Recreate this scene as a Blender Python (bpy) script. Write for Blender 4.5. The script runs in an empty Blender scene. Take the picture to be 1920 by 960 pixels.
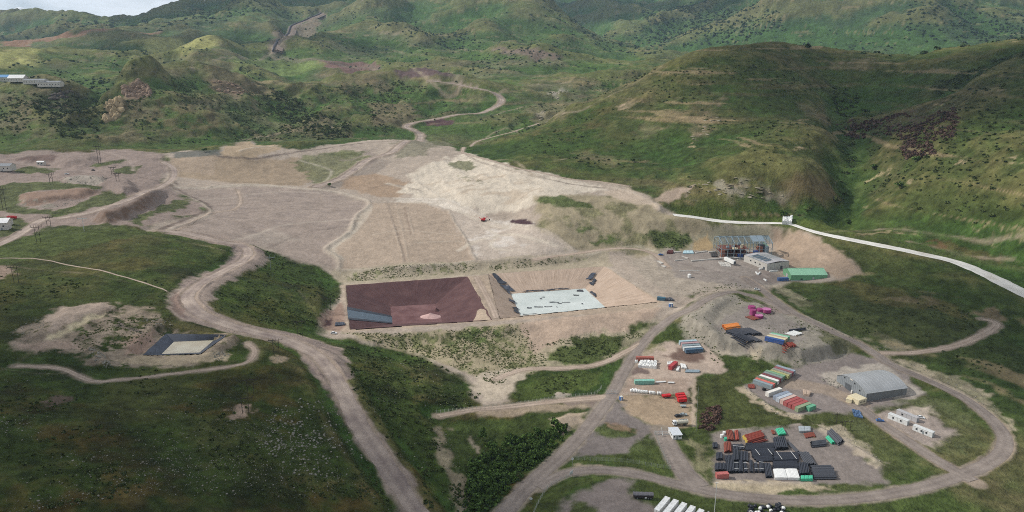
import bpy, bmesh, math, random
import numpy as np
from mathutils import Vector, Matrix
C = bpy.context.scene.collection
SC = bpy.context.scene
random.seed(7)
RNG = np.random.default_rng(11)
# ------------------------------------------------------------------ camera, world, sun, exposure
CAM_Z = 200.0
PITCH = math.radians(15.5)
FPX = 1371.0                       # focal length in pixels of the 1920 wide photograph
cam_d = bpy.data.cameras.new('camera')
cam = bpy.data.objects.new('camera', cam_d); C.objects.link(cam)
cam.location = (0, 0, CAM_Z)
cam.rotation_euler = (math.pi/2 - PITCH, 0, 0)
cam_d.sensor_width = 36.0
cam_d.lens = 36.0 * FPX / 1920.0
cam_d.clip_start = 1.0; cam_d.clip_end = 80000.0
SC.camera = cam
SUN_EL, SUN_AZ = 39.0, -80.0       # degrees; azimuth from +Y towards +X (the light comes from the left)
w = bpy.data.worlds.new('World'); SC.world = w; w.use_nodes = True
nt = w.node_tree; nt.nodes.clear()
wo = nt.nodes.new('ShaderNodeOutputWorld'); bg = nt.nodes.new('ShaderNodeBackground')
sky = nt.nodes.new('ShaderNodeTexSky'); sky.sky_type = 'NISHITA'; sky.sun_disc = False
sky.sun_elevation = math.radians(SUN_EL); sky.sun_rotation = math.radians(SUN_AZ)
sky.altitude = 1600; sky.air_density = 1.0; sky.dust_density = 2.0; sky.ozone_density = 1.0
tcw = nt.nodes.new('ShaderNodeTexCoord'); mpw = nt.nodes.new('ShaderNodeMapping')
mpw.inputs['Scale'].default_value = (1.0, 1.0, 4.0)
nzw = nt.nodes.new('ShaderNodeTexNoise'); nzw.inputs['Scale'].default_value = 3.0
nzw.inputs['Detail'].default_value = 7; nzw.inputs['Roughness'].default_value = 0.55
crw = nt.nodes.new('ShaderNodeValToRGB')
crw.color_ramp.elements[0].position = 0.42; crw.color_ramp.elements[1].position = 0.6
mxw = nt.nodes.new('ShaderNodeMix'); mxw.data_type = 'RGBA'
mxw.inputs[7].default_value = (25.0, 25.6, 26.6, 1)      # sunlit cloud
nt.links.new(tcw.outputs['Generated'], mpw.inputs['Vector']); nt.links.new(mpw.outputs['Vector'], nzw.inputs['Vector'])
nt.links.new(nzw.outputs['Fac'], crw.inputs['Fac']); nt.links.new(crw.outputs['Color'], mxw.inputs[0])
nt.links.new(sky.outputs['Color'], mxw.inputs[6]); nt.links.new(mxw.outputs[2], bg.inputs['Color'])
bg.inputs['Strength'].default_value = 0.05
nt.links.new(bg.outputs['Background'], wo.inputs['Surface'])
sun_d = bpy.data.lights.new('sun', 'SUN'); sun = bpy.data.objects.new('sun', sun_d); C.objects.link(sun)
sun_d.energy = 4.3; sun_d.angle = math.radians(2.0); sun_d.color = (1.0, 0.955, 0.89)
_a, _e = math.radians(SUN_AZ), math.radians(SUN_EL)
sun_dir = Vector((math.sin(_a)*math.cos(_e), math.cos(_a)*math.cos(_e), math.sin(_e)))
sun.rotation_euler = sun_dir.to_track_quat('Z', 'Y').to_euler()
SC.view_settings.view_transform = 'Standard'; SC.view_settings.look = 'None'
SC.view_settings.exposure = -0.18; SC.view_settings.gamma = 1.0
SC.render.engine = 'CYCLES'
SC.cycles.max_bounces = 5; SC.cycles.diffuse_bounces = 2; SC.cycles.volume_bounces = 1
SC.cycles.caustics_reflective = False; SC.cycles.caustics_refractive = False
SC.cycles.filter_width = 1.0
SC.cycles.use_denoising = False
# ------------------------------------------------------------------ noise
def _hash(ix, iy, s):
    h = (ix.astype(np.int64)*374761393 + iy.astype(np.int64)*668265263 + s*974634777) & 0xffffffff
    h = ((h ^ (h >> 13)) * 1274126177) & 0xffffffff
    return ((h ^ (h >> 16)) & 0xffff).astype(np.float32) / 65535.0
def vnoise(x, y, s=0):
    ix = np.floor(x); iy = np.floor(y); fx = (x-ix).astype(np.float32); fy = (y-iy).astype(np.float32)
    fx = fx*fx*fx*(fx*(fx*6-15)+10); fy = fy*fy*fy*(fy*(fy*6-15)+10)
    a = _hash(ix, iy, s); b = _hash(ix+1, iy, s); c = _hash(ix, iy+1, s); d = _hash(ix+1, iy+1, s)
    return (a*(1-fx)+b*fx)*(1-fy) + (c*(1-fx)+d*fx)*fy - 0.5
def fbm(x, y, scale, octs=4, s=0, gain=0.5, ridged=False):
    t = 0.0; amp = 1.0; f = 1.0/scale; n = 0.0
    ca, sa = 0.8, 0.6
    for o in range(octs):
        X = (x*ca - y*sa)*f + 17.3*o; Y = (x*sa + y*ca)*f - 9.1*o
        v = vnoise(X, Y, s+o)
        if ridged: v = 0.5 - np.abs(v)*2.0
        t = t + amp*v; n += amp; amp *= gain; f *= 2.03
        ca, sa = ca*0.8 - sa*0.6, sa*0.8 + ca*0.6
    return t/n
# ------------------------------------------------------------------ camera rays (plain pinhole geometry)
CP, SP = math.cos(PITCH), math.sin(PITCH)
def ray(u, v):
    u = np.asarray(u, float); v = np.asarray(v, float)
    a = (u-960.0)/FPX; b = (480.0-v)/FPX
    dx = a; dy = CP + b*SP; dz = -SP + b*CP
    h = np.hypot(dx, dy)
    return np.arctan2(dx, dy), dz/h          # azimuth, tangent of elevation
# ------------------------------------------------------------------ surveyed spot heights of the valley: (u, v, z) near, (u, v, None, distance) far
SPOT = [
 # near slopes and the yards
 (-150,1040,64),(0,1000,58),(300,1000,50),(600,1000,28),(760,970,12),(870,1000,2),(1000,1000,3),(1200,1000,3),(1500,1000,0),(1900,1000,-2),(2100,1000,-2),
 (0,900,62),(250,900,52),(450,900,40),(600,900,30),(740,900,14),(850,900,3),(960,880,0),(1050,900,3),(1250,900,2),(1500,900,0),(1900,900,-1),(2080,900,0),
 (0,800,62),(200,800,54),(400,800,43),(560,800,33),(680,800,23),(780,800,12),(860,800,4),(950,810,1),(1050,790,3),(1250,800,2),(1500,800,0),(1700,800,0),(1920,800,3),
 (-100,700,64),(100,700,56),(300,690,49),(480,700,40),(610,690,29),(720,700,19),(800,710,13),(880,720,5),(930,745,4),(1010,700,6),(1140,710,4),(1300,720,3),(1450,720,2),(1640,700,2),(1800,700,5),(1950,700,9),
 (0,600,62),(150,600,57),(280,590,53),(340,640,48),(420,640,45),(360,560,50),(520,640,36),(480,560,38),(560,560,30),(600,600,24),(640,640,18),(760,640,13),
 (620,623,18),(760,622,18),(920,612,18),(1080,606,18),(1230,582,19),(640,525,19),(880,515,19),(1140,505,19),(1240,570,19),
 (1000,650,9),(1120,640,9),(1200,620,12),(1290,580,15),(1360,552,17),(1340,610,13),(1440,590,12),(1420,650,9),(1300,660,7),(1230,690,5),(1560,620,8),(1600,640,6),(1700,600,14),(1850,600,14),(1880,640,10),(1980,620,12),
 (620,500,25),(760,490,27),(900,482,26),(1000,480,26),(1140,470,25),(1170,500,20),
 # left plateau and dumps
 (-60,500,64),(100,500,60),(250,500,57),(380,500,50),(430,462,46),(470,480,40),(0,450,64),(150,430,62),(280,430,58),(350,440,52),(440,440,44),
 (0,400,66),(120,400,64),(220,390,64),(290,400,58),(360,400,52),(400,370,52),(-80,350,70),(100,350,70),(240,345,68),(320,330,62),(60,310,74),(200,300,76),(330,285,78),(-60,285,80),
 (500,400,47),(560,440,38),(640,470,31),(520,470,34),(640,400,41),(690,376,44),(440,350,55),(560,350,52),(640,490,27),
 (700,380,44),(850,395,41),(900,440,32),(1060,470,27),(760,420,37),
 # head of the site
 (400,300,73),(480,310,64),(460,280,80),(560,300,66),(600,330,54),(680,310,62),(760,262,76),(700,285,70),(840,280,74),(880,300,70),(760,330,58),(740,360,48),
 (900,330,64),(980,330,68),(900,370,52),(1000,370,58),(960,410,38),(1080,350,64),(1100,390,52),(1060,420,44),(1150,430,38),(1200,380,54),(1210,420,42),(1100,460,28),(1180,460,26),(1230,480,21),
 # process plant terrace, cut slope and the lined channel
 (1240,500,19),(1330,490,20),(1450,490,20),(1530,520,19),(1400,540,18),(1330,475,21),(1440,462,21),(1520,500,20),
 (1330,432,34),(1440,424,38),(1540,450,35),(1600,500,27),(1625,515,22),(1270,402,47),(1480,418,41),(1700,475,33),(1820,515,29),(1950,560,24),(1270,440,32),
 (1700,540,20),(1800,560,19),(1580,560,16),(1480,560,14),
 # right hill
 (1200,372,58),(1260,365,60),(1340,380,56),(1480,390,50),(1600,400,47),(1700,430,43),(1850,460,41),(1960,500,36),
 (1160,330,None,815),(1300,330,None,810),(1400,330,None,790),(1500,330,None,790),(1560,340,None,815),(1600,335,None,860),(1660,340,None,840),(1800,340,None,800),(1930,340,None,770),
 (1000,292,None,880),(1100,290,None,900),(1250,270,None,920),(1400,250,None,920),(1500,250,None,930),(1560,250,None,975),(1590,255,None,1010),(1640,260,None,980),(1720,250,None,930),(1850,250,None,890),(1960,250,None,870),
 (1020,255,None,990),(1100,225,None,1040),(1200,190,None,1060),(1350,170,None,1080),(1480,170,None,1110),(1560,190,None,1160),(1590,200,None,1180),(1660,205,None,1120),(1760,180,None,1060),(1900,160,None,1020),
 (870,283,None,1000),(930,268,None,1020),(1000,245,None,1070),(1060,214,None,1110),(1150,178,None,1160),(1245,122,None,1220),(1320,100,None,1260),(1380,90,None,1290),(1450,91,None,1320),(1540,96,None,1340),(1640,104,None,1370),(1735,107,None,1420),(1830,86,None,1400),(1930,82,None,1380),(2050,78,None,1350),
 (1640,150,None,1260),(1740,150,None,1220),(1820,130,None,1200),(1930,115,None,1170),
 # hollow behind the right hill
 (930,285,None,1120),(1000,262,None,1180),(1060,242,None,1230),(1150,220,None,1330),(1245,180,None,1450),(1380,170,None,1700),(1540,165,None,1800),(1735,165,None,1800),(1930,150,None,1800),
 # spur with the haul road
 (960,225,None,1330),(1020,210,None,1420),(1080,180,None,1560),(1000,185,None,1530),(940,190,None,1480),(900,225,None,1350),(850,235,None,1330),(1130,150,None,1750),(1200,130,None,1950),(1240,112,None,2150),(1100,140,None,1950),(1000,150,None,1850),
 (1170,128,None,2350),(1240,135,None,2600),
 # rocky hills on the left
 (-100,272,None,1120),(100,275,None,1120),(300,272,None,1150),(450,266,None,1190),(580,262,None,1200),(690,262,None,1220),(540,240,None,1270),(420,235,None,1230),(320,215,None,1260),(255,225,None,1235),(200,235,None,1230),(120,230,None,1240),(0,220,None,1290),
 (215,195,None,1285),(240,160,None,1370),(300,142,None,1440),(350,130,None,1500),(420,150,None,1480),(470,165,None,1480),(520,200,None,1400),(400,180,None,1370),(140,178,None,1400),(60,175,None,1430),(0,165,None,1480),(-100,160,None,1480),
 (195,205,None,1330),(180,200,None,1400),(150,210,None,1330),
 (620,230,None,1330),(680,200,None,1450),(740,160,None,1600),(700,150,None,1680),(640,165,None,1620),(590,180,None,1500),(800,165,None,1640),(860,180,None,1560),(880,200,None,1480),(780,210,None,1430),(800,236,None,1330),
 # behind them
 (300,165,None,1680),(350,150,None,1720),(420,170,None,1700),(240,175,None,1640),(700,165,None,1900),(780,175,None,1850),(560,180,None,1720),
 (0,150,None,1700),(80,140,None,1850),(0,125,None,2150),(100,112,None,2250),(180,108,None,2300),(320,125,None,2150),(420,140,None,1950),(400,112,None,2350),(470,108,None,2500),(560,105,None,2500),(520,130,None,2150),(620,140,None,2050),
 (100,120,None,2600),(180,118,None,2650),(40,100,None,2600),(-100,95,None,2700),(260,82,None,2900),(340,78,None,3100),(420,80,None,3200),(260,92,None,3300),
 (700,128,None,2250),(800,130,None,2150),(900,140,None,1950),(840,100,None,2650),(940,100,None,2650),(1040,110,None,2500),(680,100,None,2650),(610,112,None,2450),(1100,110,None,2600),
 (500,90,None,2900),(520,60,None,3300),(600,25,None,3900),(440,50,None,3700),
 # ridges
 (-150,78,None,3900),(0,76,None,3900),(200,68,None,4000),(350,55,None,4100),(-150,48,None,4900),(0,44,None,5000),(130,40,None,5050),(230,33,None,5150),(290,28,None,5200),(325,14,None,5250),(420,10,None,5350),(490,-2,None,5300),(600,-14,None,5000),
 (-150,62,None,5600),(0,60,None,5700),(150,55,None,5700),(300,48,None,5800),(450,30,None,6000),(600,20,None,6000),
 (680,70,None,3100),(800,70,None,3100),(950,70,None,3050),(720,30,None,3700),(850,20,None,3800),(640,2,None,4400),(720,-15,None,4400),(830,-18,None,4300),(940,-4,None,4150),(1010,36,None,3750),(1100,72,None,3250),(1180,92,None,2900),(1230,106,None,2700),
 (700,10,None,5200),(830,10,None,5200),(940,35,None,4700),(1010,60,None,4300),(1100,92,None,3900),(1230,115,None,3300),
 (1080,60,None,4600),(1060,20,None,5300),(1050,-20,None,6000),(1050,-70,None,6700),(1150,70,None,4300),(1200,30,None,4900),(1220,-20,None,5600),(1220,-80,None,6300),
 (1340,80,None,3700),(1360,40,None,4300),(1370,0,None,4900),(1380,-70,None,5700),(1290,60,None,4400),(1300,0,None,5400),
 (1500,70,None,3500),(1500,30,None,4300),(1520,-20,None,5100),(1530,-80,None,5800),(1440,90,None,3500),(1650,90,None,3000),(1650,40,None,3900),(1650,0,None,4500),(1700,-25,None,4900),
 (1800,80,None,3100),(1800,40,None,3900),(1790,0,None,4500),(1850,20,None,4600),(1930,44,None,4700),(2050,60,None,4500),(1930,75,None,3200),
 (1850,35,None,5400),(1930,50,None,5500),(1850,-10,None,6200),(1930,-20,None,6200),(2050,-20,None,6200),(1700,-60,None,6000),
 (2080,330,None,740),(2080,160,None,980),(2080,420,40),
]
def _spots():
    A=[];L=[];E=[]
    for s in SPOT:
        az, e = ray(s[0], s[1])
        r = s[3] if len(s) > 3 else (s[2]-CAM_Z)/e
        A.append(float(az)); L.append(math.log(r)); E.append(float(e))
    A=np.array(A);L=np.array(L);E=np.array(E)
    # far edges of the land: falls away behind the last ridges
    a2=np.linspace(-.95,.95,9)
    for rr,el in ((11000,-.004),(14500,-.012)):
        A=np.append(A,a2);L=np.append(L,np.full(9,math.log(rr)));E=np.append(E,np.full(9,el))
    a3=np.linspace(-.95,.95,7)
    z3=np.array([66,60,40,5,2,0,0.])
    A=np.append(A,a3);L=np.append(L,np.full(7,math.log(150.)));E=np.append(E,(z3-CAM_Z)/150.)
    return A,L,E
def tps(A,L,E,qa,ql,lam=2e-4):
    def K(d2): return np.where(d2>0, 0.5*d2*np.log(np.maximum(d2,1e-20)), 0.0)
    n=len(A)
    M=np.zeros((n+3,n+3)); M[:n,:n]=K((A[:,None]-A)**2+(L[:,None]-L)**2)+lam*np.eye(n)
    P=np.stack([np.ones(n),A,L],1); M[:n,n:]=P; M[n:,:n]=P.T
    c=np.linalg.solve(M,np.append(E,[0,0,0]))
    out=np.zeros(qa.shape)
    for i in range(qa.shape[0]):
        out[i]=K((qa[i][:,None]-A)**2+(ql[i][:,None]-L)**2)@c[:n]+c[n]+c[n+1]*qa[i]+c[n+2]*ql[i]
    return out
AZMAX=0.90
NA=1110
AZ=np.linspace(-AZMAX,AZMAX,NA)
def _rings():
    r=[130.0]
    while r[-1]<14000:
        x=r[-1]
        k=0.012 if x<215 else 0.0029 if x<1500 else 0.0052 if x<7000 else 0.02
        r.append(x*(1+k))
    return np.array(r)
RR=_rings(); LR=np.log(RR); NR=len(RR)
def _base():
    A,L,E=_spots()
    ca=np.linspace(-AZMAX,AZMAX,170); cl=np.linspace(LR[0],LR[-1],420)
    G=tps(A,L,E,*np.meshgrid(ca,cl))
    # smooth (cubic) upsampling onto the fine polar grid
    def wts(q,g):
        h=g[1]-g[0]; t=(q-g[0])/h; i=np.clip(np.floor(t).astype(int),1,len(g)-3); f=t-i
        W=np.stack([-.5*f+f**2-.5*f**3,1-2.5*f**2+1.5*f**3,.5*f+2*f**2-1.5*f**3,-.5*f**2+.5*f**3],1)
        return i,W
    ia,wa=wts(AZ,ca); il,wl=wts(LR,cl)
    T=sum(G[:,ia+k-1]*wa[:,k] for k in range(4))
    return sum(T[il+k-1,:]*wl[:,k][:,None] for k in range(4))
EB=_base()
AZG,RG=np.meshgrid(AZ,RR)
XG=RG*np.sin(AZG); YG=RG*np.cos(AZG)
ZB=CAM_Z+EB*RG
class Land:
    """height field on the polar survey grid"""
    def __init__(s,Z): s.Z=Z
    def idx(s,x,y):
        a=(np.arctan2(x,y)+AZMAX)/(2*AZMAX)*(NA-1); a=np.clip(a,0,NA-1.001)
        l=np.interp(np.log(np.maximum(np.hypot(x,y),RR[0]+.01)),LR,np.arange(NR)); l=np.clip(l,0,NR-1.001)
        return a,l
    def z(s,x,y):
        x=np.asarray(x,float);y=np.asarray(y,float)
        a,l=s.idx(x,y); ia=a.astype(int);il=l.astype(int);fa=a-ia;fl=l-il
        Z=s.Z
        return (Z[il,ia]*(1-fa)+Z[il,ia+1]*fa)*(1-fl)+(Z[il+1,ia]*(1-fa)+Z[il+1,ia+1]*fa)*fl
    def hit(s,u,v,z0=None):
        """ground point seen at photograph pixel (u, v)"""
        az,e=ray(u,v); az=float(az);e=float(e)
        a=(az+AZMAX)/(2*AZMAX)*(NA-1); a=min(max(a,0),NA-1.001); i=int(a); f=a-i
        prof=(s.Z[:,i]*(1-f)+s.Z[:,i+1]*f-CAM_Z)/RR
        w=np.nonzero(prof>=e)[0]
        k=int(w[0]) if len(w) else int(np.argmax(prof))
        if k==0: r=RR[0]
        else:
            p0,p1=prof[k-1],prof[k]; t=(e-p0)/(p1-p0) if p1>p0 and p1>=e else 1.0
            r=math.exp(LR[k-1]+t*(LR[k]-LR[k-1]))
        x,y=r*math.sin(az),r*math.cos(az)
        return Vector((x,y,CAM_Z+e*r if len(w) else CAM_Z+prof[k]*r))
    def pts(s,uv): return np.array([s.hit(u,v)[:] for u,v in uv])
def inpoly(px,py,poly):
    ins=np.zeros(px.shape,bool); n=len(poly)
    for i in range(n):
        x0,y0=poly[i][:2];x1,y1=poly[(i+1)%n][:2]
        if y0==y1: continue
        c=((y0>py)!=(y1>py))&(px<(x1-x0)*(py-y0)/(y1-y0)+x0)
        ins^=c
    return ins
def segdist(px,py,pts,closed=True):
    d=np.full(px.shape,1e9); n=len(pts)
    for i in range(n if closed else n-1):
        x0,y0=pts[i][:2];x1,y1=pts[(i+1)%n][:2]
        dx,dy=x1-x0,y1-y0; L2=dx*dx+dy*dy+1e-9
        t=np.clip(((px-x0)*dx+(py-y0)*dy)/L2,0,1)
        d=np.minimum(d,(px-x0-t*dx)**2+(py-y0-t*dy)**2)
    return np.sqrt(d)
def sstep(a,b,x):
    t=np.clip((x-a)/(b-a),0,1); return t*t*(3-2*t)
# ------------------------------------------------------------------ relief
L0 = Land(ZB)
def lin(r,g,b):
    f=lambda c:(c/255.0/12.92 if c<=10.3 else ((c/255.0+0.055)/1.055)**2.4)
    return np.array([f(r),f(g),f(b)],np.float32)
def warp(x,y,amp,sc,s=0):
    return x+amp*2*fbm(x,y,sc,3,s), y+amp*2*fbm(x,y,sc,3,s+50)
SITE=[(270,430),(300,415),(390,398),(385,385),(360,372),(320,352),(305,330),(325,310),(318,296),(300,288),(340,282),(400,290),(415,282),(440,268),(470,264),(520,276),(560,282),(620,272),(680,265),(760,262),(800,262),(860,282),(890,300),(960,315),(1060,335),(1120,340),(1180,350),(1240,385),(1262,398),(1290,412),(1330,422),(1440,420),(1480,425),(1540,445),(1600,490),(1612,510),(1570,525),(1550,527),(1480,530),(1430,545),(1390,545),(1300,566),(1260,590),(1200,612),(1120,640),(1060,655),(1000,690),(965,705),(955,750),(905,762),(890,722),(840,690),(760,655),(680,640),(600,624),(592,605),(612,580),(640,555),(640,525),(610,508),(560,480),(500,470),(440,462),(400,452),(340,440)]
YARDS=[(1140,745),(1170,690),(1200,650),(1262,596),(1320,560),(1390,545),(1430,560),(1500,590),(1560,620),(1640,655),(1700,695),(1780,735),(1850,775),(1890,815),(1885,850),(1840,885),(1760,920),(1660,945),(1500,960),(1400,985),(940,985),(1000,915),(1060,850),(1110,790)]
LEFTD=[(-40,290),(60,283),(140,285),(190,281),(240,279),(300,287),(330,310),(310,340),(330,356),(385,385),(390,400),(340,405),(290,432),(240,425),(170,430),(110,425),(60,440),(-40,465)]
site_w=L0.pts(SITE); yard_w=L0.pts(YARDS); left_w=L0.pts(LEFTD)
def soft(poly,feather,warpamp=0,sc=30,s=0,X=None,Y=None):
    """1 inside, 0 outside, with a feathered irregular edge; returns (row slice, mask)"""
    X=XG if X is None else X; Y=YG if Y is None else Y
    P=np.asarray(poly)[:,:2]; m=feather+warpamp+2
    r=np.hypot(P[:,0],P[:,1]); i0=max(np.searchsorted(RR,r.min()*.97-m)-1,0); i1=min(np.searchsorted(RR,r.max()*1.03+m)+1,NR)
    a=np.arctan2(P[:,0],P[:,1]); da=m/max(r.min(),60)+.01
    j0=max(np.searchsorted(AZ,a.min()-da)-1,0); j1=min(np.searchsorted(AZ,a.max()+da)+1,NA)
    x=X[i0:i1,j0:j1]; y=Y[i0:i1,j0:j1]
    if warpamp: x,y=warp(x,y,warpamp,sc,s)
    d=segdist(x,y,P); ins=inpoly(x,y,P); d=np.where(ins,d,-d)
    return (slice(i0,i1),slice(j0,j1)), sstep(-feather,feather,d).astype(np.float32)
calm=np.zeros((NR,NA),np.float32)
for p,f in ((site_w,14),(yard_w,14),(left_w,10)):
    sl,m=soft(p,f); calm[sl]=np.maximum(calm[sl],m)
Z=ZB.copy()
wild=1-calm
# ridges and knolls: ((u, v, distance) ..., height, half width)
KNOLL=[
 ([(0,122,2200),(100,108,2250),(190,106,2250),(320,120,2150),(400,138,2000)],20,110),
 ([(236,160,1350),(262,152,1375),(290,160,1380)],24,24),
 ([(198,200,1318),(222,190,1322)],14,16),
 ([(290,142,1440),(350,132,1500),(420,150,1480)],10,60),
 ([(380,128,2300),(430,108,2400),(500,104,2500),(600,108,2500)],18,110),
 ([(620,172,1560),(700,148,1660),(790,160,1640),(880,180,1540)],12,80),
 ([(640,230,1330),(700,240,1290)],8,50),
 ([(250,82,2900),(330,76,3050),(420,80,3200)],13,170),
 ([(620,98,2700),(700,92,2850),(800,100,2700)],24,140),
 ([(700,60,3300),(780,50,3500),(860,60,3300)],36,200),
 ([(920,95,2800),(960,60,3300),(940,20,3900)],36,170),
 ([(1240,70,4200),(1290,30,4800),(1310,0,5300)],55,220),
 ([(1440,60,3800),(1400,20,4600)],45,220),
 ([(1620,60,3500),(1560,20,4500)],45,220),
 ([(1860,60,3700),(1790,20,4300)],40,200),
 ([(130,180,1390),(60,178,1430)],7,40),
 ([(1575,215,1150),(1592,255,1005),(1602,300,915),(1598,335,850),(1578,385,775)],-11,24),([(1770,160,1090),(1850,120,1190),(1920,98,1280)],-8,20),
 ([(400,112,2350),(430,128,2100),(470,142,1950)],14,70),([(560,106,2500),(600,124,2250),(640,140,2050)],16,80),([(760,92,2750),(800,112,2400),(830,128,2150)],18,90),([(900,80,2950),(930,105,2500),(960,128,2150)],20,100),
 ([(1040,70,3300),(1050,100,2650),(1060,125,2250)],22,110),([(150,60,4200),(180,80,3500),(200,96,2900)],26,130),([(480,20,5000),(470,50,3900),(480,80,3100)],40,170),([(340,35,4900),(330,60,4100),(320,74,3300)],34,160),
 ([(760,-5,4300),(740,30,3700),(700,60,3200),(690,84,2900)],45,150),([(860,0,4200),(880,30,3700),(870,60,3200)],40,140),([(960,10,4100),(990,45,3500),(1000,75,3000)],36,120),([(1120,20,5000),(1150,60,4300),(1180,85,3900)],60,170),([(1500,10,4700),(1480,50,3900),(1440,80,3500)],60,160),([(1700,10,4500),(1720,50,3700),(1730,85,3200)],50,150),
 ([(470,290,905),(560,262,1010),(620,262,1080)],5,50),
]
def world_at(u,v,r):
    az,e=ray(u,v); return np.array([r*math.sin(az),r*math.cos(az)])
for ln,h,wd in KNOLL:
    P=np.array([world_at(*p) for p in ln])
    r=np.hypot(P[:,0],P[:,1]); i0=max(np.searchsorted(RR,r.min()-3*wd),0); i1=np.searchsorted(RR,r.max()+3*wd)
    x,y=warp(XG[i0:i1],YG[i0:i1],wd*.35,wd*1.4,3)
    d=segdist(x,y,P,closed=False); Z[i0:i1]+=1.5*h*np.exp(-(d/wd)**2)*(wild[i0:i1]*.8+.2)
# gullied, weathered relief growing with distance
def band(lo,hi): return sstep(lo[0],lo[1],RG)*(1-sstep(hi[0],hi[1],RG))
wx,wy=warp(XG,YG,60,260,21)
g1=fbm(wx,wy,330,5,31,ridged=True); g2=fbm(XG+.5*(wx-XG),YG+.5*(wy-YG),110,4,41,ridged=True)
mid=sstep(700,1400,RG)
rightf=sstep(.10,.2,AZG)*(1-sstep(1350,1700,RG))
Z+=wild*(sstep(1150,1700,RG)*(g1-.08)*50 + sstep(850,1300,RG)*(g2)*15*(1-.5*rightf))
far=sstep(2600,4200,RG)
Z+=wild*far*(fbm(wx,wy,1100,5,51,ridged=True)*235+fbm(XG,YG,300,5,55,ridged=True)*75-30)
Z+=wild*rightf*(fbm(wx,wy,170,4,61,ridged=True)*17+fbm(XG,YG,42,3,62,ridged=True)*4.5)*sstep(690,830,RG)
Z+=wild*(1-sstep(900,1400,RG))*(fbm(XG,YG,55,3,71)*2.4+fbm(XG,YG,14,3,73)*1.1)
Z+=calm*(fbm(XG,YG,24,3,75)*0.7+fbm(XG,YG,7,2,77)*.2)
# craggy relief of the rocky hills behind the dumps
for uv,k in (([(0,175),(200,165),(260,140),(350,125),(480,150),(600,190),(620,255),(450,268),(100,272),(0,262)],1.0),([(560,180),(640,150),(740,135),(880,170),(890,205),(790,235),(680,262),(610,250)],.9),([(920,240),(1060,165),(1230,115),(1245,130),(1060,225),(940,270)],.7)):
    sl,m=soft(L0.pts(uv),50,20,60)
    x,y=warp(XG[sl],YG[sl],30,120,211)
    Z[sl]+=m*k*(fbm(x,y,120,4,213,ridged=True)*30+fbm(x,y,38,3,215,ridged=True)*7)
# spoil heaps and cut banks of the dumps on the left, the laydown mound and the bank above the ponds
def lump(uv,h,f,wa,sc,s,flat=False):
    sl,m=soft(L0.pts(uv),f,wa,sc,s); Z[sl]+=m*h*(1+0.0*m)
lump([(35,300),(60,292),(115,290),(100,300),(60,305)],5,8,3,20,1)
lump([(75,306),(110,296),(150,292),(185,300),(170,308),(120,312)],6,9,3,20,2)
lump([(30,372),(60,360),(150,352),(185,357),(150,372),(100,380),(50,384)],4,5,3,14,3)
lump([(185,352),(215,340),(245,345),(255,360),(230,366)],6,7,2,14,4)
lump([(180,412),(230,385),(285,362),(300,366),(285,385),(240,408),(200,420)],7,6,2,14,5)
lump([(115,338),(180,330),(205,335),(190,344),(130,343)],3,4,2,8,6)
lump([(1285,604),(1300,584),(1330,566),(1362,560),(1400,572),(1440,584),(1480,596),(1540,616),(1585,645),(1560,668),(1500,678),(1440,668),(1385,658),(1345,654),(1318,636),(1292,620)],6.0,3.0,2,12,17)
lump([(1275,606),(1295,580),(1330,560),(1370,556),(1370,575),(1345,590),(1330,620),(1345,645),(1320,650)],3.2,5,2,12,7)
lump([(1440,600),(1480,592),(1510,605),(1480,612)],2.2,4,1.5,8,8)
lump([(1500,650),(1540,640),(1570,655),(1550,672),(1500,680),(1440,672),(1440,655)],1.8,5,1.5,10,9)
lump([(165,650),(185,655),(210,690),(185,690)],2.0,2.5,1.5,5,10)
lump([(90,610),(130,580),(200,575),(215,580),(150,610),(80,640),(60,640)],2.5,5,2,9,11)
lump([(1040,792),(1060,782),(1095,775),(1085,795),(1055,808)],2.5,3,1.5,6,12)
lump([(1030,745),(1050,735),(1070,738),(1065,748)],1.8,2.5,1,5,13)
lump([(1310,785),(1325,765),(1350,765),(1350,800),(1320,805)],0.6,3,1,5,14)
# hummocky spoil on the dumps, the borrow pit and the head of the site
for uv,a,sc,sd in ((LEFTD,2.6,20,251),([(20,640),(60,608),(110,578),(200,566),(290,585),(330,625),(300,625),(262,664),(150,660)],2.2,13,253),([(420,285),(560,276),(760,264),(860,286),(800,330),(640,345),(420,345)],2.4,26,255),([(1180,490),(1240,545),(1330,548),(1430,548),(1260,575)],1.2,10,257),([(1000,372),(1215,385),(1330,424),(1290,466),(1080,470),(1005,424)],3.0,24,259)):
    sl,m=soft(L0.pts(uv),8,4,20); Z[sl]+=m*(fbm(XG[sl],YG[sl],sc,4,sd,ridged=True)+.15)*a
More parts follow.
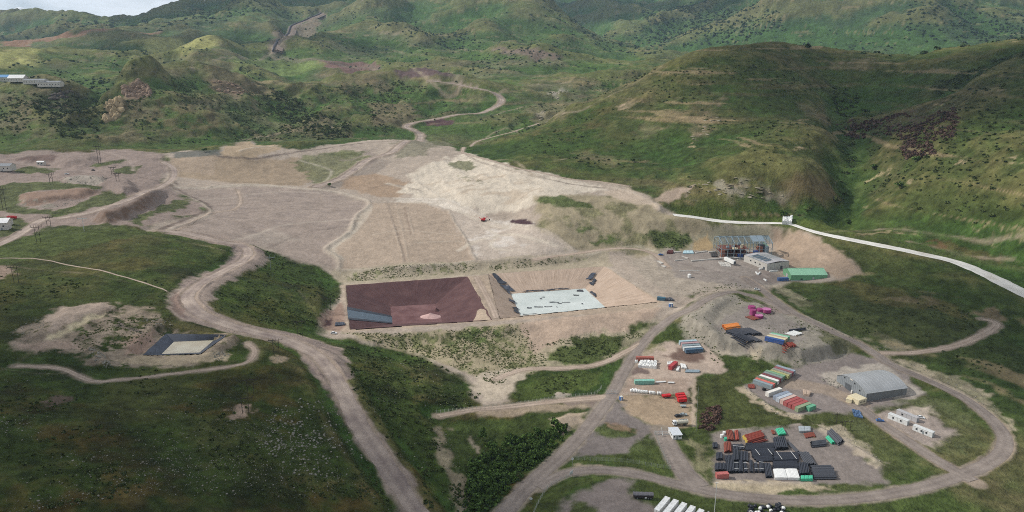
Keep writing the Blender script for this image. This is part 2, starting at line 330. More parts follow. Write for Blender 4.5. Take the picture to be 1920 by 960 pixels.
# rilled marl slope, benched heap
sl,m=soft(L0.pts([(742,362),(770,330),(810,308),(870,290),(965,315),(1060,338),(1000,378),(940,390),(900,394),(850,380)]),12,4,20)
Z[sl]+=m*(fbm(XG[sl]*1.0+YG[sl]*.35,YG[sl]*.22,11,3,201,ridged=True)*2.6+fbm(XG[sl],YG[sl],40,3,203)*3)
sl,m=soft(L0.pts([(400,350),(560,354),(640,364),(690,378),(670,402),(650,432),(606,460),(520,440),(430,440)]),14,3,20)
Z[sl]+=m*(fbm(XG[sl]*.3,YG[sl]*.9,14,3,205)*1.6)
sl,m=soft(L0.pts([(1440,424),(1482,427),(1535,448),(1602,492),(1612,510),(1548,512),(1500,505),(1452,465)]),6,3,10)
Z[sl]+=m*fbm(XG[sl],YG[sl]*.3,8,3,207,ridged=True)*2.2
def berm(uv,h,wd,wob=.8,closed=False):
    P=L0.pts(uv)[:,:2]
    Q=catmull(P,4.0)
    for k in range(0,len(Q)-1,10):
        S=Q[k:k+12]; m=wd*3+2; rs=np.hypot(S[:,0],S[:,1]); a_=np.arctan2(S[:,0],S[:,1])
        sl=(slice(max(np.searchsorted(RR,rs.min()-m)-1,0),min(np.searchsorted(RR,rs.max()+m)+1,NR)),slice(max(np.searchsorted(AZ,a_.min()-m/rs.min())-1,0),min(np.searchsorted(AZ,a_.max()+m/rs.min())+1,NA)))
        d=segdist(XG[sl]+wob*fbm(XG[sl],YG[sl],6,2,3),YG[sl]+wob*fbm(XG[sl],YG[sl],6,2,4),S[:11] if k+12<len(Q) else S,closed=False)
        BERM[sl]=np.maximum(BERM[sl],h*np.exp(-(d/wd)**2)*(.75+.6*fbm(XG[sl],YG[sl],9,2,5)))
BERM=np.zeros((NR,NA))
def catmull(P,step):
    P=np.asarray(P,float); out=[]
    n=len(P)
    for i in range(n-1):
        p0=P[max(i-1,0)];p1=P[i];p2=P[i+1];p3=P[min(i+2,n-1)]
        k=max(int(np.hypot(*(p2-p1)[:2])/step),1)
        for t in np.arange(k)/k:
            out.append(.5*((2*p1)+(-p0+p2)*t+(2*p0-5*p1+4*p2-p3)*t*t+(-p0+3*p1-3*p2+p3)*t**3))
    out.append(P[-1]); return np.array(out)
BERMS=[([(636,506),(634,486),(612,470),(622,458),(655,436),(664,415),(672,402),(690,388),(692,380),(680,374),(640,364)],2.2,2.6),
 ([(640,507),(760,500),(893,489)],1.6,1.8),([(842,397),(866,438),(884,474),(893,489)],1.4,1.5),([(690,379),(780,379),(842,396)],1.2,1.5),
 ([(900,490),(1000,482),(1070,473),(1080,470)],1.4,1.6),([(1078,470),(1050,448),(1030,436),(992,426)],1.2,1.6),
 ([(740,374),(832,378),(850,384),(1000,424)],1.5,1.8),([(870,286),(960,318),(1060,338),(1115,345)],1.6,2.0),
 ([(1115,345),(1180,360),(1240,392)],1.5,1.8),([(330,352),(470,348),(560,354),(620,360)],1.6,2.4),
 ([(295,437),(390,404),(386,388),(362,374)],1.4,1.8),([(450,285),(540,276),(640,268),(760,264)],1.5,2.5),
 ([(600,350),(650,333),(700,298)],1.4,2.0),([(645,532),(760,524),(878,515)],1.0,1.5),([(1140,497),(1190,530),(1246,566)],1.0,1.5),
 ([(640,535),(648,580),(650,612)],.8,1.4),([(1290,575),(1345,556),(1390,556),(1440,574),(1480,590)],1.4,1.2),
 ([(725,380),(740,430),(757,488)],.7,.8),([(742,380),(754,430),(766,488)],.5,.8),([(762,388),(776,440)],.6,.8),
 ([(1340,812),(1420,803),(1500,797)],1.0,1.2),([(1342,905),(1420,906),(1520,907)],.9,1.2),([(1530,800),(1600,838),(1655,872)],1.2,1.4),
 ([(1396,726),(1420,747),(1460,772),(1510,781)],1.3,1.3),([(1668,676),(1722,700),(1800,736),(1860,778)],1.3,1.5)]
for b in BERMS: berm(*b)
Z+=BERM
L1=Land(Z)
# ponds: flat crests, basins sunk below them
def inset(P,d):
    P=np.asarray(P)[:,:2]; n=len(P); A=0.5*sum(P[i][0]*P[(i+1)%n][1]-P[(i+1)%n][0]*P[i][1] for i in range(n)); sg=1 if A>0 else -1
    out=[]
    for i in range(n):
        a=P[i]-P[i-1]; b=P[(i+1)%n]-P[i]; a=a/np.hypot(*a); b=b/np.hypot(*b)
        na=np.array([-a[1],a[0]])*sg; nb=np.array([-b[1],b[0]])*sg
        m=na+nb; m=m/np.hypot(*m); out.append(P[i]+m*d/max(m@na,.3))
    return np.array(out)
POND={}
def pond_site(key,uv,uvfloor,z,depth):
    rim=[]; flo=[]
    for (u,v) in uv:
        az,e=ray(u,v); r=(z-CAM_Z)/e; rim.append((r*math.sin(az),r*math.cos(az)))
    for (u,v) in uvfloor:
        az,e=ray(u,v); r=(z-depth-CAM_Z)/e; flo.append((r*math.sin(az),r*math.cos(az)))
    POND[key]=dict(rim=np.array(rim),floor=np.array(flo),z=z,depth=depth)
pond_site('a',[(649,535.5),(876,519),(922,600),(657,618)],[(732,575),(816,570),(829,603.5),(735,608)],18.8,12)
pond_site('b',[(916,514),(1133,500),(1234,566),(938,597)],[(958,551),(1097,541),(1138,579),(976,592)],18.8,9)
pond_site('c',[(312,626),(426,628),(376,664),(268,666)],[(326,641),(401,638),(374,661),(303,664)],47.6,3.2)
def carve_ponds():
    for k,d in POND.items():
        for poly,dz,fe in ((d['rim'],0,0),):
            sl,m=soft(poly,16 if k!='c' else 7)        # level the crest round the basin
            x,y=XG[sl],YG[sl]; dist=segdist(x,y,poly); ins=inpoly(x,y,poly)
            lev=np.where(ins,1.0,1-sstep(4 if k!='c' else 1.5,22 if k!='c' else 7,dist))
            Z[sl]=Z[sl]*(1-lev)+d['z']*lev
            fl=d['floor']; df=segdist(x,y,fl); df=np.where(inpoly(x,y,fl),0,df)
            t=dist/(dist+df+1e-6)
            Z[sl]=np.where(ins,d['z']-d['depth']*t-0.9-np.minimum(dist*.05,1),Z[sl])
carve_ponds()
# road beds: the land is graded across each track
def catmull(P,step):
    P=np.asarray(P,float); out=[]
    n=len(P)
    for i in range(n-1):
        p0=P[max(i-1,0)];p1=P[i];p2=P[i+1];p3=P[min(i+2,n-1)]
        k=max(int(np.hypot(*(p2-p1)[:2])/step),1)
        for t in np.arange(k)/k:
            out.append(.5*((2*p1)+(-p0+p2)*t+(2*p0-5*p1+4*p2-p3)*t*t+(-p0+3*p1-3*p2+p3)*t**3))
    out.append(P[-1]); return np.array(out)
ROADS={}
def road_line(key,uv,width,step=4.0,cut=True,smooth=9):
    P=L1.pts(uv)[:,:2]
    Q=catmull(P,step); z=L1.z(Q[:,0],Q[:,1])
    if smooth>1:
        kz=np.pad(z,(smooth,smooth),mode='edge'); ker=np.hanning(2*smooth+1); ker/=ker.sum(); z=np.convolve(kz,ker,'valid')
    wv=np.interp(np.linspace(0,1,len(Q)),np.linspace(0,1,len(np.atleast_1d(width))) if np.ndim(width) else [0,1],width if np.ndim(width) else [width,width])
    ROADS[key]=dict(p=Q,z=z,w=wv)
    if not cut: return
    wm=wv.max(); m=wm*2+6
    BD=np.full((NR,NA),1e12); BZ=np.zeros((NR,NA))
    for k in range(0,len(Q)-1,12):          # nearest point of the line for every cell along it
        S=Q[k:k+13]; zs=z[k:k+13]
        if len(S)<2: break
        rs=np.hypot(S[:,0],S[:,1]); as_=np.arctan2(S[:,0],S[:,1])
        sl=(slice(max(np.searchsorted(RR,rs.min()-m)-1,0),min(np.searchsorted(RR,rs.max()+m)+1,NR)),
            slice(max(np.searchsorted(AZ,as_.min()-m/rs.min())-1,0),min(np.searchsorted(AZ,as_.max()+m/rs.min())+1,NA)))
        x=XG[sl];y=YG[sl];best=BD[sl];zz=BZ[sl]
        for i in range(len(S)-1):
            dx,dy=S[i+1]-S[i]; L2=dx*dx+dy*dy+1e-9
            t=np.clip(((x-S[i,0])*dx+(y-S[i,1])*dy)/L2,0,1)
            d=(x-S[i,0]-t*dx)**2+(y-S[i,1]-t*dy)**2
            b=d<best; best=np.where(b,d,best); zz=np.where(b,zs[i]+(zs[i+1]-zs[i])*t,zz)
        BD[sl]=best;BZ[sl]=zz
    dd=np.sqrt(BD); near=dd<m
    f=1-sstep(wm*.55,wm*.55+wm*.9+4,dd[near])
    Z[near]=Z[near]*(1-f)+BZ[near]*f
    if key in ('valley','upper','dump','haul'):
        Z[near]+=(.9 if key!='upper' else 1.6)*np.exp(-((dd[near]-wm*.66)/(1.0 if key!='upper' else 1.8))**2)*np.clip(.7+1.6*fbm(XG[near],YG[near],14,2,209),0,1.3)
road_line('valley',[(800,990),(772,945),(735,890),(702,840),(668,785),(640,730),(618,695),(590,665),(530,637),(460,618),(400,598),(368,580),(352,558),(372,534),(420,508),(458,487),(466,472),(450,460),(410,452),(350,438),(295,431)],[7,9,9,8,8,8,8,8,8,8,7,7,7,7])
road_line('main',[(905,1010),(990,912),(1050,858),(1098,805),(1130,765),(1150,735),(1172,695),(1200,652),(1222,626),(1262,596),(1300,571),(1345,551),(1385,549),(1440,568),(1480,583)],[8.5,8.5,7.5,7.5,7,6.5,6.5,6,5.5,5.5])
road_line('haul',[(1395,520),(1440,553),(1500,588),(1560,618),(1620,652),(1660,678),(1720,706),(1800,742),(1858,785),(1884,822),(1872,856),(1820,885)],[6,6,6,6.3,6.6,6.8,7.5,7.8])
road_line('lower',[(1010,915),(1060,888),(1130,880),(1200,890),(1260,905),(1350,925),(1450,936),(1550,938),(1650,929),(1750,908),(1830,880)],[6.2,6.2,6.5,7,7,7,7.2,7.2])
road_line('gate',[(1238,806),(1258,845),(1283,885),(1312,915)],[9.5,10,11])
road_line('yard',[(1590,745),(1640,785),(1700,825),(1760,865),(1830,905)],[7,7,7.5])
road_line('ytop',[(1440,712),(1500,722),(1560,735),(1610,755)],[10,12,10],cut=False)
road_line('track',[(30,682),(80,688),(120,694),(170,712),(220,712),(330,700),(420,690),(465,680),(478,660),(462,642)],2.6)
road_line('foot',[(-20,484),(80,487),(190,507),(250,524),(318,549)],1.6,cut=False)
road_line('spur',[(1650,663),(1720,660),(1800,645),(1858,620),(1868,604),(1840,596)],[5,5,5,6,6,4])
road_line('fence',[(822,776),(900,769),(1000,757),(1090,748),(1148,744)],[4.5,4.5,5,6])
road_line('loop',[(930,712),(980,692),(1050,691),(1120,684),(1170,662),(1206,640)],[4,4,4,4.5])
road_line('upper',[(590,352),(640,335),(690,300),(740,282),(788,262),(776,247),(762,235),(800,226),(860,215),(914,208),(940,190),(930,176),(890,165),(850,158),(805,152)],[9,9,9,9,10,9,8,8,9,9,8,7])
road_line('crest',[(1000,486),(1060,478),(1130,467),(1190,466),(1228,478),(1255,503)],4.0)
road_line('dump',[(-30,470),(20,450),(55,428),(80,412),(115,410),(190,394),(250,370),(300,352),(322,338),(326,318),(305,302)],[7,7,7,7,6,6,6])
road_line('bench',[(330,432),(392,400),(440,392),(452,376),(446,356)],3.0,cut=False)
road_line('padline',[(735,380),(748,430),(760,490)],2.2,cut=False)
road_line('spine',[(893,520),(915,560),(932,598)],4.5,cut=False)
road_line('ridge',[(1180,350),(1120,340),(1060,334),(960,313),(880,290),(868,280),(890,268),(960,248),(1010,230)],[4,4,4,3,3])
road_line('conveyor',[(512,102),(518,76),(545,50),(580,32),(602,22)],[12,12,14],step=15)
road_line('channel',[(1262,401),(1300,407),(1350,415),(1400,419),(1478,418),(1502,428),(1560,442),(1650,460),(1720,475),(1790,491),(1850,515),(1920,549),(1990,580),(2070,612),(2150,640)],[5.5,7.5,6.5,4,4,7,7.5,7.5,8,8.5,9.5,9.5,9.5,9.5])
carve_ponds()
LAND=Land(Z)
# ------------------------------------------------------------------ land cover: the colour of each patch of ground, with some painted sun and shade
N1=fbm(XG,YG,160,5,101); N2=fbm(XG,YG,30,4,111); N3=fbm(XG,YG,6.5,3,121); N4=fbm(XG,YG,2.2,2,131)
FINE=1-sstep(900,1800,RG)
COL=np.zeros((NR,NA,3),np.float32)
VEG=np.ones((NR,NA),np.float32)
def mix(c,m): 
    global COL
    COL=COL*(1-m[...,None])+c*m[...,None]
# open grass: green, with dry and dark tracts
COL[:]=lin(76,94,43)
mix(lin(104,98,60),sstep(.02,.28,N1+.5*N2)*.75)
mix(lin(52,70,32),sstep(.02,.26,-N1+.5*N2)*.8)
mix(lin(96,80,52),sstep(.12,.34,fbm(XG,YG,75,4,141)+.3*N3)*.7)
nearl=(1-sstep(.0,.10,AZG))*(1-sstep(560,700,RG))
mix(lin(72,80,36),nearl*.5)
mix(lin(104,80,42),nearl*sstep(.02,.26,fbm(XG,YG,34,4,143)+.3*N3)*.7*(1-sstep(330,430,RG)*.6))
mix(lin(44,48,26),nearl*sstep(.05,.3,fbm(XG,YG,28,4,145)+.4*N3)*.7)
# the right hill: olive turf with worn brown shoulders
mix(lin(78,88,46),rightf*.7)
mix(lin(112,98,72),rightf*sstep(.06,.32,fbm(XG,YG*.6,90,4,151)+.25*N3)*.6)
mix(lin(62,82,40),rightf*sstep(.05,.3,fbm(XG,YG,120,4,152)+.2*N2)*.6)
# terracettes and outcrop lines following the contours
TERR=fbm(XG*.25,Z*6.0,42,4,155)
mix(lin(132,112,86),rightf*sstep(.1,.3,TERR)*.5)
mix(lin(66,74,40),rightf*sstep(.08,.28,-TERR)*.45)
# middle hills: paler grass, stony grey-brown tracts
midm=sstep(1050,1350,RG)*(1-rightf)
mix(lin(88,108,56),midm*.8)
mix(lin(112,104,82),midm*sstep(.03,.25,fbm(XG,YG,170,4,161)+.35*N2)*.75)
mix(lin(70,86,50),midm*sstep(.06,.3,fbm(XG,YG,130,4,163)+.4*N2)*.7)
mix(lin(128,116,92),midm*sstep(.12,.3,fbm(XG*.3,Z*5,60,4,157))*.5)
mix(lin(62,76,44),midm*sstep(.1,.3,-fbm(XG*.3,Z*5,60,4,157))*.4)
farm=sstep(2300,3300,RG)
mix(lin(78,102,60),farm*.75)
mix(lin(60,76,50),farm*sstep(.0,.22,fbm(XG,YG,420,5,171)+.3*N1)*.8)
mix(lin(100,98,76),farm*sstep(.1,.3,fbm(XG,YG,500,5,175))*.55)
COL*=np.array([.70,.74,.72],np.float32)*(1+.26*np.maximum(midm,farm)*(1-.0*far)+.10*rightf)[...,None].astype(np.float32)                                  # turf seen from above between its blades
def blur(A,k,ax):
    p=[(0,0),(0,0)]; p[ax]=(k+1,k); c=np.cumsum(np.pad(A,p,mode='edge'),axis=ax,dtype=np.float64)
    n=A.shape[ax]; return (np.take(c,range(2*k+1,2*k+1+n),axis=ax)-np.take(c,range(0,n),axis=ax))/(2*k+1)
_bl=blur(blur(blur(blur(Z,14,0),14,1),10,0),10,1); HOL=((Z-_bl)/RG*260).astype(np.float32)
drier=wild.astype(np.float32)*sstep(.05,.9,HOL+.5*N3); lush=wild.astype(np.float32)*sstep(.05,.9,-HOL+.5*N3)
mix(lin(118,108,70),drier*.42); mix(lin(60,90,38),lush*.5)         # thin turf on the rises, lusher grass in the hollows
def paint(uv,c,feather=2.5,amp=2.0,sc=14,op=1.0,veg=0.0,noise=None,s=0,land=None):
    """lay a patch of ground of a given colour inside an outline surveyed on the land"""
    sl,m=soft((land or LAND).pts(uv),feather*.7,amp*1.7,sc*.8,s)
    m=m*op
    if noise is not None: m=m*noise[sl]
    COL[sl]=COL[sl]*(1-m[...,None])+(c if getattr(c,'ndim',1)==1 else c[sl])*m[...,None]
    VEG[sl]=VEG[sl]*(1-m)+veg*m
def speck(n,lo,hi): return sstep(lo,hi,n).astype(np.float32)
TUFT=speck(fbm(XG,YG,3.4,3,181)+.5*fbm(XG,YG,20,3,183),.02,.16)
TUFT2=speck(fbm(XG,YG,5.5,3,185)+.6*fbm(XG,YG,30,3,187),.08,.2)
STREAK=speck(fbm(XG*.35,YG,9,4,191),.02,.25)
BLOT=speck(fbm(XG,YG,16,4,193),.0,.2)
for uv in ([(0,175),(200,165),(260,140),(350,125),(480,150),(600,190),(620,255),(450,268),(100,272),(0,262)],[(560,180),(640,150),(740,135),(880,170),(890,205),(790,235),(680,262),(610,250)],[(940,260),(1060,175),(1200,130),(1240,130),(1060,218)]):
    paint(uv,lin(112,102,78),30,20,50,.75,.8,noise=speck(fbm(XG,YG,70,5,221)+.5*fbm(XG,YG,14,3,223),-.02,.2))
    paint(uv,lin(66,76,40),30,20,50,.6,1,noise=speck(fbm(XG,YG,45,5,225)+.5*fbm(XG,YG,14,3,227),.04,.2))
# --- left dumps
paint(LEFTD,lin(150,134,124),6,7,22)
paint([(30,372),(60,360),(150,352),(187,357),(150,372),(100,380),(50,384)],lin(152,128,112),3,3)
paint([(40,372),(60,372),(110,376),(100,390),(75,392),(35,382)],lin(150,142,128),2,2,6,noise=TUFT)
paint([(115,338),(180,328),(205,335),(192,344),(130,344)],lin(160,150,138),2,2,6)
paint([(175,414),(225,388),(285,362),(300,368),(285,385),(240,408),(200,422)],lin(128,106,90),3,2,9,noise=.6+.4*TUFT)
paint([(30,300),(85,290),(115,292),(100,302)],lin(118,100,92),3,2)
g=lin(74,84,44)
for p in ([(-10,352),(25,341),(100,340),(190,351),(186,357),(80,356),(38,364),(30,384),(72,394),(110,392),(145,386),(110,404),(40,402),(-10,392)],
          [(93,405),(130,390),(172,369),(198,357),(238,365),(246,368),(230,376),(180,388),(130,401),(105,408)],
          [(238,414),(280,396),(320,377),(357,372),(350,388),(300,400),(270,413),(262,426)],
          [(212,318),(226,314),(266,309),(250,325),(215,326)],[(18,318),(60,311),(112,317),(90,325),(40,326)],
          [(165,312),(200,303),(238,300),(225,307),(180,313)],[(-10,408),(40,410),(58,420),(50,431),(-10,449)],
          [(-10,462),(45,446),(90,425),(200,418),(250,428),(300,438),(-10,500)]):
    paint(p,g,2.5,3,10,.9,1,s=5)
paint([(-10,448),(40,438),(62,420),(40,446),(10,456)],lin(138,122,112),2,1)
# --- bare head of the site
core=[p for p in SITE]
paint(core,lin(172,158,143),5,4,20)
paint([(330,352),(470,346),(560,352),(640,362),(690,376),(690,386),(672,402),(655,432),(610,462),(635,482),(637,508),(600,502),(500,466),(430,452),(300,434),(390,400),(384,384)],lin(163,148,136),9,7,25)
paint([(330,352),(560,352),(640,362),(680,380),(640,440),(600,470),(440,440)],lin(144,131,123),8,7,30,.55,noise=STREAK)
paint([(440,440),(520,430),(560,450),(500,462)],lin(176,164,150),8,6,18,.5)
paint([(415,296),(440,268),(470,264),(530,280),(470,300)],lin(176,156,130),4,4,14)
paint([(325,296),(400,292),(470,298),(560,296),(600,330),(560,350),(420,342),(330,330)],lin(160,142,120),6,5,20)
paint([(545,306),(575,290),(640,284),(690,292),(682,304),(640,330),(600,346),(572,326)],lin(110,112,78),6,8,18,.85,.7)
paint([(600,286),(650,282),(690,284),(680,292),(620,294)],lin(104,108,72),4,5,12,.8,.7)
paint([(590,352),(640,335),(690,300),(740,300),(700,330),(640,350)],lin(150,138,126),4,3,14)
paint([(738,268),(800,264),(850,272),(800,290),(740,296)],lin(116,114,92),5,6,16,.7,.6)
paint([(320,285),(415,282),(414,292),(330,297)],lin(92,96,90),3,2,10,.8)
paint([(320,296),(400,294),(400,330),(330,318)],lin(166,148,128),3,3,14)
paint([(640,330),(700,326),(790,345),(745,372),(690,364),(640,352)],lin(160,136,112),5,5,14,.8)
paint([(742,362),(770,330),(810,308),(870,286),(965,315),(1060,335),(1115,343),(1142,355),(1062,372),(1020,377),(985,387),(940,394),(900,396),(850,382),(800,376)],lin(206,194,176),5,6,20)
paint([(790,345),(860,320),(960,330),(1040,350),(980,380),(880,376)],lin(184,168,148),5,6,16,.75,noise=STREAK)
paint([(840,303),(880,300),(893,312),(875,322),(850,315)],lin(110,112,80),3,3,9,.85,.7)
paint([(850,325),(890,330),(930,342),(900,345),(860,335)],lin(130,126,100),3,4,9,.7,.5,noise=TUFT2)
paint([(740,370),(832,372),(852,378),(1002,418),(992,428),(900,406),(832,390),(742,380)],lin(216,206,192),3,2,9,.8)
paint([(690,379),(780,378),(842,396),(868,440),(890,480),(893,489),(640,507),(633,486),(612,470),(655,436),(672,404),(690,386)],lin(178,160,141),3,1.5,12)
paint([(636,484),(612,470),(655,436),(672,404),(690,386),(696,388),(680,408),(664,440),(622,470),(644,488)],lin(190,178,160),2,2,7,.8)
paint([(840,395),(902,405),(992,426),(1032,436),(1078,470),(1050,477),(897,487),(868,440)],lin(190,176,161),4,3,14)
paint([(860,400),(940,410),(985,425),(1000,460),(900,480),(885,450)],lin(214,205,194),4,5,12,.75,noise=BLOT)
paint([(955,413),(985,411),(1004,420),(985,423),(960,418)],lin(78,58,62),1.5,1,5)
for a in ((725,380,758,488),(760,388,770,440),(842,398,890,488)):
    paint([(a[0]-2,a[1]),(a[0]+2,a[1]),(a[2]+2,a[3]),(a[2]-2,a[3])],lin(140,122,108),1.2,1,6,.6)
# east slopes: grass and bare marl mixed
EAST=[(1000,372),(1060,368),(1150,365),(1215,385),(1262,402),(1330,424),(1340,432),(1290,466),(1210,482),(1160,470),(1080,470),(1040,440),(1005,424)]
paint(EAST,lin(160,148,122),6,6,20)
paint(EAST,lin(106,106,72),5,6,18,.75,.8,noise=BLOT)
for p in ([(1002,374),(1060,369),(1102,380),(1112,391),(1062,391),(1012,379)],[(1104,452),(1140,443),(1166,447),(1150,456),(1110,460)],[(1205,436),(1240,430),(1292,441),(1300,452),(1268,468),(1235,470),(1224,460)],[(1080,425),(1120,428),(1090,440)]):
    paint(p,lin(76,90,46),3,4,10,.9,1)
paint([(1130,360),(1180,352),(1240,385),(1240,395),(1200,385),(1150,372)],lin(196,178,158),4,3,10,.8)
paint([(1255,350),(1330,335),(1400,330),(1450,345),(1480,372),(1430,380),(1360,372),(1290,372),(1250,368)],lin(150,142,124),4,6,14,.85,.4,noise=BLOT)
paint([(1225,375),(1250,358),(1300,345),(1290,360),(1255,385)],lin(168,150,132),3,3,9)
# bank over the ponds, crests and dam face
paint([(622,506),(895,489),(1000,480),(1140,470),(1150,500),(915,514),(878,517),(648,535),(622,520)],lin(172,160,138),3,2,9)
for p in ([(640,512),(890,491),(895,506),(860,514),(660,528)],[(915,497),(1000,484),(1110,476),(1100,490),(1000,500),(925,509)]):
    paint(p,lin(112,114,78),4,3,9,.8,.8,noise=TUFT)
paint([(640,534),(880,518),(1135,500),(1245,566),(1230,580),(660,622),(598,610),(612,585),(642,560)],lin(178,160,140),2,1.5,9)
paint([(598,608),(612,585),(645,565),(655,600),(640,622)],lin(150,124,110),2,2,7,.8)
paint([(612,600),(625,596),(622,610),(604,610)],lin(92,70,68),1.5,1,5)
DAM=[(640,624),(760,626),(922,612),(980,606),(1000,640),(1030,680),(1000,700),(930,722),(890,706),(760,656),(690,640)]
paint(DAM,lin(168,156,128),3,2,10)
paint(DAM,lin(108,112,72),3,2,10,.85,.8,noise=TUFT)
paint([(850,625),(920,615),(930,640),(870,655),(840,645)],lin(86,104,56),4,5,10,.7,.8,noise=TUFT)
paint([(978,606),(1240,576),(1236,592),(1190,617),(1130,632),(1062,652),(1012,676),(992,650)],lin(188,166,146),3,2,10)
paint([(905,700),(970,690),(1000,700),(965,715),(955,745),(910,758),(892,725)],lin(192,178,158),3,3,9)
paint([(1000,660),(1100,625),(1190,615),(1230,600),(1200,640),(1120,680),(1050,688),(1010,690)],lin(166,156,130),3,3,9,.8,.3)
for p in ([(1030,664),(1060,648),(1120,632),(1170,632),(1165,660),(1120,682),(1080,684),(1040,676)],[(955,742),(1000,716),(1060,694),(1120,695),(1128,715),(1080,735),(1000,752)],[(1225,636),(1262,615),(1290,612),(1260,640),(1232,642)],[(1180,618),(1235,600),(1220,622),(1190,632)],[(1390,548),(1428,553),(1440,562),(1420,566)],[(1280,557),(1320,549),(1308,558)]):
    paint(p,lin(74,86,42),3,4,10,.95,1)
paint([(900,770),(1060,755),(1110,748),(1130,760),(1080,772),(1000,775),(900,782)],lin(170,152,132),3,2,8,.8)
paint([(1045,750),(1110,742),(1140,746),(1128,762),(1090,762)],lin(128,114,104),3,3,8)
paint([(832,792),(900,783),(1000,776),(1080,768),(1110,772),(1060,830),(1000,820),(900,860),(860,870),(840,840)],lin(66,78,38),3,3,10,.95,1)
paint([(1030,790),(1055,780),(1098,775),(1085,798),(1055,810)],lin(186,168,146),3,3,8)
paint([(1035,742),(1052,735),(1072,740),(1064,748)],lin(170,158,144),2,2,6)
paint([(812,800),(832,800),(838,835),(850,880),(872,890),(880,900),(868,960),(850,960),(852,905),(828,880)],lin(146,134,112),3,4,9,.9,.3)
paint([(880,822),(885,820),(900,850),(890,850)],lin(160,148,128),2,2,7)
# process plant terrace and its cut slopes
paint([(1180,488),(1212,478),(1240,470),(1330,468),(1440,500),(1480,528),(1430,546),(1392,542),(1330,546),(1262,560),(1240,540),(1200,515)],lin(172,160,144),4,4,12,.9,.1)
paint([(1225,485),(1250,472),(1335,468),(1440,498),(1470,525),(1400,540),(1330,530),(1270,520)],lin(150,140,131),4,4,12)
paint([(1400,520),(1440,530),(1470,525),(1440,505)],lin(138,126,118),4,3,10)
paint([(1440,424),(1482,427),(1535,448),(1575,470),(1602,492),(1612,510),(1575,526),(1548,512),(1500,505),(1470,500),(1452,465)],lin(166,146,126),4,3,11)
paint([(1290,468),(1300,450),(1320,432),(1370,424),(1440,424),(1450,445),(1350,468)],lin(150,144,122),4,4,10)
paint([(1295,470),(1305,450),(1325,436),(1345,468)],lin(182,158,120),3,3,8)
# rubble laydown mound
MOUND=[(1272,604),(1292,580),(1320,560),(1360,550),(1400,563),(1450,574),(1490,590),(1560,612),(1610,646),(1600,662),(1560,682),(1500,687),(1440,677),(1380,667),(1340,664),(1310,644),(1280,622)]
paint(MOUND,lin(158,150,136),4,4,12)
paint(MOUND,lin(128,122,110),4,4,12,.5,noise=TUFT)
paint([(1345,612),(1362,592),(1402,576),(1460,590),(1500,606),(1512,630),(1480,646),(1402,646),(1352,624)],lin(147,138,130),4,4,10,.9)
paint([(1340,655),(1370,648),(1380,665),(1350,668)],lin(196,182,160),3,3,8,.6)
paint([(1405,660),(1425,655),(1425,675),(1410,676)],lin(202,186,160),2,3,7,.7)
paint([(1400,560),(1440,570),(1490,590),(1450,590)],lin(140,120,116),4,3,10,.6)
paint([(1530,615),(1560,622),(1608,652),(1590,664),(1555,650)],lin(92,94,58),3,4,8,.8,.8)
# container pads
PAD=[(1165,690),(1200,655),(1240,645),(1290,638),(1322,648),(1358,680),(1365,698),(1302,708),(1302,742),(1155,742)]
paint(PAD,lin(182,164,148),3,3,9)
paint([(1250,668),(1272,652),(1330,666),(1322,676),(1292,679),(1265,673)],lin(106,84,74),3,2,7,.9)
paint([(1160,696),(1190,684),(1222,694),(1218,700),(1175,704)],lin(112,96,90),2,2,6,.9)
paint([(1190,652),(1240,642),(1240,655),(1210,668)],lin(140,132,100),3,3,8,.6,.4)
paint([(1158,715),(1180,708),(1295,712),(1296,738),(1150,740)],lin(164,144,128),3,2,7,.8)
paint([(1150,742),(1296,742),(1296,800),(1255,806),(1222,796),(1180,778),(1165,760)],lin(168,148,124),3,2,8)
paint([(1100,790),(1140,745),(1170,760),(1185,782),(1230,800),(1240,815),(1225,830),(1180,850),(1090,858),(1070,850)],lin(128,119,114),4,3,10)
paint([(1296,740),(1304,708),(1360,698),(1390,690),(1430,700),(1400,720),(1395,740),(1440,765),(1500,782),(1570,778),(1600,800),(1570,812),(1500,797),(1340,812),(1310,805),(1300,770)],lin(72,78,42),3,3,10,1,1)
paint([(1298,712),(1306,712),(1304,800),(1296,800)],lin(186,168,148),1.2,.8,6,.9)
for p in ([(1115,800),(1135,790),(1190,805),(1192,818),(1160,822),(1118,818)],[(1075,858),(1182,852),(1190,832),(1222,812),(1240,850),(1255,886),(1210,880),(1140,868),(1075,872)],[(1260,825),(1310,805),(1340,815),(1345,905),(1320,915),(1290,870),(1268,840)]):
    paint(p,lin(72,82,42),2.5,2,7,.95,1)
paint([(1135,792),(1188,804),(1185,812),(1140,800)],lin(150,124,104),2,2,6,.7)
paint([(1295,830),(1318,830),(1335,870),(1335,900),(1315,880)],lin(150,142,112),3,4,8,.6,.4)
paint([(1080,930),(1148,898),(1186,903),(1190,930),(1232,952),(1250,1000),(1040,1000),(1050,945)],lin(138,127,121),4,3,10)
paint([(1075,872),(1180,876),(1176,884),(1075,884)],lin(178,158,138),2,2,6,.7)
for p in ([(1010,925),(1060,900),(1150,890),(1148,898),(1075,915),(1050,940),(1010,975),(990,975)],[(1184,912),(1210,902),(1300,918),(1400,940),(1400,958),(1345,985),(1300,960),(1232,940),(1190,928)],[(1068,945),(1090,938),(1125,960),(1120,985),(1065,985)]):
    paint(p,lin(72,82,42),2.5,2,7,.95,1)
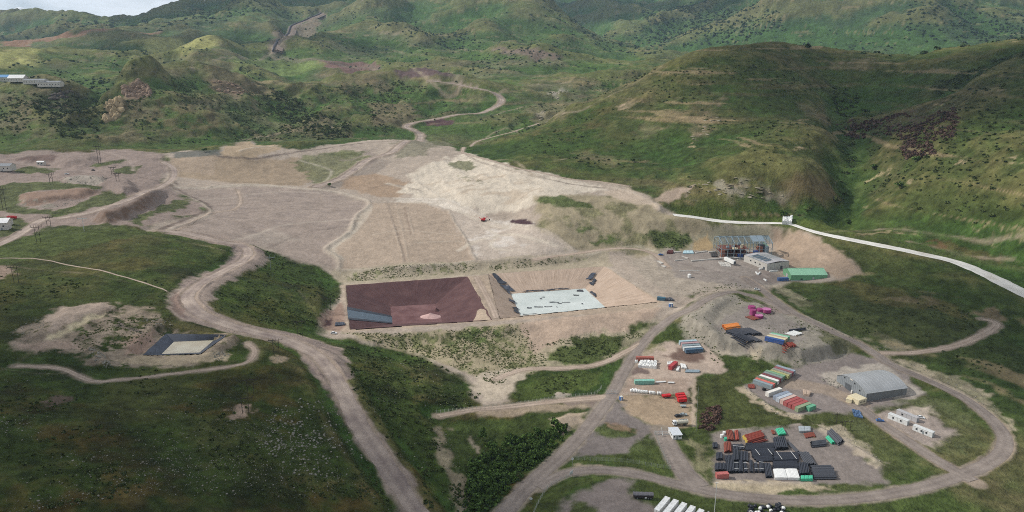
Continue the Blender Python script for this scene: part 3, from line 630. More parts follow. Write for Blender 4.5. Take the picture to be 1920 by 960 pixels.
# hangar yard and pipe yard
paint([(1395,724),(1432,702),(1512,682),(1602,664),(1662,680),(1702,704),(1735,738),(1690,762),(1625,772),(1582,776),(1550,772),(1502,782),(1452,762),(1408,738)],lin(140,130,124),3,2,9)
paint([(1540,705),(1580,690),(1640,682),(1665,690),(1735,735),(1720,745),(1690,750),(1560,720)],lin(186,176,162),3,3,8,.9)
paint([(1395,724),(1420,745),(1460,770),(1510,778),(1505,786),(1455,776),(1410,752),(1388,730)],lin(186,170,146),2,2,5,.85)
paint([(1338,812),(1500,796),(1570,808),(1640,858),(1662,908),(1520,908),(1342,906)],lin(138,128,121),3,2,9)
paint([(1340,900),(1520,904),(1560,915),(1450,926),(1345,915)],lin(188,172,146),2,3,7,.85,.1)
paint([(1530,798),(1570,795),(1620,835),(1660,870),(1640,875),(1600,840),(1560,815)],lin(186,172,150),2,3,7,.7,.2)
paint([(1630,780),(1660,770),(1730,758),(1770,800),(1795,805),(1750,842),(1700,822),(1660,800)],lin(168,154,145),4,3,10,.9,.1)
paint([(1700,765),(1750,755),(1760,775),(1720,785)],lin(196,182,164),3,3,8,.7,.1)
for p in ([(1600,790),(1640,812),(1690,846),(1740,880),(1690,895),(1660,880),(1620,840),(1585,805)],[(1600,772),(1640,762),(1730,742),(1790,750),(1840,790),(1850,830),(1800,860),(1755,846),(1795,806),(1770,796),(1735,757),(1660,768),(1630,778)],[(1480,915),(1650,912),(1700,905),(1640,925),(1550,930)]):
    paint(p,lin(92,98,64),3,5,10,.8,1,noise=np.maximum(BLOT,.45))
# stony verges of the haul road
for p in ([(1590,626),(1612,630),(1680,668),(1660,672),(1630,658)],[(1668,672),(1720,682),(1790,708),(1840,735),(1875,770),(1900,800),(1890,812),(1862,780),(1800,736),(1720,700)],[(1640,620),(1700,640),(1720,655),(1690,658),(1650,645)],[(1450,540),(1470,535),(1520,570),(1500,575)]):
    paint(p,lin(180,166,142),3,4,9,.85,.2,noise=np.maximum(BLOT,.55))
paint([(1500,560),(1560,540),(1700,575),(1840,600),(1860,620),(1780,640),(1650,640),(1560,615)],lin(70,76,44),8,6,22,.7,1)
paint([(1560,530),(1650,535),(1780,570),(1840,596),(1760,590),(1640,570)],lin(104,94,58),6,6,22,.6,1)
paint([(1660,560),(1740,556),(1800,575),(1740,580)],lin(136,120,92),4,5,12,.6,.6,noise=BLOT)
paint([(1830,585),(1870,575),(1890,600),(1850,600)],lin(140,120,96),3,4,9,.7,.4)
# --- the old borrow pit and small pond on the left
paint([(20,640),(60,608),(110,578),(200,566),(240,570),(290,585),(320,610),(330,625),(430,628),(430,660),(420,672),(330,685),(225,690),(165,680),(150,660),(30,655)],lin(168,150,132),4,4,11,.8,.4,noise=np.maximum(TUFT2*.4,1-TUFT))
paint([(85,595),(110,575),(200,568),(215,575),(150,600),(95,622)],lin(190,170,152),2.5,2,7,.9)
paint([(82,636),(130,608),(170,590),(200,586),(140,618),(95,640)],lin(214,198,164),2,1.5,6,.95)
paint([(20,643),(80,645),(130,640),(180,652),(140,654),(40,654)],lin(178,156,138),2,1.5,6,.9)
paint([(225,600),(235,612),(300,645),(290,648),(215,610)],lin(120,106,104),1.5,1,5,.7)
paint([(230,640),(262,628),(300,622),(270,665),(235,664)],lin(178,150,132),3,2,7,.9)
paint([(220,672),(270,668),(430,663),(425,676),(330,684),(222,682)],lin(190,172,144),2,2,6,.85,.2)
paint([(82,750),(100,742),(130,745),(140,750),(112,758),(95,766)],lin(110,94,82),2,2,5,.9)
paint([(418,785),(440,762),(468,758),(475,770),(440,785)],lin(176,152,132),2,2.5,5,.9,.2)
paint([(505,668),(520,664),(545,672),(530,680),(510,678)],lin(176,156,132),2,2,5,.9,.2)
paint([(-10,498),(20,500),(26,515),(-10,525)],lin(160,138,124),3,3,8,.8)
# the broad stony track
VAL=[(770,985),(737,930),(700,880),(670,822),(640,762),(612,730),(580,690),(556,652),(520,640),(440,627),(400,614),(345,602),(319,580),(317,552),(340,530),(380,514),(420,499),(437,481),(432,464),(380,452),(300,436),(420,440),(470,459),(500,474),(502,490),(470,506),(430,531),(402,546),(398,575),(420,594),(470,609),(520,619),(580,633),(640,653),(658,690),(652,722),(668,752),(702,800),(742,850),(765,890),(800,985)]
paint(VAL,lin(166,149,136),3,2.5,10)
paint(VAL,lin(128,114,110),2,2.5,10,.55,noise=STREAK)
paint([(318,560),(330,545),(350,560),(345,598),(322,582)],lin(128,106,96),2,2,6,.7)
paint([(435,482),(455,468),(462,480),(430,505),(380,525),(345,545),(340,535),(400,510)],lin(132,118,114),2,2,6,.6)
paint([(590,690),(615,700),(640,745),(665,800),(645,790),(615,735)],lin(120,104,102),2,2,6,.6)
# cliffs, cuttings, scree and dry patches on the hills, and a painted shaded slope
paint([(193,226),(200,200),(215,186),(236,190),(232,205),(222,218),(200,232)],lin(160,142,110),5,6,12,.95)
paint([(228,175),(236,155),(258,148),(278,158),(288,180),(270,186),(235,186)],lin(140,118,98),5,5,12,.95)
paint([(60,175),(110,165),(170,185),(205,205),(190,240),(150,258),(110,240),(80,210)],lin(62,58,44),14,20,40,.75,1,noise=np.maximum(TUFT2,.35))  # shade of the slope turned from the sun, painted into the ground
paint([(390,150),(430,152),(460,165),(470,175),(430,180),(400,170)],lin(136,118,96),10,14,30,.8,.5)
paint([(245,190),(340,185),(420,210),(480,240),(400,255),(300,240),(250,215)],lin(112,100,72),16,20,40,.7,.8,noise=BLOT)
paint([(690,195),(760,190),(790,215),(770,240),(700,235)],lin(120,108,84),14,16,40,.8,.7)
paint([(560,150),(640,160),(690,180),(640,215),(580,210),(530,190)],lin(108,102,76),14,16,40,.6,.8,noise=BLOT)
paint([(790,228),(815,222),(850,226),(846,234),(800,236)],lin(92,68,70),4,3,12,.95)
paint([(590,112),(680,115),(712,122),(690,133),(640,130),(600,120)],lin(128,98,92),8,8,30,.9)
paint([(740,132),(790,128),(840,132),(845,142),(800,147),(750,142)],lin(104,84,84),8,8,30,.9)
paint([(925,88),(985,92),(1050,102),(1070,110),(1000,112),(940,100)],lin(120,104,94),12,14,40,.85,.3)
paint([(1028,175),(1050,165),(1070,168),(1045,188)],lin(172,164,148),5,6,14,.85,noise=np.maximum(BLOT,.5))
paint([(1000,212),(1020,205),(1055,208),(1030,222),(1008,225)],lin(172,164,146),5,6,14,.85,noise=np.maximum(BLOT,.5))
paint([(985,200),(1040,190),(1080,190),(1050,230),(1000,230)],lin(122,112,86),8,9,24,.6,.6)
paint([(1150,200),(1180,190),(1192,196),(1160,206)],lin(182,160,134),4,5,12,.8,noise=np.maximum(BLOT,.5))
for p in ([(1190,232),(1240,228),(1250,245),(1200,245)],[(1290,220),(1340,205),(1352,215),(1330,250),(1300,262),(1285,240)],[(1190,245),(1220,238),(1235,252),(1200,262)],[(1080,286),(1160,292),(1150,312),(1090,300)],[(1560,262),(1600,256),(1585,268)],[(1330,190),(1360,180),(1350,200)],[(1550,112),(1640,108),(1640,128),(1560,125)],[(1490,190),(1540,212),(1560,232),(1520,222)],[(1840,165),(1885,160),(1880,185),(1850,180)]):
    paint(p,lin(148,128,106),9,9,24,.7,.4,noise=np.maximum(BLOT,.35))
for p in ([(1290,272),(1330,258),(1335,262),(1300,280)],[(1430,232),(1468,240),(1460,246),(1430,238)],[(1750,196),(1775,186),(1780,190),(1755,202)],[(1632,330),(1672,316),(1676,320),(1640,338)],[(1690,345),(1720,332),(1718,338),(1695,352)],[(1790,300),(1818,293),(1812,300),(1785,306)],[(1870,296),(1930,298),(1930,302),(1870,300)],[(1470,265),(1510,272),(1505,280),(1475,272)],[(1830,422),(1880,426),(1930,432),(1930,436),(1860,430)],[(1600,392),(1640,382),(1642,386),(1600,398)],[(1530,432),(1700,430),(1700,434),(1530,436)],[(1700,432),(1930,436),(1930,439),(1700,436)]):
    paint(p,lin(172,152,122),4,6,10,.75,.3,noise=speck(fbm(XG*.4,Z*5+YG*.2,9,3,231)+.6*N3,.0,.22))
paint([(1730,455),(1760,452),(1840,470),(1890,490),(1860,492),(1780,470)],lin(112,80,62),3,5,10,.7,.5,noise=np.maximum(BLOT,.5))
paint([(1430,350),(1500,330),(1560,345),(1585,372),(1560,392),(1480,388)],lin(118,100,76),10,10,26,.6,.6)
paint([(1560,225),(1600,240),(1600,330),(1590,400),(1560,420),(1480,425),(1480,405),(1560,395),(1580,330),(1570,270)],lin(58,78,38),7,8,20,.8,1)
paint([(1260,385),(1320,372),(1400,400),(1500,412),(1600,420),(1600,440),(1480,425),(1350,412),(1280,402)],lin(82,92,44),5,6,18,.8,1)
paint([(1680,215),(1720,200),(1800,210),(1800,260),(1740,270),(1690,250)],lin(104,84,76),10,12,26,.6,.9,noise=TUFT2)
paint([(1600,230),(1700,225),(1780,230),(1760,250),(1640,245)],lin(104,86,78),8,10,24,.6,.9,noise=TUFT2)
paint([(1745,155),(1780,150),(1930,95),(1930,105),(1790,165),(1750,180)],lin(50,60,34),6,6,18,.6,1)
# far left meadows: sunlit patches painted into the grass colour
paint([(250,84),(280,74),(340,73),(400,84),(350,92),(290,90)],lin(160,158,96),30,40,120,.8,1)
paint([(-20,100),(40,95),(110,97),(60,112),(20,128),(-20,128)],lin(158,156,96),25,30,100,.8,1)
paint([(365,128),(430,108),(480,104),(560,108),(600,120),(560,140),(450,132)],lin(114,128,72),25,25,90,.7,1)
paint([(0,80),(60,72),(140,66),(300,58),(300,61),(140,70),(60,77),(0,86)],lin(150,112,92),12,14,60,.8,.2)
paint([(508,100),(528,100),(560,112),(700,120),(880,155),(900,160),(860,160),(690,128),(560,118),(505,108)],lin(120,110,96),8,8,40,.6,.3)
paint([(500,100),(518,60),(600,18),(612,22),(545,70),(530,100)],lin(138,122,108),12,12,60,.7,.3)
def paintline(uv,w_,c,op=.8,veg=0,amp=1.2,brk=None):
    P=catmull(LAND.pts(uv)[:,:2],6.0)
    for i in range(0,len(P)-1,10):
        S=P[i:i+12]; rs=np.hypot(S[:,0],S[:,1]); as_=np.arctan2(S[:,0],S[:,1]); m=w_+amp*3+4
        sl=(slice(max(np.searchsorted(RR,rs.min()-m)-1,0),min(np.searchsorted(RR,rs.max()+m)+1,NR)),slice(max(np.searchsorted(AZ,as_.min()-m/rs.min())-1,0),min(np.searchsorted(AZ,as_.max()+m/rs.min())+1,NA)))
        S=S[:11] if i+12<len(P) else S
        d_=segdist(XG[sl],YG[sl],S,closed=False)+amp*2*N3[sl]+amp*N4[sl]; sf=max(.35*w_,.0022*rs.mean())
        mm=((1-sstep(w_*.5-sf,w_*.5+sf,d_))*op).astype(np.float32)
        if brk is not None: mm=mm*brk[sl]
        COL[sl]=COL[sl]*(1-mm[...,None])+c*mm[...,None]; VEG[sl]=VEG[sl]*(1-mm)+veg*mm
BRK=speck(fbm(XG,YG,35,3,261),-.12,.1)
DK=lin(104,90,82); PL_=lin(206,194,176)
for uv,w_,c,op in (([(410,294),(490,296),(600,280),(665,270),(760,264)],3.5,DK,.85),([(320,346),(345,362),(385,381),(391,392),(362,406),(300,431)],4.5,DK,.7),
 ([(330,351),(470,347),(560,352),(640,361),(690,374)],4,PL_,.6),([(725,344),(800,360),(850,373),(930,392)],4,PL_,.8),([(700,352),(735,346),(790,358)],3,DK,.5),
 ([(870,288),(900,304),(960,321),(1050,341),(1130,352)],2.2,DK,.8),([(880,300),(940,318),(1040,340)],3.5,PL_,.6),([(760,380),(830,385),(990,430)],3.5,PL_,.7),
 ([(310,440),(380,415),(450,400),(560,392),(650,395)],2.5,DK,.28),([(345,400),(430,385),(540,378),(640,384)],2.5,DK,.25),([(420,450),(520,425),(610,415),(660,410)],3,PL_,.35),([(500,465),(560,440),(640,425)],2.5,DK,.3),
 ([(360,372),(420,372),(520,360),(600,362)],3,PL_,.3),([(560,300),(620,320),(600,345)],3,PL_,.5),([(640,270),(690,285),(700,300),(660,325),(610,345)],6,lin(150,136,126),.6),([(700,283),(660,300),(640,300)],5,lin(150,136,126),.5),([(760,268),(720,290),(690,305)],6,lin(150,136,126),.6),
 ([(300,290),(315,305),(318,320),(330,345)],3,DK,.6),([(190,283),(240,300),(250,320)],4,lin(172,156,144),.6),([(0,300),(60,310),(120,320),(200,318),(260,300)],5,lin(166,150,140),.5),([(255,330),(290,338),(330,356)],3,DK,.5),
 ([(695,385),(690,400),(665,432),(625,465),(640,485)],5,PL_,.55),([(700,440),(760,432),(870,440)],1.6,PL_,.4),([(780,455),(860,452),(880,460)],1.6,PL_,.4),([(860,470),(900,450),(950,440),(1000,448),(1040,460)],5,PL_,.7),([(900,420),(930,440),(920,462),(960,470)],4,PL_,.6),
 ([(1240,478),(1300,500),(1400,522),(1440,545)],4,lin(128,116,110),.5),([(1330,490),(1400,500),(1440,520)],3,lin(170,158,148),.5),([(1285,505),(1330,520),(1420,535)],3,lin(128,116,110),.4),
 ([(1300,498),(1240,520),(1220,545)],3,lin(150,138,126),.4),([(1100,478),(1180,462),(1225,470)],2.5,PL_,.5)):
    paintline(uv,w_,c,op)
# farther tracks climbing the valley and the slopes
TR=lin(158,144,122)
for uv,w_ in (([(505,104),(560,112),(640,122),(700,130),(800,146),(880,158)],9),([(360,128),(400,121),(430,109),(500,104)],8),([(880,268),(960,245),(1060,212),(1150,176),(1240,124)],3.5),([(930,178),(1000,160),(1100,150)],5),([(760,240),(700,235),(640,238),(590,250)],4),([(0,86),(60,76),(150,66),(300,58)],12),([(900,228),(980,200),(1040,190)],4),([(600,22),(660,10),(720,0)],12),([(450,262),(520,250),(590,238),(640,232)],4),([(1480,432),(1560,434),(1650,430),(1760,440),(1930,438)],3),([(1700,452),(1780,470),(1900,485)],3),([(1040,300),(1100,296),(1180,300)],2.5),([(1000,330),(960,300),(905,300)],3),([(720,88),(780,96),(860,92),(940,96)],8),([(620,60),(700,66),(760,58),(860,66)],9)):
    paintline(uv,w_,TR,.7,.2,2.0,np.maximum(BRK,.25))
for uv in ([(690,640),(760,660),(850,700),(890,725)],[(560,545),(600,600),(640,640)],[(240,440),(300,446),(420,470)],[(30,500),(150,512),(240,530)],[(60,660),(20,690),(-10,700)],[(440,640),(470,652),(460,672),(420,680)],[(120,700),(60,700),(0,690)]):
    paintline(uv,2.0,lin(150,136,112),.45,.3,1.0,np.maximum(BRK,.3))
# verges worn along every track
for k,d in ROADS.items():
    if k in ('channel','foot','padline'): continue
    P=d['p']; wv=d['w']
    c={'main':lin(150,138,124),'lower':lin(150,138,124),'gate':lin(150,138,124)}.get(k,lin(160,144,128))
    for i in range(0,len(P)-1,10):
        S=P[i:i+12]; rs=np.hypot(S[:,0],S[:,1]); as_=np.arctan2(S[:,0],S[:,1]); wm=wv[i]*.5+(1.2 if k!='upper' else 4); m=wm+4
        sl=(slice(max(np.searchsorted(RR,rs.min()-m)-1,0),min(np.searchsorted(RR,rs.max()+m)+1,NR)),slice(max(np.searchsorted(AZ,as_.min()-m/rs.min())-1,0),min(np.searchsorted(AZ,as_.max()+m/rs.min())+1,NA)))
        d_=segdist(XG[sl],YG[sl],S,closed=False)+3.0*N3[sl]
        mm=((1-sstep(wm-1.2,wm+1.2,d_))*.85).astype(np.float32)
        COL[sl]=COL[sl]*(1-mm[...,None])+c*mm[...,None]; VEG[sl]*=(1-mm)
# fine mottling of every surface
dirt=1-VEG
COL*=(1-.13*dirt)[...,None]
mix(lin(178,166,150),np.clip(BERM,0,1).astype(np.float32)*dirt*.6)
COL*=(1+ (dirt*(N3*.24+N4*.30+N2*.16) + VEG*(N3*.75+N4*.75+N2*.35)*FINE + VEG*(1-FINE)*(N2*.9+N3*.5))[...,None])
# thin erosion scars and sheep tracks along the contours of the right hill and the middle hills
SCAR=sstep(.20,.30,fbm(XG*.22,Z*4.5,20,3,241)+.22*fbm(XG,YG,70,3,243)+.1*N3).astype(np.float32)
mix(lin(158,138,108),SCAR*np.maximum(rightf,midm*.6).astype(np.float32)*wild.astype(np.float32)*.55)
COL=np.clip(COL,.004,.85)
# ------------------------------------------------------------------ materials
def nodes(name):
    m=bpy.data.materials.new(name); m.use_nodes=True; t=m.node_tree; b=t.nodes['Principled BSDF']
    return m,t,b
def mat(name,rgb,rough=.7,metal=0.0,noise=.12,scale=2.0,bump=0.0,rust=None,rust_amt=.35,spec=.4):
    """painted, weathered surface: base colour broken by two scales of object-space noise"""
    m,t,b=nodes(name); L=t.links.new; c=lin(*rgb)
    tc=t.nodes.new('ShaderNodeTexCoord'); n=t.nodes.new('ShaderNodeTexNoise'); n.inputs['Scale'].default_value=scale; n.inputs['Detail'].default_value=5
    L(tc.outputs['Object'],n.inputs['Vector'])
    r=t.nodes.new('ShaderNodeValToRGB'); r.color_ramp.elements[0].position=.3; r.color_ramp.elements[1].position=.7
    r.color_ramp.elements[0].color=(*[float(max(x*(1-noise),0)) for x in c],1); r.color_ramp.elements[1].color=(*[float(min(x*(1+noise),.9)) for x in c],1)
    L(n.outputs['Fac'],r.inputs['Fac']); out=r.outputs['Color']
    if rust is not None:
        n2=t.nodes.new('ShaderNodeTexNoise'); n2.inputs['Scale'].default_value=scale*.6; n2.inputs['Detail'].default_value=7; L(tc.outputs['Object'],n2.inputs['Vector'])
        r2=t.nodes.new('ShaderNodeValToRGB'); r2.color_ramp.elements[0].position=.52; r2.color_ramp.elements[1].position=.72
        r2.color_ramp.elements[1].color=(rust_amt,rust_amt,rust_amt,1); L(n2.outputs['Fac'],r2.inputs['Fac'])
        mx=t.nodes.new('ShaderNodeMix'); mx.data_type='RGBA'; L(r2.outputs['Color'],mx.inputs[0]); L(out,mx.inputs[6]); mx.inputs[7].default_value=(*[float(x) for x in lin(*rust)],1); out=mx.outputs[2]
    L(out,b.inputs['Base Color']); b.inputs['Roughness'].default_value=rough; b.inputs['Metallic'].default_value=metal
    b.inputs['Specular IOR Level'].default_value=spec
    if bump:
        bp=t.nodes.new('ShaderNodeBump'); bp.inputs['Strength'].default_value=bump; bp.inputs['Distance'].default_value=.1; L(n.outputs['Fac'],bp.inputs['Height']); L(bp.outputs['Normal'],b.inputs['Normal'])
    return m
def land_material():
    m,t,b=nodes('land'); L=t.links.new; N=t.nodes.new
    at=N('ShaderNodeAttribute'); at.attribute_name='cover'; ge=N('ShaderNodeNewGeometry')
    def noise(sc,det):
        n=N('ShaderNodeTexNoise'); n.inputs['Scale'].default_value=sc; n.inputs['Detail'].default_value=det; n.inputs['Roughness'].default_value=.6; L(ge.outputs['Position'],n.inputs['Vector']); return n
    n1=noise(.55,4); n2=noise(1.9,3); n3=noise(.085,6)
    a=N('ShaderNodeMath'); a.operation='MULTIPLY_ADD'; L(n1.outputs['Fac'],a.inputs[0]); a.inputs[1].default_value=.62; a.inputs[2].default_value=.47
    a2=N('ShaderNodeMath'); a2.operation='MULTIPLY_ADD'; L(n2.outputs['Fac'],a2.inputs[0]); a2.inputs[1].default_value=.44; L(a.outputs[0],a2.inputs[2])
    a3=N('ShaderNodeMath'); a3.operation='MULTIPLY_ADD'; vg=N('ShaderNodeMath'); vg.operation='MULTIPLY_ADD'; L(at.outputs['Alpha'],vg.inputs[0]); vg.inputs[1].default_value=1.1; vg.inputs[2].default_value=.45; sb=N('ShaderNodeMath'); sb.operation='SUBTRACT'; L(n3.outputs['Fac'],sb.inputs[0]); sb.inputs[1].default_value=.5; L(sb.outputs[0],a3.inputs[0]); L(vg.outputs[0],a3.inputs[1]); a3.inputs[2].default_value=1.0
    a4=N('ShaderNodeMath'); a4.operation='MULTIPLY'; L(a2.outputs[0],a4.inputs[0]); L(a3.outputs[0],a4.inputs[1]); a2=a4
    sc_=N('ShaderNodeVectorMath'); sc_.operation='SCALE'; L(at.outputs['Color'],sc_.inputs[0]); L(a2.outputs[0],sc_.inputs['Scale'])
    L(sc_.outputs[0],b.inputs['Base Color'])
    b.inputs['Roughness'].default_value=.95; b.inputs['Specular IOR Level'].default_value=.12
    bp=N('ShaderNodeBump'); bs=N('ShaderNodeMath'); bs.operation='MULTIPLY_ADD'; L(at.outputs['Alpha'],bs.inputs[0]); bs.inputs[1].default_value=.6; bs.inputs[2].default_value=.25; L(bs.outputs[0],bp.inputs['Strength']); bp.inputs['Distance'].default_value=1.6; sm=N('ShaderNodeMath'); sm.operation='MULTIPLY_ADD'; L(n3.outputs['Fac'],sm.inputs[0]); sm.inputs[1].default_value=2.5; L(n1.outputs['Fac'],sm.inputs[2]); L(sm.outputs[0],bp.inputs['Height']); L(bp.outputs['Normal'],b.inputs['Normal'])
    return m
M_LAND=land_material()
# ------------------------------------------------------------------ the land as meshes
def land_mesh(name,facemask):
    ii,jj=np.nonzero(facemask)
    v0=ii*NA+jj; q=np.stack([v0,v0+1,v0+NA+1,v0+NA],1)
    used,inv=np.unique(q.ravel(),return_inverse=True)
    co=np.stack([XG.ravel()[used],YG.ravel()[used],Z.ravel()[used]],1).astype(np.float32)
    me=bpy.data.meshes.new(name); nf=len(q)
    me.vertices.add(len(co)); me.vertices.foreach_set('co',co.ravel())
    me.loops.add(nf*4); me.loops.foreach_set('vertex_index',inv.astype(np.int32)); me.polygons.add(nf)
    me.polygons.foreach_set('loop_start',np.arange(nf,dtype=np.int32)*4); me.update(calc_edges=True)
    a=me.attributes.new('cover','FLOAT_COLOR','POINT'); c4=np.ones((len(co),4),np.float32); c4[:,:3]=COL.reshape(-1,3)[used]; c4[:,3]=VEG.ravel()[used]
    a.data.foreach_set('color',c4.ravel()); me.shade_smooth(); me.materials.append(M_LAND)
    o=bpy.data.objects.new(name,me); C.objects.link(o); o['kind']='structure'
    return o
rf=RG[:-1,:-1]; af=AZG[:-1,:-1]
hillp=LAND.pts([(880,284),(960,312),(1060,333),(1120,340),(1190,358),(1262,398),(1480,416),(1700,473),(1920,546)])
aa=np.arctan2(hillp[:,0],hillp[:,1]); rr=np.hypot(hillp[:,0],hillp[:,1]); o_=np.argsort(aa)
rb=np.interp(af,aa[o_],rr[o_],left=1120,right=rr[o_][-1])
m_mtn=rf>2500
m_hill=(~m_mtn)&(rf>rb)
m_gnd=~(m_mtn|m_hill)
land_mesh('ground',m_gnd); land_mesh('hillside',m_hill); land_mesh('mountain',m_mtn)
# ------------------------------------------------------------------ helpers for built things
def tag(o,label=None,cat=None,group=None,kind=None):
    if label: o['label']=label
    if cat: o['category']=cat
    if group: o['group']=group
    if kind: o['kind']=kind
    return o
def thing(name,label,cat,loc=(0,0,0),rotz=0.0,group=None):
    o=bpy.data.objects.new(name,None); C.objects.link(o); o.empty_display_size=.5
    o.location=loc; o.rotation_euler=(0,0,rotz); return tag(o,label,cat,group)
def link(name,me,m=None,parent=None,loc=None,rot=None,scale=None):
    """one object on a (shared) mesh; the material sits on the object so that alike pieces share mesh data"""
    o=bpy.data.objects.new(name,me); C.objects.link(o)
    if m is not None:
        if not me.materials: me.materials.append(m)
        if me.materials[0] is not m:
            o.material_slots[0].link='OBJECT'; o.material_slots[0].material=m
    if parent is not None: o.parent=parent
    if loc is not None: o.location=loc
    if rot is not None: o.rotation_euler=rot
    if scale is not None: o.scale=scale
    return o
class MB:
    """collects simple shapes into one mesh"""
    def __init__(s): s.v=[];s.f=[]
    def add(s,vs,fs):
        n=len(s.v); s.v+= [tuple(map(float,p)) for p in vs]; s.f+=[tuple(i+n for i in f) for f in fs]; return s
    def box(s,c,d,rz=0.0):
        hx,hy,hz=d[0]/2,d[1]/2,d[2]/2; ca,sa=math.cos(rz),math.sin(rz)
        vs=[]
        for z in (-hz,hz):
            for x,y in ((-hx,-hy),(hx,-hy),(hx,hy),(-hx,hy)): vs.append((c[0]+x*ca-y*sa,c[1]+x*sa+y*ca,c[2]+z))
        return s.add(vs,[(0,3,2,1),(4,5,6,7),(0,1,5,4),(1,2,6,5),(2,3,7,6),(3,0,4,7)])
    def tube(s,a,b,r0,r1=None,n=6,cap=True):
        a=Vector(a);b=Vector(b); r1=r0 if r1 is None else r1; d=(b-a).normalized()
        u=d.orthogonal().normalized(); w_=d.cross(u); vs=[]
        for p,r in ((a,r0),(b,r1)):
            for k in range(n):
                t=2*math.pi*k/n; vs.append(p+u*(r*math.cos(t))+w_*(r*math.sin(t)))
        fs=[(k,(k+1)%n,n+(k+1)%n,n+k) for k in range(n)]
        if cap: fs+=[tuple(range(n-1,-1,-1)),tuple(range(n,2*n))]
        return s.add(vs,fs)
    def prism(s,prof,y0,y1):
        """outline in (x, z) swept along y"""
        n=len(prof); vs=[(x,y0,z) for x,z in prof]+[(x,y1,z) for x,z in prof]
        return s.add(vs,[(k,(k+1)%n,n+(k+1)%n,n+k) for k in range(n)]+[tuple(range(n-1,-1,-1)),tuple(range(n,2*n))])
    def mesh(s,name,smooth=False,bevel=0.0):
        me=bpy.data.meshes.new(name); me.from_pydata(s.v,[],s.f)
        bm=bmesh.new(); bm.from_mesh(me); bmesh.ops.recalc_face_normals(bm,faces=bm.faces)
        if bevel: bmesh.ops.bevel(bm,geom=bm.edges[:],offset=bevel,segments=1,affect='EDGES')
        bm.to_mesh(me); bm.free()
        if smooth: me.shade_smooth()
        return me
    def build(s,name,m,parent=None,smooth=False,bevel=0.0): return link(name,s.mesh(name,smooth,bevel),m,parent)
def grid_mesh(name,P,uv=None,smooth=True):
    """mesh from an (a, b, 3) lattice of points"""
    a,b=P.shape[:2]; i=np.arange(a-1)[:,None]*b+np.arange(b-1)[None]
    q=np.stack([i,i+b,i+b+1,i+1],-1).reshape(-1,4)
    me=bpy.data.meshes.new(name); me.vertices.add(a*b); me.vertices.foreach_set('co',P.reshape(-1).astype(np.float32))
    me.loops.add(q.size); me.loops.foreach_set('vertex_index',q.ravel().astype(np.int32)); me.polygons.add(len(q))
    me.polygons.foreach_set('loop_start',np.arange(len(q),dtype=np.int32)*4); me.update(calc_edges=True)
    if uv is not None:
        l=me.uv_layers.new(name='UVMap'); l.data.foreach_set('uv',uv.reshape(-1,2)[q.ravel()].ravel().astype(np.float32))
    if smooth: me.shade_smooth()
    # faces look up
    if len(q) and me.polygons[0].normal.z<0: me.flip_normals()
    return me
def big_mesh(name,V,Fq,m,parent=None,smooth=False,colors=None):
    """one mesh from a numpy vertex array and an array of faces with equal corner counts"""
    k=Fq.shape[1]; me=bpy.data.meshes.new(name); me.vertices.add(len(V)); me.vertices.foreach_set('co',V.astype(np.float32).ravel())
    me.loops.add(Fq.size); me.loops.foreach_set('vertex_index',Fq.ravel().astype(np.int32)); me.polygons.add(len(Fq))
    me.polygons.foreach_set('loop_start',np.arange(len(Fq),dtype=np.int32)*k); me.update(calc_edges=True)
    if smooth: me.shade_smooth()
    me.materials.append(m); o=bpy.data.objects.new(name,me); C.objects.link(o)
    if parent: o.parent=parent
    return o
def hit(u,v): return LAND.hit(u,v)
def gz(x,y): return float(LAND.z(x,y))
# ------------------------------------------------------------------ roads and tracks: sheets laid on their graded beds
def road_mat(name,rgb,track,amt=.5,sc=.8):
    m,t,b=nodes(name); L=t.links.new; N=t.nodes.new
    uvn=N('ShaderNodeUVMap'); sx=N('ShaderNodeSeparateXYZ'); L(uvn.outputs[0],sx.inputs[0])
    # two worn wheel tracks each way across the width
    w1=N('ShaderNodeMath'); w1.operation='MULTIPLY'; L(sx.outputs['X'],w1.inputs[0]); w1.inputs[1].default_value=6.283*2
    w2=N('ShaderNodeMath'); w2.operation='COSINE'; L(w1.outputs[0],w2.inputs[0])
    ge=N('ShaderNodeNewGeometry'); n1=N('ShaderNodeTexNoise'); n1.inputs['Scale'].default_value=sc; n1.inputs['Detail'].default_value=6; L(ge.outputs['Position'],n1.inputs['Vector'])
    n2=N('ShaderNodeTexNoise'); n2.inputs['Scale'].default_value=.09; n2.inputs['Detail'].default_value=4; L(ge.outputs['Position'],n2.inputs['Vector'])
    a=N('ShaderNodeMath'); a.operation='MULTIPLY_ADD'; L(w2.outputs[0],a.inputs[0]); a.inputs[1].default_value=-.22*amt; L(n2.outputs['Fac'],a.inputs[2])
    r=N('ShaderNodeValToRGB'); r.color_ramp.elements[0].position=.3; r.color_ramp.elements[1].position=.72
    r.color_ramp.elements[0].color=(*map(float,lin(*rgb)),1); r.color_ramp.elements[1].color=(*map(float,lin(*track)),1); L(a.outputs[0],r.inputs['Fac'])
    s=N('ShaderNodeMath'); s.operation='MULTIPLY_ADD'; L(n1.outputs['Fac'],s.inputs[0]); s.inputs[1].default_value=.7; s.inputs[2].default_value=.65
    v=N('ShaderNodeVectorMath'); v.operation='SCALE'; L(r.outputs['Color'],v.inputs[0]); L(s.outputs[0],v.inputs['Scale']); L(v.outputs[0],b.inputs['Base Color'])
    b.inputs['Roughness'].default_value=.92; b.inputs['Specular IOR Level'].default_value=.15
    bp=N('ShaderNodeBump'); bp.inputs['Strength'].default_value=.3; bp.inputs['Distance'].default_value=.2; L(n1.outputs['Fac'],bp.inputs['Height']); L(bp.outputs['Normal'],b.inputs['Normal'])
    return m
M_GRAVEL=road_mat('gravel_road',(122,112,105),(145,134,125),.4)
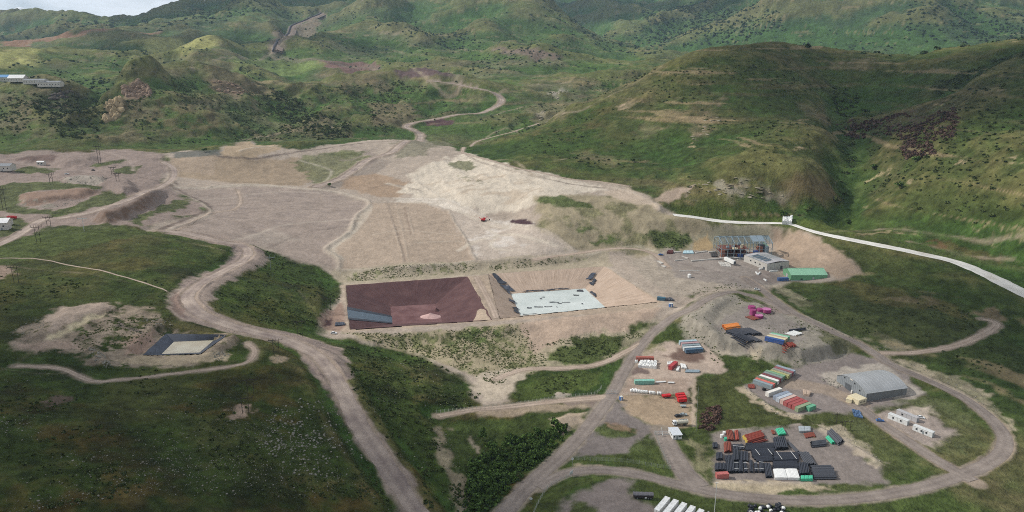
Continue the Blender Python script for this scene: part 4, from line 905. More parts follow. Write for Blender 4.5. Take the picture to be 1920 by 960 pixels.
M_DIRT=road_mat('dirt_track',(156,139,124),(178,161,145),.5)
M_STONY=road_mat('stony_track',(134,120,113),(180,164,150),.22,1.1)
M_BROWN=road_mat('wet_track',(106,92,86),(138,122,112),.6)
def ribbon(key,name,m,lift=.12,across=6,ragged=.14,step=2.5,ends=(0,0)):
    d=ROADS[key]; P=d['p']; s=np.concatenate([[0],np.cumsum(np.hypot(*np.diff(P,axis=0).T))])
    q=np.arange(0,s[-1],step); x=np.interp(q,s,P[:,0]); y=np.interp(q,s,P[:,1]); wv=np.interp(q,s,d['w'])
    tx=np.gradient(x);ty=np.gradient(y); l=np.hypot(tx,ty)+1e-9; nx,ny=-ty/l,tx/l
    rl=1+ragged*2*fbm(q,q*0+7,9,3,hash(key)%90); rr=1+ragged*2*fbm(q,q*0+57,9,3,(hash(key)+5)%90)
    t=np.linspace(-.5,.5,across+1)
    off=np.where(t[None]<0,t[None]*(wv*rl)[:,None],t[None]*(wv*rr)[:,None])
    X=x[:,None]+nx[:,None]*off; Y=y[:,None]+ny[:,None]*off
    ZZ=LAND.z(X,Y)+lift*(1-.75*(np.abs(t[None])*2)**4)
    uv=np.stack([np.broadcast_to(t[None]+.5,X.shape),np.broadcast_to(q[:,None]/10,X.shape)],-1)
    me=grid_mesh(name,np.stack([X,Y,ZZ],-1),uv); me.materials.append(m)
    o=bpy.data.objects.new(name,me); C.objects.link(o); o['kind']='structure'; return o
import zlib
def hash(s): return zlib.crc32(s.encode())
ribbon('valley','stony_track',M_STONY,.16,10,.34,1.6)
ribbon('main','road',M_GRAVEL,.17,8,.05)
ribbon('haul','road',M_GRAVEL,.14,8,.06)
ribbon('lower','road',M_GRAVEL,.15,8,.05)
ribbon('gate','road',M_GRAVEL,.19,8,.05)
ribbon('yard','road',M_GRAVEL,.18,8,.07)
ribbon('track','dirt_track',M_DIRT,.12,4,.2)
ribbon('foot','path',M_DIRT,.14,2,.25)
ribbon('spur','dirt_track',M_DIRT,.14,4,.12)
ribbon('fence','dirt_track',M_DIRT,.14,4,.12)
ribbon('loop','dirt_track',M_DIRT,.14,4,.15)
ribbon('upper','haul_road',M_STONY,.3,6,.1,5)
ribbon('crest','dirt_track',M_DIRT,.14,4,.12)
ribbon('dump','dirt_track',M_STONY,.16,6,.1)
ribbon('bench','dirt_track',M_DIRT,.2,4,.15)
ribbon('spine','dirt_track',M_DIRT,.14,4,.1)
ribbon('ridge','dirt_track',M_DIRT,.2,4,.15,4)
# ------------------------------------------------------------------ lined drainage channel
M_WHITE=mat('white_geotextile',(216,213,206),.8,noise=.12,scale=.12,bump=.3,rust=(176,164,146),rust_amt=.5)
ch=thing('drainage_channel','long white geotextile lined drainage channel curving along the foot of the right hill','channel')
def channel():
    d=ROADS['channel']; P=d['p']; s=np.concatenate([[0],np.cumsum(np.hypot(*np.diff(P,axis=0).T))])
    q=np.arange(0,s[-1],2.5); x=np.interp(q,s,P[:,0]);y=np.interp(q,s,P[:,1]);wv=np.interp(q,s,d['w'])
    tx=np.gradient(x);ty=np.gradient(y);l=np.hypot(tx,ty);nx,ny=-ty/l,tx/l
    t=np.array([-.62,-.5,-.3,-.18,.18,.3,.5,.62]); dz=np.array([.05,.45,.3,.16,.16,.3,.45,.05])
    jag=1.3+.3*fbm(q,q*0,6,3,5)
    X=x[:,None]+nx[:,None]*t*(wv*jag)[:,None];Y=y[:,None]+ny[:,None]*t*(wv*jag)[:,None]
    ZZ=LAND.z(X,Y)+dz[None]+.1*fbm(X,Y,2.5,2,9)
    a=0; brk=[int(len(q)*f) for f in (.36,.66)]; brk=[0]+brk+[len(q)-1]
    for i in range(len(brk)-1):
        me=grid_mesh('liner_sheet',np.stack([X,Y,ZZ],-1)[brk[i]:brk[i+1]+(1 if i==len(brk)-2 else 1)]); link('liner_sheet',me,M_WHITE,ch)
channel()
# ------------------------------------------------------------------ ponds
def pond_mat(name,rgb,rgb2,streak=True,rough=.9,sc=.12,spec=.15):
    m,t,b=nodes(name); L=t.links.new; N=t.nodes.new
    ge=N('ShaderNodeNewGeometry'); n1=N('ShaderNodeTexNoise'); n1.inputs['Scale'].default_value=sc; n1.inputs['Detail'].default_value=8; n1.inputs['Roughness'].default_value=.65
    L(ge.outputs['Position'],n1.inputs['Vector'])
    r=N('ShaderNodeValToRGB'); r.color_ramp.elements[0].position=.36; r.color_ramp.elements[1].position=.66
    r.color_ramp.elements[0].color=(*map(float,lin(*rgb)),1); r.color_ramp.elements[1].color=(*map(float,lin(*rgb2)),1)
    L(n1.outputs['Fac'],r.inputs['Fac']); out=r.outputs['Color']
    if streak:                              # rake marks of the grader up and down the slope
        uvn=N('ShaderNodeUVMap'); mp=N('ShaderNodeMapping'); mp.inputs['Scale'].default_value=(1.0,.03,1); L(uvn.outputs[0],mp.inputs[0])
        n2=N('ShaderNodeTexNoise'); n2.inputs['Scale'].default_value=1.6; n2.inputs['Detail'].default_value=3; L(mp.outputs[0],n2.inputs['Vector'])
        s=N('ShaderNodeMath'); s.operation='MULTIPLY_ADD'; L(n2.outputs['Fac'],s.inputs[0]); s.inputs[1].default_value=1.2; s.inputs[2].default_value=.4
        v=N('ShaderNodeVectorMath'); v.operation='SCALE'; L(out,v.inputs[0]); L(s.outputs[0],v.inputs['Scale']); out=v.outputs[0]
    L(out,b.inputs['Base Color']); b.inputs['Roughness'].default_value=rough; b.inputs['Specular IOR Level'].default_value=spec
    return m
M_SCORIA=pond_mat('dark_gravel_lining',(84,61,61),(100,75,73))
M_SCORF=pond_mat('red_basin_floor',(98,70,70),(126,96,94),False,sc=.09)
M_CLAY=pond_mat('clay_lining',(168,148,130),(182,162,144))
M_LINER=mat('black_plastic_liner',(38,42,52),.35,noise=.3,scale=.35,bump=.6,spec=.6)
M_GREYL=mat('grey_blue_liner',(66,72,84),.45,noise=.25,scale=.3,bump=.5,spec=.5)
M_STRIP=mat('wet_liner_strip',(84,100,112),.35,noise=.15,scale=.4,bump=.3,spec=.6)
def pond(key,label,slope_mats,floor_mat,name='lined_pond'):
    d=POND[key]; R=d['rim'];F=d['floor'];z=d['z'];dp=d['depth']
    c=R.mean(0); root=thing(name,label,'pond',(c[0],c[1],z-dp))
    R3=np.c_[R-c,np.full(4,dp+.16)];F3=np.c_[F-c,np.zeros(4)]
    for i in range(4):
        j=(i+1)%4; n=int(np.hypot(*(R[j]-R[i]))/1.6)+2; k=22
        s=np.linspace(0,1,n)[:,None,None]; t=np.linspace(0,1,k)[None,:,None]
        top=R3[i]+(R3[j]-R3[i])*s; bot=F3[i]+(F3[j]-F3[i])*s
        P=top+(bot-top)*t
        P[...,2]+= .25*fbm(P[...,0]+c[0],P[...,1]+c[1],5,3,7)*np.sin(np.pi*t[...,0])
        ex=(R3[i]-R3[j]);
        nrm=(R3[i]+R3[j])/2-(F3[i]+F3[j])/2; nrm[2]=0; nrm/=np.linalg.norm(nrm); sx_=s[...,0]*np.hypot(*(R[j]-R[i]))+i*91
        P[...,:2]+=(nrm[None,None,:2]*((fbm(sx_,sx_*0+3,7,3,11)*2.2+.2)*np.sin(np.pi*s[...,0])**.3*(1-t[...,0])**4)[...,None])*(1.0 if key!='c' else .5)
        uv=np.stack([np.broadcast_to(s[...,0]*np.hypot(*(R[j]-R[i])),P.shape[:2]),np.broadcast_to(t[...,0]*30,P.shape[:2])],-1)
        link('basin_slope',grid_mesh('basin_slope',P,uv),slope_mats[i%len(slope_mats)],root)
    s=np.linspace(0,1,30)[:,None,None];t=np.linspace(0,1,30)[None,:,None]
    P=(F3[0]*(1-s)+F3[1]*s)*(1-t)+(F3[3]*(1-s)+F3[2]*s)*t
    P=np.broadcast_to(P,(30,30,3)).copy(); P[...,2]+=.05
    if floor_mat is not None: link('basin_floor',grid_mesh('basin_floor',P),floor_mat,root)
    return root,c,R3,F3
pa,ca_,Ra,Fa=pond('a','large empty pond lined with dark purple brown gravel, reddish floor',[M_SCORIA],M_SCORF)
def slab_on(P4,m,name,parent,lift=.25,n=14,k=10,rag=.25,seed=0,th=.12):
    """a crumpled sheet lying on four corner points"""
    P4=[np.array(p,float) for p in P4]
    s=np.linspace(0,1,n)[:,None,None];t=np.linspace(0,1,k)[None,:,None]
    P=(P4[0]*(1-s)+P4[1]*s)*(1-t)+(P4[3]*(1-s)+P4[2]*s)*t
    P=P.copy(); A=P[...,0]*1.0;B=P[...,1]*1.0
    P[...,0]+=rag*4*fbm(A,B,3.2,2,seed);P[...,1]+=rag*4*fbm(A,B,3.2,2,seed+9)
    P[...,2]+=lift+rag*2.2*(fbm(A,B,2.2,3,seed+5)+.3)
    return link(name,grid_mesh(name,P),m,parent)
# the liner chute down the left slope, its weights along the crest, and a heap of pale gravel on the floor
def onslope(R3,F3,i,s,t):
    j=(i+1)%4; a=R3[i]+(R3[j]-R3[i])*s; b=F3[i]+(F3[j]-F3[i])*s; return a+(b-a)*t
slab_on([onslope(Ra,Fa,3,.40,-.03),onslope(Ra,Fa,3,.40,1.02),onslope(Ra,Fa,3,.06,1.04),onslope(Ra,Fa,3,.22,-.03)],M_STRIP,'liner_chute',pa,.22,24,10,.04,3)
slab_on([onslope(Ra,Fa,3,.46,-.03),onslope(Ra,Fa,3,.46,1.0),onslope(Ra,Fa,3,.38,1.0),onslope(Ra,Fa,3,.40,-.03)],M_LINER,'liner_edge',pa,.3,24,5,.08,5)
slab_on([onslope(Ra,Fa,3,.23,-.03),onslope(Ra,Fa,3,.08,1.0),onslope(Ra,Fa,3,.02,1.0),onslope(Ra,Fa,3,.19,-.03)],M_LINER,'liner_edge',pa,.3,24,5,.08,6)
M_PALE=mat('pale_gravel',(190,158,152),.95,noise=.2,scale=.5,bump=.5)
def mound_mesh(name,rx,ry,h,seed=0,n=18,k=7,rough=.25):
    th=np.linspace(0,2*np.pi,n,endpoint=False)[None];t=np.linspace(0,1,k)[:,None]
    x=rx*t*np.cos(th);y=ry*t*np.sin(th); z=h*(1-t)**1.15+0*th
    z=z*(1+rough*2*fbm(x+seed*31,y,max(rx,ry)*.5,3,seed))-.2*t
    V=np.stack([x,y,z],-1).reshape(-1,3); F=[]
    for a in range(k-1):
        for b in range(n): F.append((a*n+b,(a+1)*n+b,(a+1)*n+(b+1)%n,a*n+(b+1)%n))
    me=bpy.data.meshes.new(name); me.from_pydata(V.tolist(),[],F); me.shade_smooth(); return me
fl=Fa; pm=fl[2]*.55+fl[3]*.2+fl[1]*.25
link('gravel_heap',mound_mesh('gravel_heap',9,6,3.0,3),M_PALE,pa,loc=(pm[0],pm[1]+2,0))
link('gravel_heap',mound_mesh('gravel_heap',3.5,3,2.4,5),M_SCORIA,pa,loc=(pm[0]+3,pm[1]+15,0))
M_FILL=pond_mat('pale_wet_lining',(182,190,186),(204,210,206),False,.6,.05,.25)
pb,cb,Rb,Fb=pond('b','large tan clay pond whose floor is covered by a pale grey white sheet',[M_CLAY],M_FILL)
for (i,s,t,wd,ln,sd) in ((0,.03,.55,5,17,11),(0,.02,.9,9,9,12),(0,.3,.995,20,1.4,13),(0,.62,.995,22,1.2,14),(0,.95,.62,5,12,15),(1,.06,.8,7,9,16),(1,.35,1.0,12,2.4,17),(3,.55,.99,9,5,18),(3,.2,.98,14,5,19),(3,.93,.95,6,14,21),(2,.88,.97,12,4,20)):
    p=onslope(Rb,Fb,i,s,t); q=onslope(Rb,Fb,i,s+.02,t); e1=(q-p);e1/=np.linalg.norm(e1); p2=onslope(Rb,Fb,i,s,t-.05);e2=(p2-p);e2/=np.linalg.norm(e2)
    slab_on([p-e1*wd/2,p+e1*wd/2,p+e1*wd*.4+e2*ln,p-e1*wd*.35+e2*ln],M_LINER if sd%3 else M_GREYL,'liner_scrap',pb,.5,14,12,.6,sd)
for (s,t,wd,ln,sd) in ((.25,.7,7,1.5,21),(.36,.72,6,1.2,22),(.46,.55,8,1.2,23),(.52,.62,3,1.6,24),(.34,.35,2,2,25),(.38,.28,3,1,26),(.8,.3,4,1.6,27),(.6,.6,6,.9,28),(.14,.72,4,1.6,29),(.9,.1,5,5,30),(.78,.72,1.2,1.2,31),(.45,.78,1.2,1,32)):
    p=(Fb[0]*(1-s)+Fb[1]*s)*(1-t)+(Fb[3]*(1-s)+Fb[2]*s)*t
    slab_on([p+np.array([-wd/2,-ln/2,0]),p+np.array([wd/2,-ln/2,0]),p+np.array([wd/2,ln/2,0]),p+np.array([-wd/2,ln/2,0])],M_LINER,'liner_scrap',pb,.2,8,6,.35,sd)
M_CREAM=pond_mat('cream_silt_water',(196,184,160),(214,206,182),False,.3,.12,.5)
pc,cc,Rc,Fc=pond('c','small pond with dark blue black liner and cream silty water beside the stony track',[M_GREYL],M_CREAM)
# ------------------------------------------------------------------ the dark belt up the far hillside
M_BELT=mat('dark_steel',(66,58,60),.6,noise=.2,scale=.2)
M_BANK=mat('bank_earth',(134,118,106),.95,noise=.2,scale=.05)
bt=thing('conveyor','long dark conveyor climbing the far hillside in a curve','conveyor')
def belt():
    d=ROADS['conveyor'];P=d['p'];n=len(P)
    for (w2,h,m,nm) in ((5,5,M_BELT,'conveyor_gallery'),):
        t=np.gradient(P,axis=0);l=np.hypot(t[:,0],t[:,1]);nx=np.c_[-t[:,1]/l,t[:,0]/l]
        zz=LAND.z(P[:,0],P[:,1])
        rows=[]
        for sx,dz in ((-1,-2),(-1,h),(1,h),(1,-2)):
            rows.append(np.c_[P+nx*sx*w2/2,zz+dz])
        link(nm,grid_mesh(nm,np.stack(rows,1),smooth=False),m,bt)
        rows=[np.c_[P+nx*sx,zz+dz] for sx,dz in ((-26,-3),(-14,1.2),(-4,1.6))]
        link('bank',grid_mesh('bank',np.stack(rows,1)),M_BANK,bt)
belt()
# ------------------------------------------------------------------ shipping containers
def cmat(rgb): 
    k='paint_%d_%d_%d'%rgb
    if k in bpy.data.materials: return bpy.data.materials[k]
    g=sum(rgb)/3; c=tuple(x*.82+g*.18 for x in rgb)
    return mat(k,c,.7,noise=.14,scale=.8,rust=(138,122,108),rust_amt=.5)
M_DARK=mat('dark_gaps',(34,34,36),.8); M_STEEL=mat('galvanised_steel',(150,158,160),.45,.35,noise=.1)
_CM={}
def container_meshes(Lc,W=2.44,H=2.6):
    k=(Lc,W,H)
    if k in _CM: return _CM[k]
    b=MB(); n=int(Lc/.62); hw=W/2
    # corrugated side walls: a zigzag in plan, standing between the corner posts
    for sy in (-1,1):
        vs=[];fs=[]
        for i in range(n*2+1):
            x=-Lc/2+.12+(Lc-.24)*i/(n*2); y=sy*(hw-.02-(.09 if i%2 else 0))
            vs+=[(x,y,.16),(x,y,H-.1)]
        for i in range(n*2): fs.append((2*i,2*i+2,2*i+3,2*i+1))
        b.add(vs,fs)
    vs=[];fs=[]
    for i in range(n*2+1):
        x=-Lc/2+.1+(Lc-.2)*i/(n*2); z=H-.03-(.05 if i%2 else 0)
        vs+=[(x,-hw+.06,z),(x,hw-.06,z)]
    for i in range(n*2): fs.append((2*i,2*i+2,2*i+3,2*i+1))
    b.add(vs,fs)
    b.box((-Lc/2+.07,0,H/2),(.05,W-.2,H-.3)); b.box((0,0,.13),(Lc-.3,W-.25,.1))
    body=b.mesh('body')
    f=MB()
    for sx in (-1,1):
        for sy in (-1,1): f.box((sx*(Lc/2-.07),sy*(hw-.07),H/2),(.16,.16,H))
        for z in (.08,H-.06): f.box((sx*(Lc/2-.07),0,z),(.14,W-.32,.13))
    for sy in (-1,1):
        for z in (.08,H-.05): f.box((0,sy*(hw-.05),z),(Lc-.3,.11,.11))
    frame=f.mesh('frame')
    d=MB(); d.box((0,0,0),(.06,W/2-.2,H-.3))
    for y in (-.25,.25): d.tube((.06,y,-H/2+.2),(.06,y,H/2-.2),.025,n=4)
    d.box((.05,0,-.15),(.05,.7,.05))
    door=d.mesh('door')
    _CM[k]=(body,frame,door); return _CM[k]
def container(label,rgb,x,y,rz,Lc=12.19,group=None,top=None,W=2.44,H=2.6,z=None,name='shipping_container',door_rgb=None):
    body,frame,door=container_meshes(Lc,W,H); m=cmat(rgb)
    z=gz(x,y) if z is None else z
    r=thing(name,label,'container',(x,y,z+.02),rz,group)
    link('body',body,m,r); link('frame',frame,m,r)
    for s in (-1,1): link('door',door,cmat(door_rgb) if door_rgb else m,r,loc=(Lc/2-.04,s*(W/4-.05),H/2))
    return r
def axis(uva,uvb):
    a=hit(*uva);b=hit(*uvb); d=b-a; L=math.hypot(d.x,d.y); return a,b,L,math.atan2(d.y,d.x)
def from_edge(uva,uvb,W,away=True):
    """centre and heading of a box whose near long bottom edge runs between two spots on the ground"""
    a,b,L,ang=axis(uva,uvb); nx,ny=-math.sin(ang),math.cos(ang)
    mx,my=(a.x+b.x)/2,(a.y+b.y)/2
    if (nx*mx+ny*my<0)==away: nx,ny=-nx,-ny
    return mx+nx*W/2,my+ny*W/2,ang,(nx,ny),L
def row(uva,uvb,spec,group,Lc=12.19,away=True,shift=0.0):
    """containers side by side, stepping away from the first one's near edge: (offset m, colour, label, length, slide)"""
    x,y,ang,(nx,ny),_=from_edge(uva,uvb,2.44,away)
    z0=None
    for off,rgb,label,ln,sl in spec:
        cx,cy=x+nx*off+math.cos(ang)*sl,y+ny*off+math.sin(ang)*sl
        container(label,rgb,cx,cy,ang,ln,group)
G1='containers parked side by side on the pale pad by the rubble mound'
row((1287,664),(1318,660),[(0,(70,104,130),'steel blue container nearest the camera in the row beside the rubble mound',12.19,0),
 (2.6,(196,202,202),'white container second in the row beside the rubble mound',12.19,-.3),(5.2,(128,148,154),'teal grey container in the middle of the row beside the rubble mound',12.19,0),
 (7.8,(176,140,142),'dusty pink container fourth in the row beside the rubble mound',12.19,.2),(10.4,(158,188,196),'pale blue container at the back of the row beside the rubble mound',12.19,-.2)],G1)
G2='containers in the long row at the top of the hangar yard'
cols=[((134,152,158),'blue grey container at the left end of the long row, tyre leaning on it'),((214,104,88),'orange red container next to the blue grey one in the long row'),((96,124,102),'dull green container between the orange red and white ones'),((226,224,216),'white container in the long row above the hangar yard'),((126,56,64),'dark red container beside the white one in the long row'),((128,142,138),'grey green container right of the dark red one in the long row'),((118,164,124),'light green container in the middle of the long row'),((166,166,104),'olive yellow container set further back in the long row'),((140,142,130),'olive grey container between the yellow and pink red ones'),((150,84,90),'pink red container second from the right end of the long row'),((142,158,170),'pale blue grey container at the right end of the long row')]
row((1415.5,720),(1442,731),[(i*2.62,c,l,12.19,-.2 if i<7 else 1.6) for i,(c,l) in enumerate(cols)],G2)
G3='containers in the second row of the hangar yard'
row((1436.5,746.5),(1470,734.5),[(0,(222,218,208),'cream white container at the far end of the second row',12.19,0),(-5.2,(132,146,164),'slate blue container in the second row beside the pale one',12.19,.5),(-7.8,(172,182,192),'pale grey blue container in the second row of the yard',12.19,0),(-10.4,(198,166,152),'pinkish beige container beside the red ones in the second row',12.19,.2),(-13.1,(172,72,70),'first of three red containers, next to the pinkish one',12.19,0),(-15.7,(166,66,66),'middle one of three red containers in the second row',12.19,.3),(-18.3,(170,70,68),'last of three red containers, next to the green ones',12.19,.6),(-20.9,(134,154,116),'moss green container at the near end of the second row',12.19,.2),(-23.6,(92,172,132),'short bright green container at the near corner of the second row',6.06,3.6)],G3)
G4='containers side by side on the rubble mound'
row((1436.7,641),(1464.4,647.5),[(0,(42,84,158),'deep blue container at the near end of the row on the mound',12.19,0),(2.6,(214,202,160),'cream yellow container behind the deep blue one on the mound',12.19,.3),(5.2,(188,160,120),'tan container in the middle of the row on the mound',12.19,.6),(7.8,(176,196,182),'pale grey green container on the mound next to the mint one',12.19,.2),(10.4,(110,182,138),'mint green container at the far end of the row on the mound',12.19,.6)],G4)
G5='white containers in the row at the bottom of the photograph'
wa,wb=hit(1231,964),hit(1251,942.5); wang=math.atan2(wb.y-wa.y,wb.x-wa.x); wp=hit(1247,969.5)-wa
for i,l in enumerate(['white container at the left end of the row at the bottom edge','white container second from the left in the bottom edge row','white container in the middle of the bottom edge row','white container fourth from the left in the bottom edge row','white container fifth from the left in the bottom edge row','white container at the right end of the bottom edge row']):
    container(l,(232,232,228),(wa.x+wb.x)/2+wp.x*i,(wa.y+wb.y)/2+wp.y*i,wang+math.pi,12.19,G5)
def single(uva,uvb,rgb,label,Lc,W=2.44,H=2.6,**k):
    x,y,ang,_,L=from_edge(uva,uvb,W); return container(label,rgb,x,y,ang,Lc,None,None,W,H,**k)
single((1194,677.5),(1224.5,677.5),(176,92,76),'brick red container behind the white tarpaulin heap by the road',11.5)
single((1258.5,696),(1271.6,684),(186,52,58),'bright red container standing end on among white slabs',9.5)
single((1192,721),(1225.5,721),(122,188,168),'turquoise container alone above the fenced parking yard',12.19)
single((1234,563.5),(1245,564.5),(66,116,140),'blue container at the right corner of the tan pond',6.06)
single((1457,527.5),(1481,527),(54,98,158),'blue container in front of the green shed',9.0)
single((1344,898),(1367,898),(194,98,92),'salmon pink container at the corner of the pipe yard',6.06)
# ------------------------------------------------------------------ big buildings
def frame_of(uva,uvb,uvc):
    """local axes from a front left corner a, front right corner b and a point c on the back side"""
    a=hit(*uva);b=hit(*uvb);c=hit(*uvc); L=math.hypot(b.x-a.x,b.y-a.y); ang=math.atan2(b.y-a.y,b.x-a.x)
    dp=abs(-(c.x-b.x)*math.sin(ang)+(c.y-b.y)*math.cos(ang)); z=min(a.z,b.z)
    return a,ang,L,dp,z
M_HGREY=mat('grey_cladding',(142,148,152),.55,.2,noise=.06,scale=.2,spec=.4); M_HDARK=mat('grey_door',(84,88,92),.6); M_HROOF=mat('grey_roof_sheet',(166,168,168),.5,.25,noise=.08,scale=.12)
def hangar():
    A=hit(1564,715);Cc=hit(1623,753);B=hit(1699,740)
    ang=math.atan2(B.y-Cc.y,B.x-Cc.x); Ln=math.hypot(B.x-Cc.x,B.y-Cc.y)
    nx,ny=-math.sin(ang),math.cos(ang); W=(A.x-Cc.x)*nx+(A.y-Cc.y)*ny
    r=thing('hangar','grey arched roof hangar with a dark door standing in the right yard','hangar',(Cc.x,Cc.y,min(A.z,B.z,Cc.z)-.1),ang)
    He,Hp=5.4,5.0+W*.155
    prof=[]
    for i in range(17):
        t=i/16; y=W*t; z=He+(Hp-He)*math.sin(math.pi*t)**.8; prof.append((y,z))
    b=MB();gables=[]
    pts=[(0,0)]+[(0,He)]+prof[1:-1]+[(W,He),(W,0)]
    for x in (0,Ln):
        n=len(pts); t=.15; b=MB(); gables.append(b); b.add([(x,y,z) for y,z in pts]+[(x+(t if x==0 else -t),y,z) for y,z in pts],[tuple(range(n)),tuple(range(2*n-1,n-1,-1))]+[(k,(k+1)%n,n+(k+1)%n,n+k) for k in range(n)])
    # standing seams on the gable
    for k in range(1,int(W/1.6)):
        y=k*1.6; zt=float(np.interp(y,[p[0] for p in prof],[p[1] for p in prof])); MB().box((-.04,y,zt/2),(.06,.1,zt-.1)).build('seam',M_HGREY,r)
    for b in gables: b.build('gable_wall',M_HGREY,r)
    msd=mat('shaded_side_cladding',(122,124,124),.6,.15,noise=.08,scale=.3)  # darker than the gable: shade on the long side put into its colour
    for y in (0.0,W):
        sw=MB();vs=[];fs=[];n=int(Ln/.8)
        for i in range(n*2+1):
            x=Ln*i/(n*2); o=.06 if i%2 else 0; yy=y-o if y==0 else y+o; vs+=[(x,yy,0),(x,yy,He-.1)]
        for i in range(n*2): fs.append((2*i,2*i+2,2*i+3,2*i+1))
        sw.add(vs,fs); sw.build('side_wall',msd,r)
    n=int(Ln/2.4)
    for i in range(n):                       # roof sheets, one by one, with a raised seam each
        x0=Ln*i/n-(.4 if i==0 else 0); x1=Ln*(i+1)/n+(.4 if i==n-1 else 0); m=MB(); vs=[];fs=[]
        pr=[(-.35,He-.15)]+prof[0:]+[(W+.35,He-.15)]
        for (y,z) in pr: vs+=[(x0,y,z+.12),(x0+.12,y,z+.2),(x0+.24,y,z+.12),(x1,y,z+.12)]
        for k in range(len(pr)-1):
            for j in range(3): fs.append((4*k+j,4*k+4+j,4*k+5+j,4*k+1+j))
        m.add(vs,fs); m.build('roof_sheet',M_HROOF,r,smooth=False)
    d=MB(); d.box((-.12,W*.60,2.2),(.12,5.2,4.4)); dd=d.build('door',M_HDARK,r)
    for k in range(5): MB().box((-.2,W*.60-2.1+k*1.05,2.2),(.05,.08,4.3)).build('door_rib',M_HGREY,dd)
    for y,z in ((W*.40,7.0),(W*.22,4.6),(W*.74,7.0)): MB().box((-.1,y,z),(.12,.9,.9)).build('vent_window',M_DARK,r)
    MB().box((-.1,W*.52,8.3),(.1,2.2,.7)).build('sign_plate',M_WHITE,r)
    MB().box((-.5,W*.44,1.1),(.8,.9,2.2)).build('porch',M_WHITE,r)
    return Cc,ang
hangar()
M_CREAMW=mat('cream_panel',(212,200,168),.7,noise=.06)
def cabin(name,label,uva,uvb,W,H,m,roof_m=None,win=(),cat='cabin',Lc=None,over=.15,door=None,group=None,z=None):
    x,y,ang,_,L=from_edge(uva,uvb,W); L=Lc or L
    side=-1 if (-math.sin(ang)*x+math.cos(ang)*y)>0 else 1      # which local side looks at the near edge
    r=thing(name,label,cat,(x,y,gz(x,y)-.05),ang,group)
    MB().box((0,0,H/2),(L,W,H)).build('wall',m,r)
    rf=MB(); rf.box((0,0,H+.08),(L+2*over,W+2*over,.16)); rf.box((0,0,H+.2),(L-.2,W-.3,.1)); rf.build('roof',roof_m or m,r)
    n=max(int(L/2.4),1)
    for k in range(1,n): MB().box((-L/2+L*k/n,side*(W/2+.02),H/2),(.08,.05,H-.1)).build('panel_joint',M_STEEL,r)
    for f,wd,zz,hh in win:
        w_=MB().box((-L/2+L*f,side*(W/2+.03),zz),(wd,.08,hh)).build('window',M_DARK,r)
        MB().box((-L/2+L*f,side*(W/2+.06),zz-hh/2-.05),(wd+.15,.14,.07)).build('sill',M_STEEL,w_)
    if door is not None: MB().box((-L/2+L*door,side*(W/2+.03),1.0),(.9,.08,2.0)).build('door',M_STEEL,r)
    MB().box((L/2+.03,0,1.05),(.08,.9,2.0)).build('door',M_STEEL,r)
    return r
cabin('site_cabin','cream flat roofed cabin at the corner of the grey hangar',(1609,760.5),(1624,755.5),7.5,3.0,M_CREAMW,win=((.3,.9,1.6,.8),(.7,.9,1.6,.8)))
cabin('site_cabin','low cream hut left of the cream cabin in front of the hangar',(1585.5,754),(1596,757),3.2,2.2,M_CREAMW)
M_PORTA=mat('white_cabin_panel',(206,208,206),.6,noise=.06,scale=.6,rust=(150,140,126),rust_amt=.3); M_PORTB=mat('grey_cabin_panel',(176,174,174),.6,noise=.08,scale=.6)
cabin('portable_cabin','long white site cabin with two windows at the left of the far parking pad',(1664,784),(1700,798.5),2.6,2.8,M_PORTA,win=((.28,.9,1.6,.9),(.68,.9,1.6,.9)))
cabin('portable_cabin','long grey site cabin behind the white one on the far pad',(1680,777),(1718,793),2.6,2.8,M_PORTB,win=((.3,.9,1.6,.9),))
cabin('portable_cabin','long white site cabin nearest the right hand road',(1710.5,806),(1747,821),2.6,2.8,M_PORTA,win=((.2,.9,1.6,.9),(.45,.9,1.6,.9),(.7,.9,1.6,.9)),door=.55)
M_GREENW=mat('green_cladding',(112,164,124),.55,.1,noise=.07,scale=.3); M_GREENR=mat('light_green_roof',(150,198,164),.5,.1,noise=.06,scale=.2)
